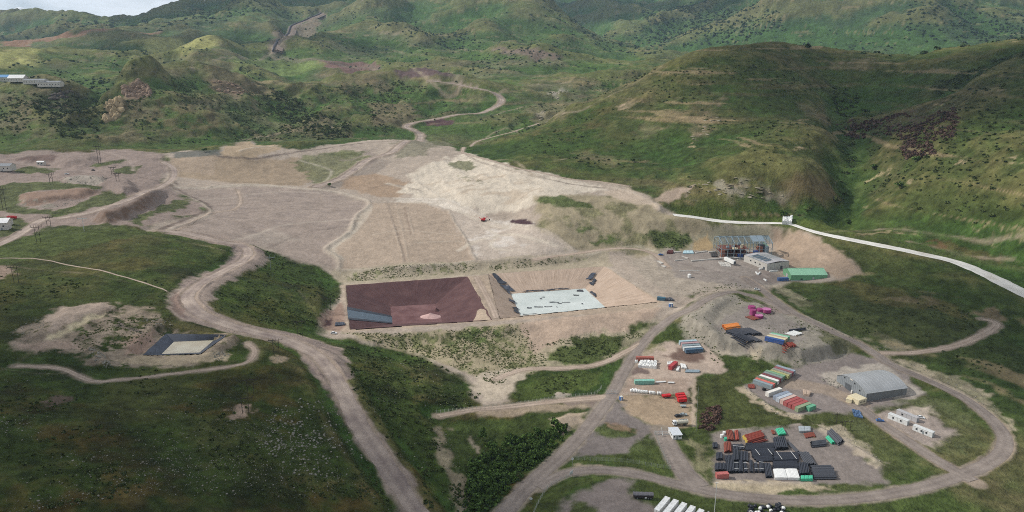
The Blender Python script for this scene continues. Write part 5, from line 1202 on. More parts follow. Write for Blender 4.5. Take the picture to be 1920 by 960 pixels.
def green_shed():
    a=hit(1482.5,527);b=hit(1551,520.5); L=math.hypot(b.x-a.x,b.y-a.y); ang=math.atan2(b.y-a.y,b.x-a.x); W=18.0; He,Hp=5.4,8.6
    r=thing('green_shed','light green metal shed with gabled roof below the cut slope','shed',(a.x,a.y,min(a.z,b.z)-.1),ang)
    for y in (0.0,W):
        m=MB();vs=[];fs=[];n=int(L/.9)
        for i in range(n*2+1):
            x=L*i/(n*2); o=.07 if i%2 else 0; vs+=[(x,y-o if y==0 else y+o,.7),(x,y-o if y==0 else y+o,He)]
        for i in range(n*2): fs.append((2*i,2*i+2,2*i+3,2*i+1))
        m.add(vs,fs); m.build('side_wall',M_GREENW,r)
    for x in (0,L): MB().add([(x,0,.7),(x,W,.7),(x,W,He),(x,W/2,Hp),(x,0,He)],[(0,1,2,3,4)]).build('gable_wall',M_GREENW,r)
    p=MB(); p.box((L/2,-.05,.35),(L+.1,.2,.7)); p.box((L/2,W+.05,.35),(L+.1,.2,.7)); p.box((-.05,W/2,.35),(.2,W,.7)); p.box((L+.05,W/2,.35),(.2,W,.7)); p.build('plinth',M_PORTB,r)
    n=int(L/3)
    for k in range(n):
        for s in (0,1):
            x0,x1=L*k/n-(.3 if k==0 else 0),L*(k+1)/n+(.3 if k==n-1 else 0); y0=-.4 if s==0 else W+.4; q=MB()
            vs=[]
            for (y,z) in ((y0,He-.12),(W/2,Hp+.1)): vs+=[(x0,y,z),(x0+.1,y,z+.12),(x0+.2,y,z),(x1,y,z)]
            q.add(vs,[(j,j+1,j+5,j+4) for j in range(3)]); q.build('roof_sheet',M_GREENR,r)
    MB().box((L/2,W/2,Hp+.16),(L+.5,.6,.14)).build('ridge_cap',M_GREENR,r)
    for f in (.3,.62,.85): MB().box((L*f,-.1,1.7 if f!=.62 else 2.0),(1.4,.14,1.2 if f!=.62 else 2.6)).build('window' if f!=.62 else 'door',M_DARK if f!=.62 else M_PORTB,r)
    MB().box((-.08,W*.5,2.2),(.12,3.6,3.6)).build('door',M_PORTB,r)
green_shed()
M_FRAME=mat('blue_grey_steel_frame',(150,168,176),.5,.3,noise=.06); M_OXIDE=mat('red_oxide_steel',(116,72,60),.7,noise=.2,scale=.5); M_BLUET=mat('blue_tank_paint',(44,74,130),.5,noise=.1); M_BLOCK=mat('brown_block',(150,102,84),.85,noise=.15,scale=.6); M_CONC=mat('pale_concrete',(186,182,174),.85,noise=.12,scale=.5,bump=.2)
def process_building():
    a=hit(1352,484);b=hit(1446,484.5); L=math.hypot(b.x-a.x,b.y-a.y); ang=math.atan2(b.y-a.y,b.x-a.x); W=24.0; He,Hp=13.5,17.5
    r=thing('process_building','unfinished steel framed plant building with open bays and red brown equipment','building',(a.x,a.y,max(a.z,b.z)-.15),ang)
    MB().box((L/2,W/2,.1),(L+1.5,W+1.5,.4)).build('floor_slab',M_CONC,r)
    nb=8; bay=L/nb
    for k in range(nb+1):
        x=bay*k
        for y in (0,W):
            c=MB(); c.box((x,y,He/2+.3),(.5,.16,He)); c.box((x-.17,y,He/2+.3),(.1,.5,He)); c.box((x+.17,y,He/2+.3),(.1,.5,He)); c.build('column',M_FRAME,r)
        for y0,z0,y1,z1 in ((0,He+.3,W/2,Hp+.3),(W,He+.3,W/2,Hp+.3)):
            q=MB(); q.tube((x,y0,z0),(x,y1,z1),.34,n=4); q.build('rafter',M_FRAME,r)
        if k in (0,2,5,nb):
            for y in (W/3,2*W/3): MB().box((x,y,(He+2)/2),(.3,.3,He+2)).build('column',M_FRAME,r)
    for s in (0,1):
        for t in np.linspace(.02,1,9):
            y=W/2*t if s==0 else W-W/2*t; z=He+.6+(Hp-He)*t
            MB().box((L/2,y,z),(L+.6,.16,.2)).build('purlin',M_FRAME,r)
    for y in (-.05,W+.05):
        for z in (4.2,8.3,He+.1): MB().box((L/2,y,z),(L,.16,.26)).build('girt',M_FRAME,r)
    for x,y0,y1 in ((0,0,W),(L,0,W)):
        for z in (4.2,8.3,He+.1): MB().box((x,W/2,z),(.16,W,.24)).build('girt',M_FRAME,r)
    for k in (0,nb-1):                          # wind bracing
        for (z0,z1) in ((.4,He),(He,.4)): MB().tube((bay*k,W+.1,z0),(bay*(k+1),W+.1,z1),.09,n=4).build('brace',M_FRAME,r)
    # partly clad right end
    p=MB(); p.box((L+.2,W*.72,4.8),(.12,W*.5,8.6)); p.build('green_cladding',M_GREENW,r)
    MB().add([(L+.25,W*.35,He+.4),(L+.25,W,He+.3),(L+.25,W/2,Hp+.3)],[(0,1,2)]).build('gable_panel',M_FRAME,r)
    rs=MB()
    for k in range(nb):
        for y0,z0,y1,z1 in ((W*.5,Hp+.55,W*.1,He+1.3),):
            if k in (5,6): rs.add([(bay*k+.2,y0,z0+.2),(bay*(k+1)-.2,y0,z0+.2),(bay*(k+1)-.2,y1,z1+.2),(bay*k+.2,y1,z1+.2)],[(0,1,2,3)])
    rs.build('roof_sheet',mat('blue_grey_roof_sheet',(138,154,164),.5,.3,noise=.08,scale=.3),r)
    # floors and plant inside
    for lv in (3.6,7.2):
        x0,x1=L*.02,L*.58
        MB().box(((x0+x1)/2,W*.5,lv),(x1-x0,W*.66,.25)).build('steel_floor',M_OXIDE,r)
        for fx in np.linspace(x0,x1,7):
            MB().box((fx,W*.18,lv-1.7),(.28,.28,3.3)).build('oxide_post',M_OXIDE,r); MB().box((fx,W*.18,lv+.6),(.08,.08,1.0)).build('rail_post',M_OXIDE,r)
        MB().box(((x0+x1)/2,W*.18,lv+1.05),(x1-x0,.08,.08)).build('hand_rail',M_OXIDE,r)
    rng=random.Random(3)
    for k in range(16):
        x=rng.uniform(L*.05,L*.55);y=rng.uniform(W*.22,W*.8);lv=rng.choice((.4,3.8,7.4)); s=rng.uniform(1.2,2.8)
        if k%3: MB().box((x,y,lv+s/2),(s*1.3,s,s)).build('machine',rng.choice((M_OXIDE,M_BLOCK,M_FRAME)),r,bevel=.12)
        else: MB().tube((x,y,lv),(x,y,lv+s*1.2),s*.55,n=12).build('vessel',rng.choice((M_OXIDE,M_CREAMW,M_FRAME)),r)
    MB().tube((L*.30,W*.2,7.4),(L*.30,W*.2,8.4),2.6,n=16).build('vessel',M_CREAMW,r)
    for x,y,w_,h in ((L*.40,W*.05,4.5,3.0),(L*.72,W*.12,4.2,5.2)): MB().box((x,y+2,h/2+.3),(w_,4,h)).build('blue_tank',M_BLUET,r,bevel=.15)
    for x,y,w_,h in ((L*.62,W*.08,3.2,4.0),(L*.82,W*.3,5.0,8.5),(L*.05,W*.1,3,6.5)): MB().box((x,y+1.5,h/2+.3),(w_,3,h)).build('block_wall',M_BLOCK,r)
    MB().tube((L*.88,W*.5,.4),(L*.88,W*.5,9.5),3.4,n=18).build('dark_vessel',mat('dark_vessel',(58,64,72),.5,noise=.15),r)
    MB().tube((L*.96,W*.42,.4),(L*.96,W*.42,8),2.6,n=18).build('vessel',M_FRAME,r)
process_building()
def service_shed():
    C0=hit(1437.5,508);A=hit(1407,489);B=hit(1478.5,502.5)
    ang=math.atan2(B.y-C0.y,B.x-C0.x); L=math.hypot(B.x-C0.x,B.y-C0.y); nx,ny=-math.sin(ang),math.cos(ang); W=max(abs((A.x-C0.x)*nx+(A.y-C0.y)*ny),18); H=6.4
    r=thing('service_shed','pale grey flat roofed shed with blue grey roof openings in front of the steel frame','shed',(C0.x,C0.y,min(A.z,B.z,C0.z)-.1),ang)
    for yy in (.1,W-.1): MB().box((L/2,yy,H/2),(L,.2,H)).build('long_wall',M_CONC,r)
    for xx in (.1,L-.1): MB().box((xx,W/2,H/2),(.2,W-.4,H)).build('side_wall',M_CONC,r)
    n=6
    for k in range(n):
        y0=W*k/n; y1=W*(k+1)/n-.35
        q=MB(); q.add([(-.3,y0,H+.15),(L/2,y0,H+1.2),(L+.3,y0,H+.15),(-.3,y1,H+.15),(L/2,y1,H+1.2),(L+.3,y1,H+.15)],[(0,1,4,3),(1,2,5,4)]); q.build('roof_sheet',M_PORTB if k not in (2,3,4) else M_HROOF,r)
    for k in (1,2,3,4):
        q=MB(); y0=W*k/n+.5
        q.add([(L*.12,y0,H+.15+.26+.06),(L*.42,y0,H+1.2*.84+.24),(L*.42,y0+W/n-1.4,H+1.2*.84+.24),(L*.12,y0+W/n-1.4,H+.15+.26+.06)],[(0,1,2,3)]); q.build('skylight',mat('skylight',(88,104,116),.3,.2) if k==1 else bpy.data.materials['skylight'],r)
    for k in range(1,6): MB().box((L*k/6,-.05,H/2),(.12,.14,H)).build('pilaster',M_PORTB,r)
    MB().box((L*.66,-.06,1.6),(2.4,.16,3.0)).build('door',M_HDARK,r); MB().box((-.06,W*.12,1.4),(.16,2.2,2.6)).build('door',M_HDARK,r)
    for k in range(3): MB().box((-.05,W*(.3+.2*k),3.6),(.14,1.6,1.1)).build('window',M_DARK,r)
service_shed()
def trailer():
    x,y,ang,_,L=from_edge((1353,487.5),(1379,500.5),2.6)
    L=max(min(L,15),12.5)
    r=thing('box_trailer','white box semi trailer parked in front of the steel frame','trailer',(x,y,gz(x,y)),ang)
    MB().box((0,0,2.55),(L,2.6,2.9)).build('cargo_box',mat('white_paint',(226,226,222),.5,noise=.05),r,bevel=.05)
    for k in range(1,8): 
        for s in (-1,1): MB().box((-L/2+L*k/8,s*1.32,2.55),(.08,.05,2.7)).build('side_rib',M_STEEL,r)
    MB().box((0,0,.95),(L-.5,1.2,.25)).build('chassis',M_DARK,r)
    for sx in (-L/2+1.6,-L/2+2.9,-L/2+4.2):
        for s in (-1,1): MB().tube((sx,s*1.0,.5),(sx,s*1.28,.5),.5,n=12).build('wheel',M_DARK,r)
    for s in (-1,1): MB().box((L/2-2.5,s*.8,.5),(.18,.18,1.0)).build('support_leg',M_STEEL,r)
    MB().box((L/2+.03,0,2.55),(.06,2.3,2.6)).build('door',M_HDARK,r)
trailer()
# ------------------------------------------------------------------ stacks of pipe and sheet
M_BLKP=mat('black_pipe',(46,49,58),.32,noise=.25,scale=.6,spec=.6); M_BLKD=mat('charcoal_pipe',(74,76,82),.45,noise=.2,scale=.6,spec=.5)
M_RUSTP=mat('red_brown_pipe',(126,66,52),.7,noise=.25,scale=.8,rust=(92,50,36),rust_amt=.5); M_REDP=mat('red_pipe',(144,68,54),.65,noise=.2,scale=.8)
M_TEAL=mat('teal_plastic',(70,180,142),.45,noise=.1,scale=.8); M_ORANGE=mat('orange_plastic_pipe',(226,144,72),.5,noise=.12,scale=.5)
M_WRAP=mat('white_wrap',(226,226,222),.55,noise=.08,scale=.6,bump=.25); M_YELLOW=mat('yellow_cap',(196,170,84),.6); M_MAG=mat('magenta_pipe_coil',(150,50,108),.45,noise=.12,scale=.8); M_PINK=mat('pink_coil_top',(190,118,160),.5)
M_WOOD=mat('pale_timber',(150,128,98),.85,noise=.2,scale=1.2)
_PM={}
def pipe_mesh(n=8):
    if n not in _PM:
        b=MB(); b.tube((-.5,0,0),(.5,0,0),.5,n=n,cap=False)
        b.add([],[]); ring=[(x,.5*math.cos(2*math.pi*k/n),.5*math.sin(2*math.pi*k/n)) for x in (-.46,.46) for k in range(n)]
        b.add(ring,[tuple(range(n)),tuple(range(2*n-1,n-1,-1))]); _PM[n]=b.mesh('pipe',True)
    return _PM[n]
def bundle(name,label,q,m,dia=.8,layers=1,cat='pipe stack',group=None,ends=None,strap=None,part='pipe',jit=.35,seed=0,gap=1.0):
    """pipes lying along q[0]-q[1] (q[3]-q[2] is the far side of the stack); q in photograph pixels"""
    P=[hit(*p) for p in q]; rng=random.Random(seed+len(label))
    a=(P[0]+P[3])/2;b=(P[1]+P[2])/2; L=math.hypot(b.x-a.x,b.y-a.y); ang=math.atan2(b.y-a.y,b.x-a.x)
    nx,ny=-math.sin(ang),math.cos(ang)
    s0=((P[0].x-a.x)*nx+(P[0].y-a.y)*ny); s1=((P[3].x-a.x)*nx+(P[3].y-a.y)*ny)
    W=abs(s1-s0); sk=((P[3].x-P[0].x)*math.cos(ang)+(P[3].y-P[0].y)*math.sin(ang))
    W*=1.14 if m in (M_BLKP,M_BLKD) else 1.0; L*=1.06 if m in (M_BLKP,M_BLKD) else 1.0
    cx,cy=(a.x+b.x)/2,(a.y+b.y)/2
    r=thing(name,label,cat,(cx,cy,gz(cx,cy)),ang,group); n=max(int(round(W/(dia*gap))),2)
    sl=(gz(cx+math.cos(ang)*L/2,cy+math.sin(ang)*L/2)-gz(cx-math.cos(ang)*L/2,cy-math.sin(ang)*L/2))/max(L,1)
    sg=1 if s1>s0 else -1
    for lay in range(layers):
        for k in range(n-lay):
            y=(-W/2+dia*gap*(k+.5+lay*.5))*sg; f=(k+.5)/n-.5
            wx,wy=cx+nx*y,cy+ny*y
            z=gz(wx,wy)-gz(cx,cy)+dia*.5+lay*dia*.84+.12+.1*dia*rng.random()
            o=link(part,pipe_mesh(),m,r,loc=(sk*f+rng.uniform(-jit,jit),y,z),rot=(rng.random()*6,-math.atan(sl),rng.uniform(-.008,.008)),scale=(L*rng.uniform(.95,1.0),dia*.97,dia*.97))
            if ends: link('end_cap',ends_mesh(),ends,o,loc=(-.49,0,0))
    if strap:
        for f in strap:
            MB().box((L*f,0,dia*layers*.92+.3),(.18,W,.08)).build('strap',M_WRAP,r)
    for f in (-.36,.36): MB().box((L*f,0,.07),(.3,W*.98,.16)).build('timber',M_WOOD,r)
    return r
def ends_mesh():
    if 'e' not in _PM: _PM['e']=MB().tube((-.03,0,0),(.02,0,0),.52,n=8).mesh('end_cap')
    return _PM['e']
def Z5(x,y): return (1320+x/8,790+y/8)
def Z6(x,y): return (1450+x/8,790+y/8)
def q5(*a): return [Z5(*p) for p in a]
def q6(*a): return [Z6(*p) for p in a]
bundle('pipe_stack','red brown pipes in the top left corner of the pipe yard beside small green bins',q5((325,155),(370,300),(455,300),(435,150)),M_RUSTP,.75,2)
bundle('pipe_stack','short bright red brown pipes right of the top left stack in the pipe yard',q5((455,155),(465,298),(540,295),(515,150)),M_REDP,.7,2)
bundle('pipe_stack','wide fan of red brown pipes with yellow ends behind the black pipes',q5((575,235),(850,175),(900,245),(640,340)),M_REDP,.8,2,ends=M_YELLOW)
bundle('pipe_stack','narrow red pipes lying along the right side of the yellow ended stack',q5((690,345),(915,270),(950,315),(770,350)),M_REDP,.7,2)
bundle('pipe_stack','red brown pipes in two dark and light bands left of the black pipes',q5((292,340),(300,475),(425,478),(412,332)),M_RUSTP,.8,2)
B='black pipe stacks in the pipe yard'
bundle('pipe_stack','small square black stack at the left edge of the pipe yard',q5((128,345),(132,415),(205,412),(200,342)),M_BLKP,.7,2)
bundle('pipe_stack','square black stack above the salmon container row',q5((182,497),(188,590),(270,588),(268,492)),M_BLKP,.7,2)
bundle('pipe_stack','broad flat black stack directly behind the salmon pink container',q5((168,655),(172,750),(325,748),(318,650)),M_BLKP,.7,2)
bundle('pipe_stack','black stack between the red brown pipes and the striped black ones',q5((318,530),(325,602),(430,598),(424,505)),M_BLKP,.7,1)
bundle('pipe_stack','black pipes standing at a slight angle beside the flat black stack',q5((328,612),(350,762),(440,788),(438,602)),M_BLKP,.75,2)
for k,(x0,x1,x2,x3,t,st) in enumerate(((447,455,512,508,632,1),(515,520,582,578,612,0),(586,600,668,640,632,1),(680,690,742,735,602,0),(752,762,815,806,640,1),(826,836,892,886,622,1))):
    bundle('pipe_stack',['black bundle with two white straps, first of the strapped row','unstrapped black bundle between the two strapped ones','strapped black bundle third in the front row of the yard','plain black bundle fourth in the front row of the yard','strapped black bundle fifth in the front row of the yard','black bundle sixth in the front row with one strap'][k],q5((x0,t),(x1,772),(x2,772),(x3,t)),M_BLKP,.6,2,'pipe stack',B,strap=(-.32,.3) if st else None)
bundle('pipe_stack','long slanted black bundle left of the white wrapped stack',q5((900,655),(925,852),(1022,838),(985,650)),M_BLKP,.7,2)
bundle('pipe_stack','small black bundle topped by a pale strap under the red pipes',q5((440,360),(445,440),(600,430),(590,352)),M_BLKP,.7,1,strap=(0,))
bundle('pipe_stack','black pipes lying upright behind the first strapped bundles',q5((436,445),(442,605),(525,600),(515,440)),M_BLKP,.75,2)
bundle('pipe_stack','black pipes upright in the middle of the yard next to a grey gap',q5((535,462),(535,606),(655,604),(650,470)),M_BLKP,.75,1)
bundle('pipe_stack','longest black pipes running across the top of the black field',q5((640,350),(1050,345),(1060,430),(610,440)),M_BLKP,.8,1)
bundle('pipe_stack','black pipes across the middle of the field with white marks',q5((710,452),(1045,445),(1050,520),(715,530)),M_BLKP,.8,1,strap=(-.22,.3))
bundle('pipe_stack','black pipes across the field just above the strapped bundles',q5((715,540),(1050,530),(1050,610),(800,612)),M_BLKP,.8,1)
bundle('pipe_stack','wide black pipes across the right half of the field',q6((0,500),(350,498),(360,600),(0,608)),M_BLKP,.8,2,strap=(-.25,.32))
bundle('pipe_stack','black pipes across the field right behind the white wrapped stack',q6((0,618),(355,610),(370,722),(0,728)),M_BLKP,.8,1)
bundle('pipe_stack','tilted thick black bundle above the right half of the field',q6((0,275),(45,440),(205,415),(165,262)),M_BLKP,1.0,2)
bundle('pipe_stack','thin curved looking dark bundle right of the tilted one',q6((205,335),(330,465),(400,470),(245,320)),M_BLKD,.7,1)
bundle('pipe_stack','slanting dark grey bundle pointing to the lower right of the yard',q6((380,488),(510,685),(610,650),(520,500)),M_BLKD,.8,2)
bundle('pipe_stack','upright dark bundle behind the white and teal bin',q6((375,655),(405,815),(535,805),(520,645)),M_BLKP,.75,2)
bundle('pipe_stack','wide charcoal bundle at the lower right corner of the pipe yard',q6((570,735),(900,728),(915,880),(605,872)),M_BLKD,.9,2)
bundle('pipe_stack','low charcoal strip behind the wide charcoal bundle',q6((560,680),(855,672),(890,722),(575,728)),M_BLKD,.8,1)
bundle('pipe_stack','isolated dark bundle in the open right part of the pipe yard',q6((558,330),(765,300),(785,378),(580,398)),M_BLKD,.8,2)
bundle('pipe_stack','big charcoal bundle against the right bank of the pipe yard',q6((870,160),(1085,320),(940,340),(812,205)),M_BLKD,.8,2)
bundle('pipe_stack','teal pipes leaning beside the big charcoal bundle',q6((780,255),(870,352),(930,345),(840,248)),M_TEAL,.8,2)
bundle('pipe_stack','teal pipes at the top edge of the pipe yard with a white top',q6((30,135),(75,222),(195,218),(150,125)),M_TEAL,.8,2)
bundle('pipe_stack','dark scrap pipes left of the teal ones at the top edge',q5((1000,145),(1035,205),(1068,200),(1050,140)),M_RUSTP,.6,1)
bundle('pipe_stack','rusty brown reinforcing bars below the grey sheet box',q6((450,190),(520,250),(600,245),(605,172)),M_RUSTP,.5,1)
bundle('pipe_stack','orange plastic pipes on the rubble mound',[(1353,612),(1384,608),(1385.5,616.5),(1359,620.5)],M_ORANGE,1.0,2)
def Z2(x,y): return (1320+x/6.855,540+y/6.855)
def q2(*a): return [Z2(*p) for p in a]
bundle('pipe_stack','upper stack of black pipes beside the orange pipes on the mound',q2((278,578),(470,632),(600,615),(420,545)),M_BLKP,.9,2)
bundle('pipe_stack','black pipes at the right tip of the mound stacks',q2((450,545),(610,618),(740,603),(600,545)),M_BLKP,.9,2)
bundle('pipe_stack','lower stack of black pipes nearest the edge of the mound',q2((335,640),(540,728),(640,712),(470,620)),M_BLKP,.9,2)
bundle('pipe_stack','lower right black pipes with pointed end on the mound',q2((480,622),(650,706),(722,690),(590,625)),M_BLKP,.9,1)
bundle('pipe_stack','long black pipe bundle at the right side of the mound',q2((1092,553),(1290,528),(1300,545),(1098,568)),M_BLKP,.9,2)
bundle('beam_stack','brown timber beams below the magenta coils',q2((528,378),(640,420),(708,408),(605,367)),M_RUSTP,.8,1,'beam stack')
bundle('beam_stack','dark red steel beams beside the mound containers',q2((952,778),(1022,815),(1192,775),(1130,735)),M_REDP,.9,2,'beam stack')
bundle('pipe_stack','white plastic pipes heaped beside the mint container',q2((1035,590),(1180,630),(1250,585),(1150,565)),M_WRAP,.9,1)
bundle('pipe_stack','white pipes right of the turquoise container',[(1229,719),(1248.5,717.5),(1248.5,715.5),(1229,716.5)],M_WRAP,.7,1,jit=.1)
bundle('pipe_stack','short white pipes at the right end of the white pipe line',[(1252,719.5),(1264,719.5),(1264,717.5),(1252,717)],M_WRAP,.7,1,jit=.1)
bundle('beam_stack','long pale steel girders at the edge of the container pad',[(1284,699.5),(1312,699.5),(1311,695.5),(1285,695)],mat('pale_steel',(160,176,184),.4,.3,noise=.1),.8,1,'beam stack')
for lab,q in (('white slab standing near the red container, left of the pair',[(1276,683.5),(1279,692),(1281.5,691.5),(1278.5,683)]),('white slab standing near the red container, right of the pair',[(1281,684.5),(1284,693),(1286.5,692),(1284,684)]),('white slab lying right beside the bright red container',[(1270,689),(1267,697),(1271.5,696.5),(1275,689)])):
    P=[hit(*p) for p in q]; c=sum(P,Vector((0,0,0)))/4; r=thing('slab_stack',lab,'slab',c[:],math.atan2((P[1]-P[0]).y,(P[1]-P[0]).x)); L=(P[1]-P[0]).length; W=max((P[3]-P[0]).length,1.6)
    for k in range(3): MB().box((0,0,.2+.34*k),(L,W*(1-.04*k),.28)).build('slab',M_WRAP,r,bevel=.03)
# ------------------------------------------------------------------ wrapped stacks, bins, coils
def wrapped(name,label,q,h,m,cat,rows=(3,1),sag=.12,m2=None,part='wrapped_pack'):
    """packs covered in sheet, standing on four ground corners (pixels, anticlockwise from lower left)"""
    P=[hit(*p) for p in q]; c=sum(P,Vector((0,0,0)))/4; r=thing(name,label,cat,(c.x,c.y,gz(c.x,c.y)))
    a,b=rows
    for i in range(a):
        for j in range(b):
            def at(s,t):
                p=(P[0]*(1-s)+P[1]*s)*(1-t)+(P[3]*(1-s)+P[2]*s)*t; return Vector((p.x-c.x,p.y-c.y,gz(p.x,p.y)-gz(c.x,c.y)))
            g=.015; n=5; V=[];F=[]
            for k in range(n+1):
                for l in range(n+1):
                    s=(i+g+(1-2*g)*k/n)/a;t=(j+g+(1-2*g)*l/n)/b; p=at(s,t); e=(k in(0,n))+(l in (0,n))
                    hh=h*(1-.08*e)+sag*(random.random()-.5)
                    V.append((p.x,p.y,p.z+hh))
            m0=len(V)
            for k in range(n):
                for l in range(n): F.append((k*(n+1)+l,(k+1)*(n+1)+l,(k+1)*(n+1)+l+1,k*(n+1)+l+1))
            edge=[(k,0) for k in range(n+1)]+[(n,l) for l in range(1,n+1)]+[(k,n) for k in range(n-1,-1,-1)]+[(0,l) for l in range(n-1,0,-1)]
            for (k,l) in edge:
                p=V[k*(n+1)+l]; s=(i+g+(1-2*g)*k/n)/a;t=(j+g+(1-2*g)*l/n)/b; q_=at(s,t); V.append((q_.x,q_.y,q_.z-.15))
            ne=len(edge)
            for e in range(ne):
                k,l=edge[e];k2,l2=edge[(e+1)%ne]; F.append((k*(n+1)+l,k2*(n+1)+l2,m0+(e+1)%ne,m0+e))
            mb=MB(); mb.add(V,F); mb.build(part,m2 if (m2 and (i+j)%2) else m,r)
    return r
wrapped('wrapped_stack','white wrapped stack at the front edge of the pipe yard',q6((20,882),(395,888),(350,745),(-10,745)),1.6,M_WRAP,'wrapped stack',(2,1))
bn=wrapped('bin_row','white topped teal bins right of the white wrapped stack',q6((408,902),(590,900),(590,850),(408,850)),1.7,M_TEAL,'bin row',(3,1),.03)
P_=[hit(*Z6(*p)) for p in ((408,850),(590,850))]; 
wrapped('sheet_stack','pale grey metal sheets at the top edge of the pipe yard',q6((385,172),(556,168),(556,100),(372,95)),1.3,mat('pale_metal_sheet',(176,184,186),.4,.35,noise=.08),'sheet stack',(2,2),.04)
wrapped('bag_heap','large heap of white bags beside the wet brown turning place',[(1196,689),(1231,692),(1232,680),(1200,679)],1.9,M_WRAP,'bag heap',(5,2),.9,part='bag')
wrapped('bag_heap','small heap of white bags left of the bright red container',[(1250,687),(1258,687),(1262,681),(1251,682)],1.6,M_WRAP,'bag heap',(2,2),.6,part='bag')
wrapped('bag_heap','single pair of white bags at the corner of the brick red container',[(1190,681),(1195,681),(1196,677.5),(1191,678)],1.4,M_WRAP,'bag heap',(2,1),.5,part='bag')
wrapped('tarpaulin_heap','blue tarpaulins heaped along the road by the grey hangar',[(1601,781),(1618,785),(1612,772),(1597,768)],.8,mat('blue_tarpaulin',(70,96,128),.5,noise=.2,scale=.5),'tarpaulin heap',(2,2),.7,part='tarpaulin')
wrapped('timber_pack','pale wrapped timber packs in the open hangar yard',[(1507,742),(1517,744),(1521,737),(1505,733)],1.5,mat('pale_board',(176,156,138),.8,noise=.15),'timber pack',(2,1),.15)
wrapped('sheet_stack','light blue sheets along the back of the plant terrace',[(1280,476),(1301,476),(1299,471),(1282,471)],.9,mat('light_blue_sheet',(178,206,212),.5,noise=.1),'sheet stack',(3,1),.15)
wrapped('tarpaulin_heap','dark brown tarpaulin heap at the left corner of the plant terrace',[(1250,476),(1262,476),(1262,471.5),(1252,471.5)],1.6,mat('maroon_tarpaulin',(96,52,48),.7,noise=.2),'tarpaulin heap',(2,1),.6)
wrapped('steel_rack','dark steel rack lying left of the white box trailer',[(1334,482),(1345,482),(1342,474),(1332,475)],1.0,mat('dark_steel_rack',(70,68,66),.6,noise=.2),'steel rack',(3,2),.2)
wrapped('membrane_roll','white folded membrane standing upright on the bank above the channel',[(1466,421),(1484,421),(1486,411),(1467,412)],4.2,M_WRAP,'membrane',(2,2),1.6,part='membrane_fold')
wrapped('hay_heap','dark brown sheet heap on the container yard corner',[(1404,728),(1416,729),(1414,722),(1402,722)],.7,mat('rust_sheet',(132,64,52),.75,noise=.2),'sheet heap',(2,1),.2)
M_SACK=mat('white_sack',(230,230,226),.7,noise=.06,scale=1.5,bump=.2)
def sack_mesh(sd):
    bm=bmesh.new(); bmesh.ops.create_icosphere(bm,subdivisions=2,radius=1); rng=random.Random(sd)
    for v in bm.verts:
        p=v.co; v.co=Vector((max(-.8,min(.8,p.x*1.15)),max(-.8,min(.8,p.y*1.15)),max(-.75,p.z*(1.0+.15*rng.random()))))*(1+.08*(rng.random()-.5))
    me=bpy.data.meshes.new('bulk_bag'); bm.to_mesh(me); bm.free(); me.shade_smooth(); return me
SK=[sack_mesh(k) for k in range(3)]
xs=[1184,1186.5,1189,1192,1194.5,1197.5,1200,1203,1206,1209,1212,1219,1223,1226,1234,1238]
for i,u in enumerate(xs):
    p=hit(u,734.5+ (u-1184)*.1+(-1.5 if i in (1,3) else 0)); o=link('bulk_bag',SK[i%3],M_SACK,loc=(p.x,p.y,gz(p.x,p.y)+.75),rot=(0,0,i),scale=(1.15,.95,1.05)); tag(o,'white bulk bag in the line along the upper edge of the parking yard','bulk bag','white bulk bags lined along the parking yard')
def coil(u,v,d,h,m,top,label):
    p=hit(u,v); r=thing('pipe_coil',label,'pipe coil',(p.x,p.y,gz(p.x,p.y)),0,'magenta pipe coils on the mound'); n=max(int(h/.34),3)
    for k in range(n):
        V=[];F=[];N=28;K=6
        for i in range(N):
            t=2*math.pi*i/N
            for j in range(K):
                a=2*math.pi*j/K; rr=d/2-.2+.2*math.cos(a); V.append((rr*math.cos(t),rr*math.sin(t),.2+.34*k+.2*math.sin(a)))
        for i in range(N):
            for j in range(K): F.append((i*K+j,((i+1)%N)*K+j,((i+1)%N)*K+(j+1)%K,i*K+(j+1)%K))
        mb=MB(); mb.add(V,F); mb.build('pipe_turn',m,r,True)
    MB().tube((0,0,.1),(0,0,h-.05),d/2-.3,n=24).build('inner_wrap',top,r,False)
coil(1409.5,579,5.4,2.2,M_MAG,M_MAG,'magenta pipe coil at the back left of the group')
coil(1411.5,590,4.8,4.0,M_MAG,M_MAG,'tall magenta pipe coil at the front left of the group')
coil(1423,595,6.0,1.9,M_MAG,M_PINK,'low magenta coil nearest the camera')
coil(1425,583,5.2,1.9,M_MAG,M_MAG,'dark magenta coil in the middle of the group')
coil(1437,585,6.8,2.5,M_MAG,M_PINK,'largest magenta coil with a pink top at the right of the group')
coil(1431.5,732.5,3.0,1.2,mat('black_tyre',(36,36,38),.8),M_DARK,'black pipe coil leaning by the blue grey container end') if False else None
# tyre
p=hit(1432.5,731.5); tr=thing('tyre_stack','black tyres lying at the end of the blue grey container','tyre stack',(p.x,p.y,gz(p.x,p.y)))
for k in range(3): MB().tube((0,0,.05+.42*k),(0,0,.42+.42*k),1.2-.08*k,n=16).build('tyre',mat('black_rubber',(34,34,36),.85,noise=.2) if k==0 else bpy.data.materials['black_rubber'],tr)
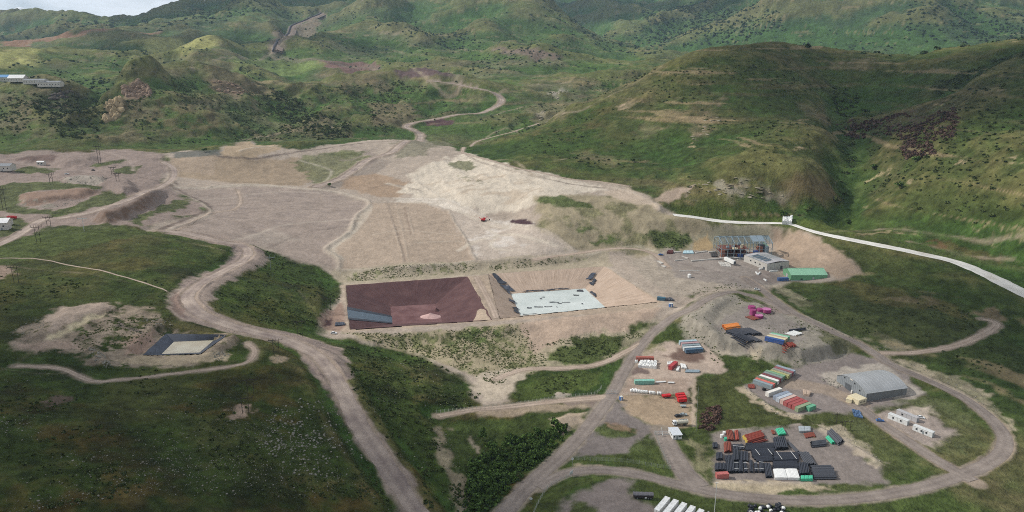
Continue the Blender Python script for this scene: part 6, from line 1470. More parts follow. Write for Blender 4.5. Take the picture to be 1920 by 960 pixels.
# bins by the red pipes
for (u,v,m,l) in ((1353,820,M_WRAP,'white drum in the top left corner of the pipe yard'),(1357.5,814.5,M_WRAP,'white drum behind the green bin in the pipe yard'),(1360,826,M_TEAL,'green drum left of the red brown pipes')):
    p=hit(u,v); r=thing('drum',l,'drum',(p.x,p.y,gz(p.x,p.y))); MB().tube((0,0,0),(0,0,1.5),.8,n=12).build('drum_body',m,r); MB().tube((0,0,1.5),(0,0,1.6),.84,n=12).build('lid',m,r)
p=hit(1292.5,520); r=thing('water_tank','white round tank on the bare slope below the plant terrace','tank',(p.x,p.y,gz(p.x,p.y))); MB().tube((0,0,0),(0,0,2.6),1.5,n=18).build('tank_body',M_WRAP,r); MB().tube((0,0,2.6),(0,0,3.1),1.5,.4,n=18).build('tank_top',M_WRAP,r)
# pale concrete footings and duct pieces on the terrace
def strip(name,label,uva,uvb,wd,h,m,cat):
    a,b,L,ang=axis(uva,uvb); r=thing(name,label,cat,((a.x+b.x)/2,(a.y+b.y)/2,gz((a.x+b.x)/2,(a.y+b.y)/2)),ang); n=max(int(L/4),1)
    for k in range(n): MB().box((-L/2+L*(k+.5)/n,0,h/2-.1),(L/n-.06,wd,h+.2)).build('concrete_block' if cat=='footing' else 'duct_section',m,r,bevel=.04)
for i,(a,b,wd,h,l) in enumerate((((1265,489.5),(1287,486.5),1.0,.7,'short pale footing at the left of the plant terrace'),((1296,490.5),(1353,486.2),1.2,.8,'long pale concrete footing in front of the steel frame'),((1274,508.5),(1312,507.5),.8,.5,'thin pale kerb on the lower plant terrace'),((1278,480),(1290,485.5),.9,.7,'slanting pale beam on the plant terrace'),((1263,473.5),(1276,472.5),1.6,.8,'white flat slab by the dark brown heap'),((1304,474.5),(1326,471.5),1.4,.7,'pale slab line at the foot of the yellow cut slope'),((1328,473.5),(1342,472.5),1.4,.9,'white slab line left of the steel frame'),((1234,489.5),(1242,495),2.4,.6,'white slab at the left edge of the terrace, upper one'),((1241,498.5),(1248,501),2.4,.6,'white slab at the left edge of the terrace, lower one'),((1382,487.5),(1406,486.3),1.2,1.0,'pale low wall between trailer and grey shed'))):
    strip('footing',l,a,b,wd,h,M_CONC,'footing')
for a,b,l in (((1417,511),(1421,516),'left arm of the white V of duct pieces before the sheds'),((1421,516),(1425,511.5),'right arm of the white V of duct pieces before the sheds'),((1423,505.5),(1436,503.5),'white duct lying at the corner of the grey shed'),((1443,509.5),(1459,508.5),'white duct lying between the grey and green sheds'),((1432,524),(1437,527.5),'small white duct left of the blue container')):
    strip('duct',l,a,b,1.0,1.0,M_WRAP,'duct')
wrapped('rubble_slab','broken pale concrete slab beside the box trailer',[(1352,499),(1372,501),(1369,492),(1346,491)],.5,M_CONC,'rubble',(4,3),.5,part='concrete_piece')
# ------------------------------------------------------------------ vehicles
M_TYRE=bpy.data.materials['black_rubber']; M_GLASS=mat('dark_glass',(30,36,42),.12,noise=.05,spec=.7); M_CARW=mat('white_car_paint',(222,224,224),.3,noise=.03,spec=.6); M_CARS=mat('silver_car_paint',(168,180,182),.3,.3,noise=.03,spec=.6); M_CARD=mat('dark_car_paint',(30,32,36),.25,noise=.05,spec=.6); M_REDV=mat('red_vehicle_paint',(196,34,38),.4,noise=.1,rust=(110,40,36),rust_amt=.3); M_BLUEV=mat('blue_paint',(58,104,164),.4,noise=.06)
def wheels(r,xs,y,rad,w_=.22):
    for x in xs:
        for s in (-1,1):
            t=MB().tube((x,s*(y-w_/2),rad),(x,s*(y+w_/2),rad),rad,n=12).build('wheel',M_TYRE,r); MB().tube((x,s*(y+w_/2),rad),(x,s*(y+w_/2+.03),rad),rad*.55,n=8).build('rim',M_STEEL,t)
def car(label,u,v,ang,m,cat='car'):
    p=hit(u,v); r=thing('parked_car',label,cat,(p.x,p.y,gz(p.x,p.y)),ang)
    prof=[(-2.1,.35),(-2.15,.8),(-1.95,.98),(-1.0,1.02),(-.0,1.04),(.95,1.0),(2.0,.86),(2.15,.6),(2.1,.35)]
    b=MB(); b.prism(prof,-.85,.85); b.build('body',m,r,bevel=.06)
    c=MB(); c.add([(-1.7,-.78,.98),(1.0,-.78,.98),(1.0,.78,.98),(-1.7,.78,.98),(-1.2,-.64,1.48),(.25,-.64,1.5),(.25,.64,1.5),(-1.2,.64,1.48)],[(0,1,5,4),(1,2,6,5),(2,3,7,6),(3,0,4,7)]); c.build('window_band',M_GLASS,r)
    MB().add([(-1.22,-.66,1.5),(.27,-.66,1.52),(.27,.66,1.52),(-1.22,.66,1.5),(-1.22,-.66,1.44),(.27,-.66,1.46),(.27,.66,1.46),(-1.22,.66,1.44)],[(0,1,2,3),(0,1,5,4),(1,2,6,5),(2,3,7,6),(3,0,4,7)]).build('roof',m,r)
    wheels(r,(-1.3,1.3),.78,.33); return r
car('silver car parked at the right edge of the yard above the tanker',1281.5,779,math.radians(4),M_CARS)
car('black car parked left of the silver car in the yard',1271.5,781,math.radians(20),M_CARD)
car('white car on the far pad beyond the site cabins',1726,784,math.radians(-24),M_CARW)
car('small blue car at the left corner of the plant terrace',1239,478.5,math.radians(10),M_BLUEV)
car('white pickup beside the road junction under the plant terrace',1419,543.5,math.radians(-20),M_CARW)
car('blue and white van by the long white site cabin',1650,790,math.radians(-10),M_BLUEV,'van')
car('small white and blue car on the crest beside the dark pond',626,626,math.radians(-10),M_CARW)
car('white van on the far left dump road',125,327,math.radians(10),M_CARW,'van')
car('dark truck on the grey dump on the left',175,320,math.radians(2),M_CARD,'truck')
def tanker():
    x,y,ang,_,L=from_edge((1263,799.5),(1291,798.5),2.4); r=thing('tanker_truck','white tanker truck parked above the guard house','truck',(x,y,gz(x,y)),ang)
    MB().box((0,0,.75),(8.4,1.0,.3)).build('chassis',M_DARK,r)
    c=MB().box((-3.3,0,1.75),(2.0,2.3,2.1)).build('cab',M_CARW,r,bevel=.15); MB().box((-4.32,0,2.15),(.08,2.0,.8)).build('windscreen',M_GLASS,c); MB().box((-3.4,0,2.9),(1.2,1.8,.25)).build('roof_spoiler',M_CARW,c)
    for s in (-1,1): MB().box((-3.4,s*1.16,2.15),(.9,.05,.7)).build('side_window',M_GLASS,c)
    t=MB(); t.tube((-2.0,0,2.05),(4.2,0,2.05),1.2,n=16); t.build('tank',mat('cream_tank',(214,208,190),.4,noise=.06,rust=(150,130,100),rust_amt=.25),r)
    MB().box((1.1,0,3.28),(5.4,.5,.08)).build('walkway',M_STEEL,r)
    for k in (-.4,1.4,3.2): MB().tube((k,0,3.2),(k,0,3.45),.35,n=10).build('hatch',M_STEEL,r)
    wheels(r,(-3.1,1.6,2.8),1.0,.5,.3)
tanker()
def tipper(label,uva,uvb,Lc=5.2,h=1.9):
    x,y,ang,_,L=from_edge(uva,uvb,2.3); r=thing('tipping_trailer',label,'trailer',(x,y,gz(x,y)),ang)
    b=MB()
    for s in (-1,1): b.box((0,s*1.1,.9+h/2),(Lc,.08,h))
    b.box((-Lc/2,0,.9+h/2),(.08,2.2,h)); b.box((Lc/2,0,.9+h/2),(.08,2.2,h)); b.box((0,0,.9),(Lc,2.2,.1)); b.box((0,0,.9+h*.86),(Lc-.3,2.1,.25))
    b.build('tub',M_REDV,r)
    for k in range(5):
        for s in (-1,1): MB().box((-Lc/2+Lc*(k+.5)/5,s*1.17,.9+h/2),(.12,.08,h)).build('rib',M_REDV,r)
    MB().box((0,0,.7),(Lc+.4,.8,.22)).build('chassis',M_DARK,r); MB().tube((-Lc/2-.2,0,.7),(-Lc/2-1.8,0,.6),.1,n=6).build('drawbar',M_DARK,r); wheels(r,(-1.2,1.2),.95,.48,.3)
tipper('red trailer at the back of the group in the yard corner',(1269,747.5),(1284,747))
tipper('red trailer in the middle of the group in the yard corner',(1271,752),(1287,751.2))
tipper('red trailer nearest the camera in the yard corner',(1272.5,757),(1288,756))
tipper('low red trailer with rails left of the group in the yard corner',(1244,747.5),(1258,746.5),5.2,1.0)
def small_trailer():
    p=hit(1281,763.5); r=thing('utility_trailer','small grey trailer below the red trailers','trailer',(p.x,p.y,gz(p.x,p.y)),0); MB().box((0,0,.9),(3.2,1.7,.7)).build('tub',M_CARS,r,bevel=.05); wheels(r,(0,),.95,.35); MB().tube((-1.6,0,.6),(-2.9,0,.5),.06,n=5).build('drawbar',M_DARK,r)
small_trailer()
def excavator():
    p=hit(906,414.5); r=thing('excavator','red excavator working at the edge of the white marl','excavator',(p.x,p.y,gz(p.x,p.y)),math.radians(-8))
    for s in (-1,1):
        t=MB().box((0,s*1.25,.5),(4.2,.65,1.0)).build('track',M_TYRE,r,bevel=.2)
    MB().box((0,0,1.5),(3.6,2.7,1.1)).build('house',M_REDV,r,bevel=.12); MB().box((-1.2,0,2.3),(1.6,2.5,.7)).build('counterweight',M_REDV,r,bevel=.1)
    c=MB().box((.8,.8,2.7),(1.6,1.1,1.7)).build('cab',M_REDV,r,bevel=.08); MB().box((1.62,.8,2.9),(.05,.9,1.1)).build('window',M_GLASS,c)
    MB().tube((1.4,-.4,1.9),(3.9,-.4,5.0),.36,.28,n=6).build('boom',M_REDV,r); MB().tube((3.9,-.4,5.0),(6.6,-.4,2.4),.28,.2,n=6).build('arm',M_REDV,r); MB().box((6.6,-.4,1.8),(1.0,1.3,1.1)).build('bucket',M_DARK,r,bevel=.2); MB().tube((2.0,-.4,1.9),(3.4,-.4,4.0),.12,n=6).build('ram',M_STEEL,r)
    MB().tube((-2,-.6,2.4),(-4.2,-.6,3.9),.25,.18,n=6).build('exhaust_boom',M_REDV,r)
excavator()
def covered_trailer():
    x,y,ang,_,L=from_edge((1191,935.5),(1222,938),2.5); L=9.0; r=thing('covered_trailer','dark trailer under a grey tarpaulin beside the lower apron','trailer',(x,y,gz(x,y)),ang)
    MB().box((0,0,1.5),(L,2.4,1.3)).build('side_body',mat('dark_brown_body',(52,44,44),.7,noise=.2),r)
    pr=[(-1.3,2.1),(-1.2,2.5),(-.5,2.85),(.5,2.9),(1.2,2.55),(1.3,2.1)]
    V=[];F=[];n=9
    for i in range(n+1):
        for (yy,z) in pr: V.append((-L/2-.1+(L+.2)*i/n,yy,z-.1*(i%2)))
    for i in range(n):
        for k in range(5): F.append((i*6+k,(i+1)*6+k,(i+1)*6+k+1,i*6+k+1))
    F+=[(5,4,3,2,1,0),tuple(n*6+k for k in range(6))]; mb=MB(); mb.add(V,F); mb.build('tarpaulin',mat('grey_tarpaulin',(104,102,106),.6,noise=.12),r)
    wheels(r,(-2.8,2.2,3.4),1.0,.5,.3); MB().box((1.0,-1.28,1.0),(.9,.1,.7)).build('tool_box',M_WRAP,r)
covered_trailer()
# ------------------------------------------------------------------ guard house, gates, booth, toilet
def guard_house():
    a=hit(1261,824);b=hit(1278.5,824);c=hit(1256.5,811.5); L=max(math.hypot(b.x-a.x,b.y-a.y),4.6); W=7.6
    r=thing('guard_house','white guard house with sloping roof beside the boom gate','guard house',((a.x+b.x)/2,(a.y+b.y)/2,gz(a.x,a.y)),math.radians(6))
    mw=mat('guard_white',(222,222,218),.6,noise=.05)
    MB().box((0,W/2,1.35),(L,W,2.7)).build('wall',mw,r); MB().add([(-L/2-.3,-.4,2.8),(L/2+.3,-.4,2.8),(L/2+.3,W+.3,3.0),(-L/2-.3,W+.3,3.0),(-L/2-.3,-.4,2.66),(L/2+.3,-.4,2.66),(L/2+.3,W+.3,2.86),(-L/2-.3,W+.3,2.86)],[(0,1,2,3),(0,1,5,4),(1,2,6,5),(2,3,7,6),(3,0,4,7),(7,6,5,4)]).build('roof',mat('roof_white',(206,210,214),.5,.1,noise=.06),r)
    for x in (-L*.3,L*.2,L*.38): 
        w_=MB().box((x,-.03,1.75),(.7,.08,.7)).build('window',M_GLASS,r); MB().box((x,-.08,1.35),(.85,.12,.06)).build('sill',M_STEEL,w_)
    MB().box((-L*.02,-.04,1.05),(.9,.08,2.0)).build('door',M_STEEL,r)
    for y in (2.0,4.5): MB().box((-L/2-.03,y,1.75),(.08,1.0,.7)).build('window',M_GLASS,r)
guard_house()
M_RAIL=mat('white_rail',(206,208,204),.5,noise=.05)
def rail_gate(name,label,uva,uvb,h,nv,cat='gate'):
    a,b,L,ang=axis(uva,uvb); r=thing(name,label,cat,(a.x,a.y,gz(a.x,a.y)),ang)
    for k in range(nv+1): MB().box((L*k/nv,0,h/2),(.12,.12,h)).build('post' if k in (0,nv) else 'picket',M_RAIL,r)
    for z in (.25,h*.5,h-.06): MB().box((L/2,0,z),(L-.14,.09,.12)).build('rail',M_RAIL,r)
rail_gate('rail_gate','white railed gate across the road left of the guard house',(1227.5,815),(1257,815.5),2.0,10)
rail_gate('rail_gate','white railed gate closing the track above the parking yard',(1136,738.5),(1157,738.5),2.6,8)
p=hit(1241,815); r=thing('barrier','raised white boom barrier at the gate','barrier',(p.x,p.y-2,gz(p.x,p.y-2)),0); MB().box((0,0,.6),(.4,.4,1.2)).build('cabinet',M_RAIL,r); MB().tube((0,0,1.1),(-.5,1.6,4.6),.14,n=6).build('boom',M_RAIL,r); MB().box((-.2,.6,1.6),(.5,.5,.3)).build('lamp_head',M_RAIL,r)
p=hit(1164.5,750); r=thing('portable_toilet','blue portable toilet with a white front at the yard entrance','toilet',(p.x,p.y,gz(p.x,p.y)),.5); MB().box((0,0,1.15),(1.7,1.7,2.3)).build('booth',M_BLUEV,r,bevel=.06); MB().box((-.3,-.88,1.1),(1.0,.06,2.0)).build('door',M_RAIL,r); MB().box((0,0,2.38),(1.5,1.5,.14)).build('roof',M_RAIL,r)
p=hit(1257.5,575); r=thing('portable_toilet','blue booth with a white roof at the corner of the tan pond','toilet',(p.x,p.y,gz(p.x,p.y)),.2); MB().box((0,0,1.25),(2.4,2.2,2.5)).build('booth',M_BLUEV,r,bevel=.06); MB().box((0,0,2.6),(2.6,2.4,.2)).build('roof',M_RAIL,r); MB().box((0,-1.14,1.1),(1.0,.06,2.0)).build('door',M_RAIL,r)
wrapped('tarpaulin_heap','dark heap beside the blue container on the tan pond crest',[(1246,565),(1264,565),(1260,560),(1247,560)],1.2,M_BLKD,'tarpaulin heap',(3,1),.7)
wrapped('tarpaulin_heap','dark folded liner on the crest at the left corner of the dark pond',[(628,612),(647,610),(646,606),(629,606)],1.0,M_GREYL,'liner heap',(2,1),.5)
# ------------------------------------------------------------------ fences
M_POST=mat('pale_fence_post',(176,178,166),.7,noise=.12); M_WIRE=mat('wire_mesh',(150,156,150),.5,.3)
_post=MB().box((0,0,1.05),(.16,.16,2.1)).add([(-.08,0,2.1),(.08,0,2.1),(.3,0,2.55),(.14,0,2.55)],[(0,1,2,3)]).mesh('fence_post')
def fence(label,uv,gap=3.0,h=2.1,wires=(.35,.9,1.45,1.95)):
    P=catmull(LAND.pts(uv)[:,:2],1.0); s=np.concatenate([[0],np.cumsum(np.hypot(*np.diff(P,axis=0).T))]); n=max(int(s[-1]/gap),2)
    q=np.linspace(0,s[-1],n+1); X=np.interp(q,s,P[:,0]);Y=np.interp(q,s,P[:,1]);Z_=LAND.z(X,Y)
    r=thing('wire_fence',label,'fence',(X[0],Y[0],Z_[0]))
    for i in range(n+1): link('fence_post',_post,M_POST,r,loc=(X[i]-X[0],Y[i]-Y[0],Z_[i]-Z_[0]-.1),rot=(0,0,math.atan2(Y[min(i+1,n)]-Y[max(i-1,0)],X[min(i+1,n)]-X[max(i-1,0)])))
    for zz in wires:
        m=MB()
        for i in range(n): m.tube((X[i]-X[0],Y[i]-Y[0],Z_[i]-Z_[0]+zz),(X[i+1]-X[0],Y[i+1]-Y[0],Z_[i+1]-Z_[0]+zz),.028,n=3,cap=False)
        m.build('wire',M_WIRE,r)
fence('long pale post fence above the straight dirt track in the middle foreground',[(818,775.5),(900,767),(1000,755),(1060,746),(1112,741),(1128,728)],2.4)
fence('post fence along the grass between the main road and the apron',[(1074,862),(1110,864),(1160,866),(1210,873),(1256,880)],3.0)
fence('post fence running down the left side of the gate road',[(1228,812),(1236,835),(1246,858),(1257,880)],2.6)
fence('post fence curving round the lower left apron',[(1000,966),(1012,940),(1027,917),(1050,903),(1072,894)],3.0)
fence('upright post fence between the parking yard and the green meadow',[(1309,732),(1308,755),(1306,780),(1305,810)],2.0)
fence('post fence at the back of the container pad above the parking yard',[(1168,741),(1200,740.5),(1240,741),(1290,742)],3.0)
# ------------------------------------------------------------------ power line poles, lamp, signs
M_POLE=mat('weathered_timber_pole',(62,56,50),.85,noise=.25,scale=.6); M_INS=mat('grey_insulator',(120,124,124),.4)
def hframe(label,u,vt,vb,w_=3.2,m=None,single=False,arms=1):
    b=hit(u,vb); R=math.hypot(b.x,b.y); _,et=ray(u,vt); h=max(CAM_Z+float(et)*R-b.z,6.0); m=m or M_POLE
    r=thing('power_pole',label,'power pole',(b.x,b.y,b.z-.2),math.radians(12)); t=max(.14,R*.00027)
    if single: MB().tube((0,0,0),(0,0,h),t*1.2,t*.8,n=6).build('post',m,r)
    else:
        for s in (-1,1): MB().tube((s*w_/2*.8,0,0),(s*w_/2,0,h*.93),t,t*.8,n=6).build('post',m,r)
        for s in (-1,1): MB().tube((-s*w_*.45,0,h*.42),(s*w_*.45,0,h*.78),t*.5,n=4).build('brace',m,r)
    for k in range(arms):
        z=h*(.84-.1*k); MB().box((0,0,z),(w_*2.3,t*1.6,t*2.0)).build('cross_arm',m,r)
        for x in (-w_*1.1,0,w_*1.1):
            MB().tube((x,0,z),(x*1.06,0,z+h*.13),t*.7,n=5).build('insulator_horn',M_INS if single else m,r)
PL=[('portal power pole on the stony track edge nearest the dark pond slope',519,631,668),('portal power pole in the scrub left of the dark pond',563,597,631),('portal power pole on the grass beside the stony track with bare earth at its foot',471,705,742),('portal power pole rising from the bare patch on the dark lower left slope',461,740,776),('dark portal power pole at the lower left edge of the dark pond',617,555,584),('portal power pole on the grass plateau at the far left',73,419,456),('tall power pole by the houses at the left edge',9,346,394),('tall power pole on the pale dump at the far left',187,268,306),('power pole between the dumps, right of the boulder pile',221,322,340),('power pole left of the boulder pile on the dumps',97,322,346),('short power pole on the dump road beside the dark truck',212,311,328),('portal power pole on the dark grass below the left footpath',31,494,530),('short power pole at the left track junction',92,404,424)]
for l,u,a,b in PL: hframe(l,u,a,b,arms=1)
hframe('white steel power pole on the pale pad at the left plateau',158,404,434,single=True,m=M_RAIL)
hframe('pale steel pole in the scrub above the stony track bend',508,478,507,single=True,m=M_STEEL)
hframe('thin pole beside the road between hangar and pipe yard',1568,772,794,single=True,w_=1.2)
hframe('small portal pole beside the pipe yard corner and the road',1581,791,806,w_=2.2)
hframe('brown pole at the edge of the hangar yard road',1594,787,806,single=True,w_=1.0)
p=hit(1338.5,972); r=thing('lamp_post','tall pale lamp post rising from the lower road edge','lamp post',(p.x,p.y,p.z-.2)); R=math.hypot(p.x,p.y); h=CAM_Z+float(ray(1340,904)[1])*R-p.z
MB().tube((0,0,0),(0,0,h),.17,.1,n=8).build('pole',M_RAIL,r); MB().box((0,0,h),(1.4,.3,.15)).build('lamp_head',M_RAIL,r)
def road_sign(label,u,v,h=3.2):
    p=hit(u,v); r=thing('road_sign',label,'road sign',(p.x,p.y,p.z-.1)); MB().tube((0,0,0),(0,0,h),.07,n=6).build('pole',M_STEEL,r); MB().tube((0,-.06,h),(0,-.12,h),.75,n=20).build('sign_plate',M_RAIL,r)
road_sign('round white road sign where the main road meets the apron',1073,874,4.2); road_sign('small round white sign beside the main road at the bottom',995.5,943,2.4)
p=hit(1071,893); r=thing('billboard','pale sign board on posts at the fork of the main road','sign',(p.x,p.y,p.z-.1),.9)
for x in (-1,1): MB().tube((x,0,0),(x,0,2.6),.08,n=5).build('post',M_STEEL,r)
MB().box((0,0,2.2),(2.8,.12,1.6)).build('board',M_RAIL,r)
# ------------------------------------------------------------------ farm and village buildings on the left
def house(label,u,v,L,W,H,wall,roof,rz=0.0,gable=1.4,name='house',cat='house'):
    p=hit(u,v); r=thing(name,label,cat,(p.x,p.y,p.z-.4),rz)
    MB().box((0,0,H/2),(L,W,H)).build('wall',wall,r)
    for s in (-1,1):
        MB().add([(-L/2-.4,s*(W/2+.4),H-.1),(L/2+.4,s*(W/2+.4),H-.1),(L/2+.4,0,H+gable),(-L/2-.4,0,H+gable)],[(0,1,2,3)]).build('roof',roof,r)
    for x in (-L/2,L/2): MB().add([(x,-W/2,H),(x,W/2,H),(x,0,H+gable-.1)],[(0,1,2)]).build('gable_wall',wall,r)
    n=max(int(L/4),1)
    for k in range(n): MB().box((-L/2+L*(k+.5)/n,-W/2-.04,H*.55),(1.2,.1,1.2)).build('window',M_DARK,r)
    MB().box((L*.12,-W/2-.04,1.1),(1.1,.12,2.1)).build('door',M_STEEL,r)
M_WALLW=mat('lime_wash',(206,200,190),.8,noise=.08); M_ROOFB=mat('blue_roof',(92,144,190),.5,noise=.06); M_ROOFW=mat('white_roof',(222,222,220),.5,noise=.05); M_ROOFG=mat('grey_slate_roof',(128,132,136),.7,noise=.1)
house('long farm shed with a white and blue roof at the upper left edge',8,153,40,18,8,M_WALLW,M_ROOFB,.1,4,'farm_shed','shed'); house('white tent roofed farm building right of the blue roofed shed',35,153,24,16,6,M_WALLW,M_ROOFW,.05,5,'farm_shed','shed'); house('low grey roofed farm building in the middle of the upper left row',68,157,32,14,6,M_WALLW,M_ROOFG,.02,2,'farm_shed','shed'); house('long low white farm building at the right of the upper left row',96,162,34,14,7,M_WALLW,M_ROOFG,.05,2,'farm_shed','shed')
house('white house at the left edge beside the red truck',4,429,11,8,6,M_WALLW,M_ROOFW,.25,1.5); house('white house with pale roof behind the red truck at the left edge',10,421,9,7,4.5,M_WALLW,M_ROOFW,.1,1.5)
house('grey building at the far left of the dumps',6,319,22,12,6,M_WALLW,M_ROOFG,.05,2); house('small white hut on the dump road at the far left',78,309,8,5,4,M_WALLW,M_ROOFW,0,1,'hut','hut')
p=hit(23,411); r=thing('red_truck','red truck parked by the white house at the left edge','truck',(p.x,p.y,p.z),.1); MB().box((-1.0,0,1.9),(5.2,2.3,1.8)).build('cargo_box',M_REDV,r,bevel=.08); MB().box((2.6,0,1.6),(1.7,2.2,2.0)).build('cab',M_REDV,r,bevel=.12); wheels(r,(-2.4,2.4),1.0,.5,.3)
# black and white bales at the bottom edge
rng=random.Random(5); BM=[sack_mesh(11),sack_mesh(12)]; M_BALE=mat('black_bale',(36,38,44),.4,noise=.3,scale=1,spec=.5)
for i in range(46):
    u=1404+66*rng.random();v=949+18*rng.random(); p=hit(u,v); wh=i%6==0
    o=link('wrapped_bale',BM[i%2],M_SACK if wh else M_BALE,loc=(p.x,p.y,p.z+.5+(.8 if i%3==0 else 0)),rot=(0,0,rng.random()*6),scale=(.95,.85,.75)); tag(o,'white wrapped bale in the heap at the bottom edge' if wh else 'black wrapped bale in the heap at the bottom edge','bale','wrapped bales heaped at the bottom edge' if not wh else 'white bales in the heap at the bottom edge')
# ------------------------------------------------------------------ vegetation and stones
def leaf_mat(name,rgb,var=.5):
    m,t,b=nodes(name); L=t.links.new; g=t.nodes.new('ShaderNodeNewGeometry'); c=lin(*rgb)
    r=t.nodes.new('ShaderNodeValToRGB'); r.color_ramp.elements[0].color=(*[float(x*(1-var)) for x in c],1); r.color_ramp.elements[1].color=(*[float(x*(1+var)) for x in c],1)
    e=r.color_ramp.elements.new(.5); e.color=(*map(float,c),1)
    L(g.outputs['Random Per Island'],r.inputs['Fac']); L(r.outputs['Color'],b.inputs['Base Color']); b.inputs['Roughness'].default_value=.8; b.inputs['Specular IOR Level'].default_value=.15
    return m
M_SHRUB=leaf_mat('shrub_leaves',(86,96,54)); M_SHRUBD=leaf_mat('dark_shrub_leaves',(76,86,48)); M_PURP=leaf_mat('budding_purple_twigs',(96,76,66),.35); M_TREE=leaf_mat('tree_leaves',(76,98,46),.6); M_FARW=leaf_mat('woodland_leaves',(66,82,54),.4); M_TUFT=leaf_mat('grass_tufts',(96,104,60),.4)
M_BARK=mat('bark',(84,70,56),.9,noise=.25)
M_ROCK=mat('pale_field_stone',(136,132,120),.9,noise=.3,scale=.9,bump=.5); M_ROCKY=mat('yellow_cliff_rock',(170,150,116),.95,noise=.3,scale=.25,bump=.7); M_ROCKB=mat('brown_crag_rock',(142,120,100),.95,noise=.35,scale=.25,bump=.7); M_MARL=mat('grey_marl_rock',(146,138,118),.95,noise=.3,scale=.3,bump=.6)
def leaf_cloud(n,seed,flat=.75,leaf=.34,shell=.45):
    """n small leaf clumps through the volume of a crown of radius 1 standing on z = 0"""
    g=np.random.default_rng(seed); d=g.normal(size=(n,3)); d/=np.linalg.norm(d,axis=1)[:,None]; d[:,2]=np.abs(d[:,2])*1.0-.12
    rad=(shell+(1-shell)*g.random(n))[:,None]
    lob=1+.28*np.sin(3*np.arctan2(d[:,1],d[:,0])+seed)[:,None]
    c=d*rad*lob; c[:,2]=np.maximum(c[:,2],.02)*flat*1.25
    a=g.normal(size=(n,3)); a+=d*.0; a/=np.linalg.norm(a,axis=1)[:,None]; b=np.cross(a,d+g.normal(size=(n,3))*.5); b/=np.linalg.norm(b,axis=1)[:,None]+1e-9
    s=(leaf*(.6+.8*g.random(n)))[:,None]
    V=np.stack([c-a*s-b*s*.7,c+a*s-b*s*.7,c+a*s*.8+b*s*.7,c-a*s*.8+b*s*.7],1)
    return V.reshape(-1,3)
def quads_mesh(name,V):
    me=bpy.data.meshes.new(name); F=[tuple(range(4*i,4*i+4)) for i in range(len(V)//4)]; me.from_pydata(V.tolist(),[],F); return me
SHR=[quads_mesh('shrub',leaf_cloud(70,k,.8,.27)) for k in range(6)]
SHL=[leaf_cloud(16,100+k,.8,.46) for k in range(8)]
def rock_verts(seed,sub=1):
    bm=bmesh.new(); bmesh.ops.create_icosphere(bm,subdivisions=sub,radius=1); g=random.Random(seed)
    ax=Vector((g.uniform(.75,1.25),g.uniform(.6,1.1),g.uniform(.45,.8)))
    pl=[(Vector((g.gauss(0,1),g.gauss(0,1),g.gauss(0,1))).normalized(),g.uniform(.55,.85)) for _ in range(6)]
    for v in bm.verts:
        p=v.co.copy()*g.uniform(.88,1.1)
        for n,d in pl:
            e=p.dot(n)-d
            if e>0: p-=n*e
        v.co=Vector((p.x*ax.x,p.y*ax.y,p.z*ax.z))
    bmesh.ops.triangulate(bm,faces=bm.faces); V=np.array([v.co[:] for v in bm.verts]); F=np.array([[v.index for v in f.verts] for f in bm.faces]); bm.free(); return V,F
RK=[rock_verts(k,2 if k<4 else 1) for k in range(9)]
def rock_mesh(k):
    me=bpy.data.meshes.new('boulder'); me.from_pydata(RK[k][0].tolist(),[],RK[k][1].tolist()); return me
RKM=[rock_mesh(k) for k in range(9)]
def spots(uv,n,rmin,rmax,seed,thin=None,power=1.6):
    """n places inside an outline on the land, with a size for each; thinned to clumps by a noise threshold"""
    P=LAND.pts(uv)[:,:2]; g=np.random.default_rng(seed); lo,hi=P.min(0),P.max(0); out=np.zeros((0,2)); tries=0
    while len(out)<n and tries<60:
        q=lo+(hi-lo)*g.random((max(n*3,300),2)); q=q[inpoly(q[:,0],q[:,1],P)]
        if thin and len(q): q=q[(fbm(q[:,0],q[:,1],thin[0],3,seed%50)+thin[1]+.12*g.normal(size=len(q)))>0]
        out=np.concatenate([out,q]); tries+=1
    out=out[:n]; r=rmin+(rmax-rmin)*g.random(len(out))**power
    return np.c_[out,r]
BLOCKED=[POND[k]['rim'] for k in POND]
ROADPTS=np.concatenate([np.c_[d['p'],d['w']] for k,d in ROADS.items() if k!='conveyor'])
def clear_of_roads(S,pad=.3):
    ok=np.ones(len(S),bool)
    for i0 in range(0,len(S),400):
        s=S[i0:i0+400]; d=np.hypot(s[:,None,0]-ROADPTS[None,:,0],s[:,None,1]-ROADPTS[None,:,1])
        ok[i0:i0+400]=(d>ROADPTS[None,:,2]*.55+pad+s[:,2][:,None]*.6).all(1)
    for b in BLOCKED: ok&=~inpoly(S[:,0],S[:,1],b)
    return S[ok]
def merge(V0,F0,S,seed,zs=1.0,sink=.0):
    """stamp small shapes at many places, returning one vertex and one face array"""
    g=np.random.default_rng(seed); VV=[];FF=[];base=0
    kinds=g.integers(0,len(V0),len(S)); z=LAND.z(S[:,0],S[:,1]); ang=g.random(len(S))*6.283; h=.8+.5*g.random(len(S))
    for k in range(len(V0)):
        s=np.nonzero(kinds==k)[0]
        if not len(s): continue
        c,si=np.cos(ang[s])[:,None],np.sin(ang[s])[:,None]; v=V0[k][None]; r=S[s,2][:,None]
        X=(v[...,0]*c-v[...,1]*si)*r+S[s,0][:,None]; Y=(v[...,0]*si+v[...,1]*c)*r+S[s,1][:,None]; ZZ=v[...,2]*r*zs*h[s][:,None]+(z[s]-sink*S[s,2])[:,None]
        VV.append(np.stack([X,Y,ZZ],-1).reshape(-1,3)); f=F0[k]; FF.append((f[None]+(np.arange(len(s))*v.shape[1])[:,None,None]+base).reshape(-1,f.shape[1])); base+=len(s)*v.shape[1]
    return np.concatenate(VV),np.concatenate(FF)
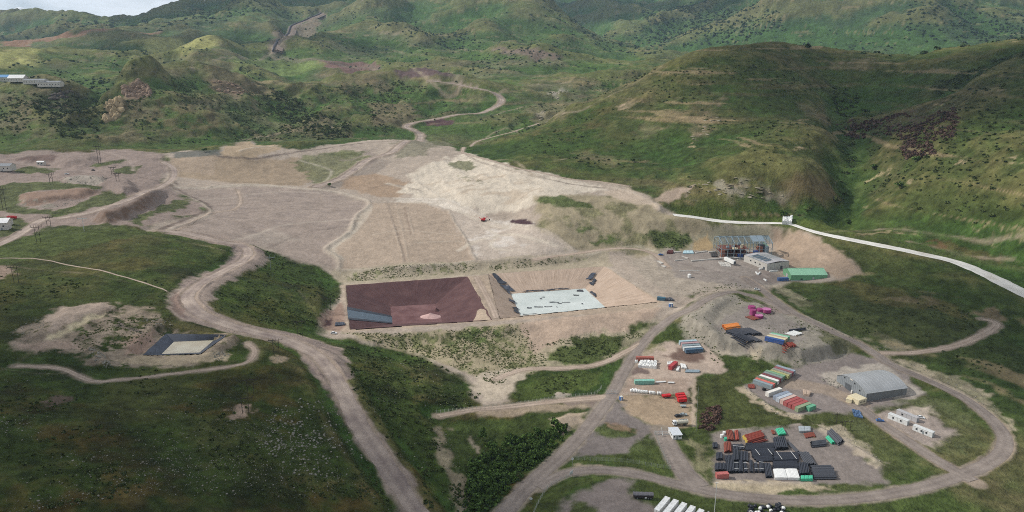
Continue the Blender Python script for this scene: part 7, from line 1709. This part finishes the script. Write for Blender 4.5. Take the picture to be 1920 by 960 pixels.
QF=[np.arange(64).reshape(16,4) for _ in range(8)]
# outline, how many, size range, clumping, description
BUSH=[
 ([(500,470),(560,492),(632,540),(640,560),(598,605),(560,628),(480,602),(402,577),(412,547),(470,508)],520,.4,1.35,(22,-.02),'dark low shrub in the scrub between the stony track and the dark pond','shrubs between the stony track and the dark pond',M_SHRUBD),
 ([(640,650),(700,652),(780,668),(860,705),(900,738),(880,765),(822,772),(802,830),(822,880),(800,930),(765,890),(710,795),(665,735)],800,.4,1.3,(18,.0),'dark shrub on the stony scrub slope right of the stony track','shrubs on the scrub slope right of the stony track',M_SHRUBD),
 ([(0,800),(250,800),(500,780),(600,780),(690,870),(740,960),(0,965)],700,.35,1.0,(30,-.04),'small dark shrub on the boulder strewn slope at the lower left','shrubs on the lower left slope',M_SHRUBD),
 ([(0,640),(150,690),(470,700),(590,740),(560,780),(250,800),(0,800)],160,.4,1.1,(30,-.06),'small dark shrub on the grass below the small pond','shrubs on the grass below the small pond',M_SHRUBD),
 ([(0,500),(300,520),(320,560),(290,580),(100,570),(0,600)],120,.5,1.2,(30,-.06),'small dark shrub on the grass above the borrow pit','shrubs on the left plateau',M_SHRUBD),
 ([(60,175),(110,165),(170,185),(205,205),(190,240),(150,262),(100,245),(70,215)],420,1.5,4.0,(60,.12),'dark shrub on the shaded gully slope left of the yellow cliff','shrubs left of the yellow cliff',M_SHRUBD),
 ([(240,190),(340,140),(480,165),(560,190),(600,260),(480,262),(300,270),(220,262)],1700,.6,2.6,(50,-.05),'shrub on the rocky hill behind the dumps','shrubs on the rocky hill',M_SHRUB),
 ([(560,180),(640,160),(740,145),(860,185),(880,205),(780,235),(680,262),(600,255)],1400,.6,2.6,(50,-.05),'shrub on the knoll left of the haul road','shrubs on the knoll by the haul road',M_SHRUB),
 ([(480,165),(540,175),(640,225),(660,255),(600,262),(540,225),(500,195)],300,1.8,5.0,(60,.2),'tall dark shrub in the gully between the two rocky hills','shrubs in the gully between the rocky hills',M_SHRUBD),
 ([(0,165),(60,175),(80,230),(200,262),(0,268)],200,1.2,3.2,(70,-.06),'shrub on the slope at the left edge below the farm sheds','shrubs below the farm sheds',M_SHRUB),
 ([(900,225),(1060,170),(1200,130),(1240,125),(1060,212),(930,265)],1200,.7,2.8,(50,-.05),'shrub on the spur right of the haul road','shrubs on the spur right of the haul road',M_SHRUB),
 ([(960,285),(1060,230),(1240,140),(1420,100),(1560,110),(1560,300),(1500,400),(1250,370),(1100,310)],700,.6,2.2,(90,-.1),'scattered dark shrub on the open face of the right hill','shrubs on the face of the right hill',M_SHRUBD),
 ([(1560,160),(1610,170),(1605,240),(1600,330),(1575,400),(1480,415),(1490,400),(1560,385),(1580,330),(1570,250)],260,1.0,3.0,(40,.05),'dark shrub in the green gully of the right hill','shrubs in the gully of the right hill',M_SHRUBD),
 ([(1620,215),(1700,205),(1800,165),(1920,130),(1930,420),(1700,400),(1620,360)],700,.6,2.6,(70,-.1),'dark shrub on the right hand spur at the edge of the photograph','shrubs on the right hand spur',M_SHRUBD),
 ([(1600,232),(1690,212),(1800,205),(1790,262),(1720,275),(1640,252)],420,1.3,3.2,(40,.04),'purple brown leafless shrub on the right hand spur','purple brown shrubs on the right hand spur',M_PURP),
 ([(1560,225),(1610,222),(1640,235),(1620,262),(1595,262)],90,1.3,3.2,(30,.1),'purple brown shrub at the top of the green gully','purple brown shrubs at the gully head',M_PURP),
 ([(1680,255),(1740,262),(1760,292),(1700,300),(1690,280)],120,1.3,3.2,(30,.1),'purple brown shrub in the patch above the pale track lines','purple brown shrubs above the pale lines',M_PURP),
 ([(1750,155),(1780,150),(1930,95),(1930,106),(1790,168),(1752,182)],200,1.4,3.4,(40,.1),'dark shrub in the narrow ravine at the upper right','shrubs in the upper right ravine',M_SHRUBD),
 ([(1312,786),(1326,764),(1348,762),(1352,790),(1330,808),(1314,804)],80,.8,1.9,(12,.25),'purple grey leafless bush in the thicket left of the meadow above the pipe yard','leafless bushes above the pipe yard',M_PURP),
 ([(1030,664),(1060,648),(1170,634),(1165,660),(1120,682),(1040,676)],130,.5,1.4,(16,.05),'green shrub in the hollow between the dam face and the road','shrubs in the hollow under the dam',M_SHRUB),
 ([(955,742),(1060,696),(1126,697),(1126,714),(1080,734),(1000,752)],110,.4,1.1,(16,.0),'green shrub above the long post fence','shrubs above the long post fence',M_SHRUB),
 ([(1230,636),(1275,612),(1300,612),(1350,660),(1365,682),(1340,682),(1290,632),(1240,642)],70,.3,.8,(14,.1),'green shrub along the foot of the rubble mound','shrubs along the foot of the rubble mound',M_SHRUB),
 ([(1205,436),(1292,441),(1300,452),(1268,468),(1228,464)],90,.5,1.5,(16,.1),'green shrub on the marl slope left of the plant terrace','shrubs left of the plant terrace',M_SHRUB),
 ([(1760,680),(1900,760),(1920,700),(1900,640),(1880,620),(1740,660)],120,.4,1.2,(26,-.05),'small shrub on the dark slope above the haul road bend','shrubs above the haul road bend',M_SHRUBD),
 ([(1500,560),(1600,540),(1840,590),(1860,600),(1780,640),(1640,630)],140,.4,1.2,(26,-.06),'small shrub on the green knoll right of the haul road','shrubs on the green knoll',M_SHRUBD),
 ([(812,800),(850,880),(900,880),(870,960),(800,960),(790,900)],160,.4,1.3,(14,.0),'shrub along the dry stream below the scrub slope','shrubs along the dry stream',M_SHRUBD),
]
allS=[]
for i,(uv,n,a,b,th,lab,grp,m) in enumerate(BUSH):
    S=clear_of_roads(spots(uv,n,a,b,500+i,th,2.0))
    allS.append(np.c_[S,np.full(len(S),i)])
allS=np.concatenate(allS); app=allS[:,2]/np.hypot(allS[:,0],allS[:,1]); order=np.argsort(-app)
big=allS[order[:290]]; rest=allS[order[290:]]
rg=random.Random(2)
for x,y,r,i in big:
    i=int(i); o=link('shrub',SHR[rg.randrange(6)],BUSH[i][7],loc=(x,y,gz(x,y)-.05),rot=(0,0,rg.random()*6.28),scale=(r,r,r*rg.uniform(.8,1.15))); tag(o,BUSH[i][5],'shrub',BUSH[i][6])
for m,nm in ((M_SHRUB,'scrub'),(M_SHRUBD,'dark_scrub'),(M_PURP,'twiggy_scrub')):
    s=rest[[BUSH[int(k)][7] is m for k in rest[:,3]]]
    if len(s): V,F=merge(SHL,QF,s,9,.75,.05); big_mesh(nm,V,F,m)['kind']='stuff'
# woods and lone trees on the far hills: one mass
W=[]
for i,(uv,n,a,b,th) in enumerate((
 ([(400,100),(620,100),(880,150),(1000,130),(1200,125),(1100,80),(940,20),(660,10),(520,40)],900,3,7.5,(300,-.02)),
 ([(700,60),(800,70),(900,85),(880,60),(780,40)],220,4,9,(200,.05)),
 ([(990,40),(1100,80),(1240,105),(1300,95),(1240,60),(1100,0),(1010,0)],700,5,12,(400,.02)),
 ([(1240,90),(1340,85),(1480,60),(1440,0),(1300,0),(1200,20)],1500,6,14,(350,.1)),
 ([(1340,85),(1480,88),(1740,100),(1700,40),(1500,30)],420,5,11,(300,-.02)),
 ([(1740,100),(1930,75),(1930,30),(1800,0),(1700,10)],700,6,13,(350,.04)),
 ([(0,75),(300,60),(600,20),(500,0),(330,18),(0,50)],900,5,12,(500,.0)),
 ([(0,160),(100,125),(380,125),(470,110),(500,150),(350,140),(230,150),(100,170)],420,2.5,6,(200,-.03)),
 ([(860,160),(1000,140),(1100,120),(900,110),(800,130)],260,3,6.5,(150,.0)),
 ([(0,130),(250,90),(420,85),(380,105),(100,112)],260,3,7,(200,-.05)))):
    W.append(spots(uv,n,a*.62,b*.62,700+i,th,1.8))
W=np.concatenate(W); V,F=merge(SHL,QF,W,17,.85,.1); big_mesh('far_woods',V,F,M_FARW)['kind']='stuff'
# tufts on the dam face and the bank
T=[]
for i,(uv,n,th) in enumerate(((DAM,2600,(14,.02)),([(640,514),(890,493),(895,505),(860,513),(660,528)],700,(10,.05)),([(915,498),(1000,485),(1110,477),(1100,489),(925,508)],300,(10,.05)),([(130,640),(200,600),(300,590),(320,612),(250,650),(160,660)],500,(8,.05)),([(1000,650),(1090,630),(1190,618),(1210,628),(1120,648)],300,(10,.0)),([(1280,545),(1390,530),(1420,545),(1340,548)],160,(10,.0)),(MOUND,420,(14,-.08)))):
    T.append(spots(uv,n,.22,.62,800+i,th,1.5))
T=clear_of_roads(np.concatenate(T)); V,F=merge(SHL,QF,T,19,.7,.05); big_mesh('grass_tufts',V,F,M_TUFT)['kind']='stuff'
# the stream thicket: trees with trunk and crown
def branch_tree(seed):
    g=random.Random(seed); b=MB(); b.tube((0,0,-.2),(.05,.03,.45),.055,.035,n=7,cap=False)
    for k in range(5):
        t=k*1.26+g.random(); z=.28+.05*k; b.tube((.03,.02,z),(.3*math.cos(t),.3*math.sin(t),z+.3),.022,.01,n=5,cap=False)
    return b.mesh('trunk',True)
TRK=[branch_tree(k) for k in range(3)]
def crown(seed):
    g=np.random.default_rng(seed); parts=[]
    for k in range(7):
        c=np.array([.26*g.normal(),.26*g.normal(),.42+.45*g.random()]); parts.append(leaf_cloud(46,seed*10+k,.9,.3,.3)*(.24+.12*g.random())+c)
    return quads_mesh('crown',np.concatenate(parts))
CRN=[crown(40+k) for k in range(5)]
TW=clear_of_roads(spots([(885,868),(930,835),(1000,815),(1042,795),(1062,802),(1040,850),(985,900),(930,950),(880,965),(882,905)],180,1.5,4.4,900,(14,.3)),1.2)
SING=[(1470,409,7),(905,822,4.5),(1716,304,6),(1620,214,7),(1636,318,5.5),(1686,353,5.5),(1598,302,6),(1588,420,4),(1186,304,3.5),(700,222,7),(383,285,5),(617,350,4),(1102,312,3.5),(1300,298,3.2)]
def plant_tree(x,y,h,lab,grp,cr=1.0):
    t=thing('tree',lab,'tree',(x,y,gz(x,y)),rg.random()*6.28,grp); t.scale=(h*cr,h*cr,h)
    link('trunk',TRK[rg.randrange(3)],M_BARK,t); link('crown',CRN[rg.randrange(5)],M_TREE,t)
for x,y,h in TW: plant_tree(x,y,h,'leafy green tree in the dense thicket left of the main road','trees of the thicket by the main road',1.15)
SL=['round green tree right behind the white folded membrane','small tree alone in the green field above the dry stream','dark tree at the right end of the purple shrubs on the right spur','dark tree at the head of the green gully','tree on the pale line of the right spur, upper one','tree on the brown patch of the right spur, lower one','tree at the left side of the green gully','low tree where the gully meets the white channel','small tree on the lower face of the right hill','tall shrub like tree on the knoll beside the haul road','tree at the foot of the rocky hill behind the dumps','small tree on the green patch under the haul road','lone tree low on the left of the right hill face','lone tree in the middle of the right hill face']
for (u,v,h),l in zip(SING,SL):
    p=hit(u,v); plant_tree(p.x,p.y,h,l,None,1.2)
U=clear_of_roads(spots([(875,870),(930,835),(1000,812),(1050,790),(1068,802),(1040,855),(985,905),(930,955),(870,965),(874,905)],420,.7,1.6,901,(16,.2)),.8)
V,F=merge(SHL,QF,U,23,1.2,.05); big_mesh('thicket_undergrowth',V,F,M_TREE)['kind']='stuff'
# field stones
STONE=[
 ([(505,768),(560,748),(612,752),(650,790),(690,862),(640,905),(540,890),(480,830)],2600,.14,.8,(14,.02),'pale boulder in the dense stone field left of the stony track','boulders left of the stony track'),
 ([(0,780),(300,770),(520,800),(690,920),(745,962),(0,965)],5200,.1,.5,(24,.03),'pale boulder on the dark slope at the lower left','boulders on the lower left slope'),
 ([(250,740),(460,735),(500,760),(480,830),(300,830)],420,.16,.5,(18,-.02),'pale stone on the grass round the bare power pole patch','stones round the power pole patch'),
 ([(655,690),(700,660),(780,680),(850,715),(880,760),(820,775),(802,835),(800,920),(765,885),(712,795)],900,.16,.6,(18,.02),'pale stone among the shrubs right of the stony track','stones among the shrubs right of the track'),
 ([(165,652),(188,656),(212,690),(200,692),(172,672)],230,.35,1.0,None,'pale boulder in the pile left of the small pond','boulders piled left of the small pond'),
 ([(262,600),(300,598),(326,608),(322,614),(280,612)],130,.3,.9,None,'pale boulder in the row above the small pond','boulders above the small pond'),
 ([(395,660),(428,656),(430,670),(408,678)],110,.3,.9,None,'pale boulder in the pile right of the small pond','boulders right of the small pond'),
 ([(10,628),(60,600),(85,595),(80,618),(30,632)],180,.25,.7,None,'pale stone on the left end of the borrow pit bank','stones on the borrow pit bank'),
 ([(1541,712),(1556,706),(1585,722),(1572,728),(1552,722)],150,.4,1.0,None,'pale boulder in the heap beside the hangar gable','boulders heaped by the hangar'),
 ([(105,338),(150,330),(200,332),(200,343),(110,343)],260,.5,1.4,None,'pale boulder in the quarry heap on the left dumps','boulders on the left dumps'),
 ([(78,388),(150,368),(150,380),(80,394)],140,.4,1.0,None,'pale stone below the brown dump on the left','stones below the brown dump'),
 ([(1660,668),(1720,682),(1790,708),(1845,740),(1880,775),(1870,782),(1800,736),(1720,700)],420,.2,.7,(14,.05),'pale stone on the verge of the haul road bend','stones on the haul road verge'),
 ([(1590,628),(1640,650),(1700,648),(1690,658),(1650,664)],220,.2,.7,(12,.05),'pale stone at the junction of haul road and dirt track','stones at the road junction'),
 (MOUND,700,.18,.6,(14,.0),'grey stone on the rubble mound','stones on the rubble mound'),
 ([(1398,726),(1460,772),(1510,780),(1505,786),(1452,775),(1392,732)],240,.2,.7,None,'pale stone on the bank below the container rows','stones below the container rows'),
 ([(846,880),(880,880),(884,960),(840,960)],140,.2,.7,None,'pale stone in the dry stream','stones in the dry stream'),
 (VAL,3600,.1,.42,(8,.0),'stone lying on the stony track','stones on the stony track'),
 ([(830,788),(870,880),(850,880),(815,800)],120,.2,.5,None,'stone on the bare strip beside the scrub slope','stones on the bare strip'),
 ([(0,680),(200,720),(450,720),(440,760),(100,800),(0,800)],160,.16,.5,(20,-.04),'pale stone on the smooth grass at the left','stones on the smooth grass'),
 ([(1530,798),(1570,796),(1640,850),(1655,872),(1600,835)],200,.2,.6,None,'pale stone on the bank right of the pipe yard','stones right of the pipe yard'),
 ([(505,668),(545,672),(530,680),(508,678)],50,.2,.6,None,'pale stone at the foot of the power pole by the track','stones at the power pole'),
 ([(418,785),(440,762),(472,760),(472,772),(440,786)],70,.2,.6,None,'pale stone on the bare patch of the lower power pole','stones on the lower pole patch'),
]
SS=[]
for i,(uv,n,a,b,th,lab,grp) in enumerate(STONE):
    S=spots(uv,int(n*.48),a*.85,b*.85,1000+i,th,3.0)
    if grp not in ('stones on the stony track',): S=clear_of_roads(S,.2)
    SS.append(np.c_[S,np.full(len(S),i)])
SS=np.concatenate(SS); app=SS[:,2]/np.hypot(SS[:,0],SS[:,1]); order=np.argsort(-app)
for x,y,r,i in SS[order[:290]]:
    i=int(i); o=link('boulder',RKM[rg.randrange(9)],M_ROCK,loc=(x,y,gz(x,y)+r*.15),rot=(rg.uniform(-.3,.3),rg.uniform(-.3,.3),rg.random()*6.28),scale=(r,r,r)); tag(o,STONE[i][5],'boulder',STONE[i][6])
s=SS[order[290:]]; low=[k for k in range(9) if k>=4]
V,F=merge([RK[k][0] for k in low],[RK[k][1] for k in low],s,29,.9,-.1); big_mesh('field_stones',V,F,M_ROCK)['kind']='stuff'
# rock outcrops and the cliff
def outcrop(label,uv,n,a,b,h,m,seed,name='rock_outcrop'):
    S=spots(uv,n,a,b,seed,None,1.0); c=S[:,:2].mean(0); z=gz(*c); r=thing(name,label,'rock outcrop',(c[0],c[1],z)); g=random.Random(seed)
    for x,y,s in S: link('rock',RKM[g.randrange(4)],m,r,loc=(x-c[0],y-c[1],gz(x,y)-z-s*.15),rot=(g.uniform(-.25,.25),g.uniform(-.25,.25),g.random()*6),scale=(s,s*.8,s*h))
outcrop('sunlit yellow cliff on the left flank of the rocky hill',[(195,226),(201,200),(215,187),(233,190),(230,205),(220,218),(202,230)],80,2.6,6,2.3,M_ROCKY,1201,'cliff')
outcrop('brown crag crowning the rocky hill above the yellow cliff',[(231,172),(238,157),(260,150),(276,158),(284,178),(268,182),(240,182)],80,2.6,5.5,2.0,M_ROCKB,1202,'crag')
outcrop('brown boulder band high on the middle of the rocky hill',[(395,152),(432,153),(462,168),(455,178),(430,176),(405,168)],26,3,7,.8,M_ROCKB,1203)
outcrop('pale grey rock ribs on the spur right of the haul road, upper group',[(1030,176),(1050,166),(1068,169),(1045,187)],14,3,6,.7,M_MARL,1204)
outcrop('pale grey rock ribs on the spur right of the haul road, lower group',[(1002,213),(1020,206),(1052,209),(1028,221),(1010,223)],16,3,6,.7,M_MARL,1205)
outcrop('grey marl bluffs at the foot of the right hill',[(1262,366),(1300,345),(1340,338),(1400,334),(1440,348),(1470,366),(1420,372),(1360,366),(1300,360)],40,1.6,4,.3,M_MARL,1206)
outcrop('dark rock band on the shaded slope left of the yellow cliff',[(84,178),(110,168),(140,172),(135,182),(100,190)],18,3,6,1.1,mat('dark_basalt',(86,78,70),.95,noise=.3,scale=.3,bump=.6),1207)
outcrop('pale rock slope on the right hill face',[(1290,266),(1325,258),(1352,222),(1335,215),(1310,240)],16,1.5,4,.4,M_MARL,1208)
# ------------------------------------------------------------------ far snowy mountain, air, clouds
def snow_mountain():
    R0=12600.; az=np.linspace(ray(-160,40)[0],ray(210,40)[0],150); dep=np.linspace(-1300,900,40)
    A,D=np.meshgrid(az,dep); u=960+FPX*np.tan(A)*.90
    uu=np.interp(A,[ray(k,30)[0] for k in range(-160,211,10)],range(-160,211,10))
    top=np.interp(uu,[-160,-40,10,40,70,95,120,150,175,210],[30,18,20,13,21,18,26,36,44,56])
    e=-np.tan(PITCH+np.arctan((top-480)/FPX))*np.cos(A)*1.0
    e=np.array([[float(ray(a,b)[1]) for a,b in zip(ra,rb)] for ra,rb in zip(uu[:1],top[:1])])[0][None]
    hgt=CAM_Z+e*R0; X=(R0+D)*np.sin(A);Y=(R0+D)*np.cos(A)
    prof=np.where(D<0,1+D/1500.,1-D/1200.); Zm=np.maximum(hgt*(prof**.8)+170*fbm(X,Y,520,5,5,ridged=True)*np.clip(1-prof,0,.6)*1.5,40)
    me=grid_mesh('snow_mountain',np.stack([X,Y,Zm],-1)); m,t,b=nodes('snow_and_rock'); L=t.links.new
    ge=t.nodes.new('ShaderNodeNewGeometry'); n=t.nodes.new('ShaderNodeTexNoise'); n.inputs['Scale'].default_value=.004; n.inputs['Detail'].default_value=8; L(ge.outputs['Position'],n.inputs['Vector'])
    r=t.nodes.new('ShaderNodeValToRGB'); r.color_ramp.elements[0].position=.36; r.color_ramp.elements[1].position=.46; r.color_ramp.elements[0].color=(.22,.23,.26,1); r.color_ramp.elements[1].color=(.86,.87,.9,1)
    L(n.outputs['Fac'],r.inputs['Fac']); L(r.outputs['Color'],b.inputs['Base Color']); b.inputs['Roughness'].default_value=.9
    me.materials.append(m); o=bpy.data.objects.new('snow_mountain',me); C.objects.link(o); o['kind']='structure'
snow_mountain()
def haze():
    x=12500.; b=MB(); zb=float(Z.min())-1.0; zt=max(float(Z.max()),1400.)+30
    b.box((0,6500,(zb+zt)/2),(2*x,15800,zt-zb)); me=b.mesh('haze'); m=bpy.data.materials.new('air'); m.use_nodes=True; t=m.node_tree; t.nodes.clear()
    o=t.nodes.new('ShaderNodeOutputMaterial'); v=t.nodes.new('ShaderNodeVolumePrincipled'); v.inputs['Color'].default_value=(.56,.76,1.0,1); v.inputs['Density'].default_value=HAZE; v.inputs['Anisotropy'].default_value=.2
    t.links.new(v.outputs['Volume'],o.inputs['Volume']); me.materials.append(m); h=bpy.data.objects.new('haze',me); C.objects.link(h); h['kind']='stuff'
HAZE=4.2e-5
haze()

# ------------------------------------------------------------------ unseen clouds above the frame, added to shade chosen ground
def shade_cloud(label,gx,gy,gzz,rx,ry,seed,alt=2100.):
    t=(alt-gzz)/sun_dir.z; cx,cy=gx+sun_dir.x*t,gy+sun_dir.y*t
    g=random.Random(seed); bm=bmesh.new()
    for k in range(16):
        a=g.random()*6.283; q=math.sqrt(g.random())*.8; s=g.uniform(.28,.46)
        M=Matrix.Translation((rx*q*math.cos(a),ry*q*math.sin(a),g.uniform(-.1,.25)*min(rx,ry)))@Matrix.Diagonal((rx*s,ry*s,min(rx,ry)*s*.7,1))
        bmesh.ops.create_icosphere(bm,subdivisions=3,radius=1,matrix=M)
    V=np.array([v.co[:] for v in bm.verts]); d=fbm(V[:,0]+seed*777,V[:,1]+V[:,2]*.8,min(rx,ry)*.5,4,seed)
    for v,k in zip(bm.verts,d): v.co.z+=float(k)*min(rx,ry)*.35; v.co.x*=1+.25*float(k); v.co.y*=1+.25*float(k)
    me=bpy.data.meshes.new('shade_cloud'); bm.to_mesh(me); bm.free(); me.shade_smooth()
    o=link('shade_cloud',me,M_CLOUD,loc=(cx,cy,alt)); o['kind']='structure'
M_CLOUD,_t,_b=nodes('cloud_white'); _b.inputs['Base Color'].default_value=(.9,.9,.92,1); _b.inputs['Roughness'].default_value=1
shade_cloud('',-230,215,45,230,150,1)
shade_cloud('',640,1000,120,250,330,2)
shade_cloud('',-640,1410,120,100,90,3)
shade_cloud('',-1700,4300,320,1000,900,4)
shade_cloud('',450,4900,500,560,480,5)
shade_cloud('',1650,4400,450,700,520,8)
shade_cloud('',330,480,10,110,110,6)
shade_cloud('',-900,2500,160,500,260,7)
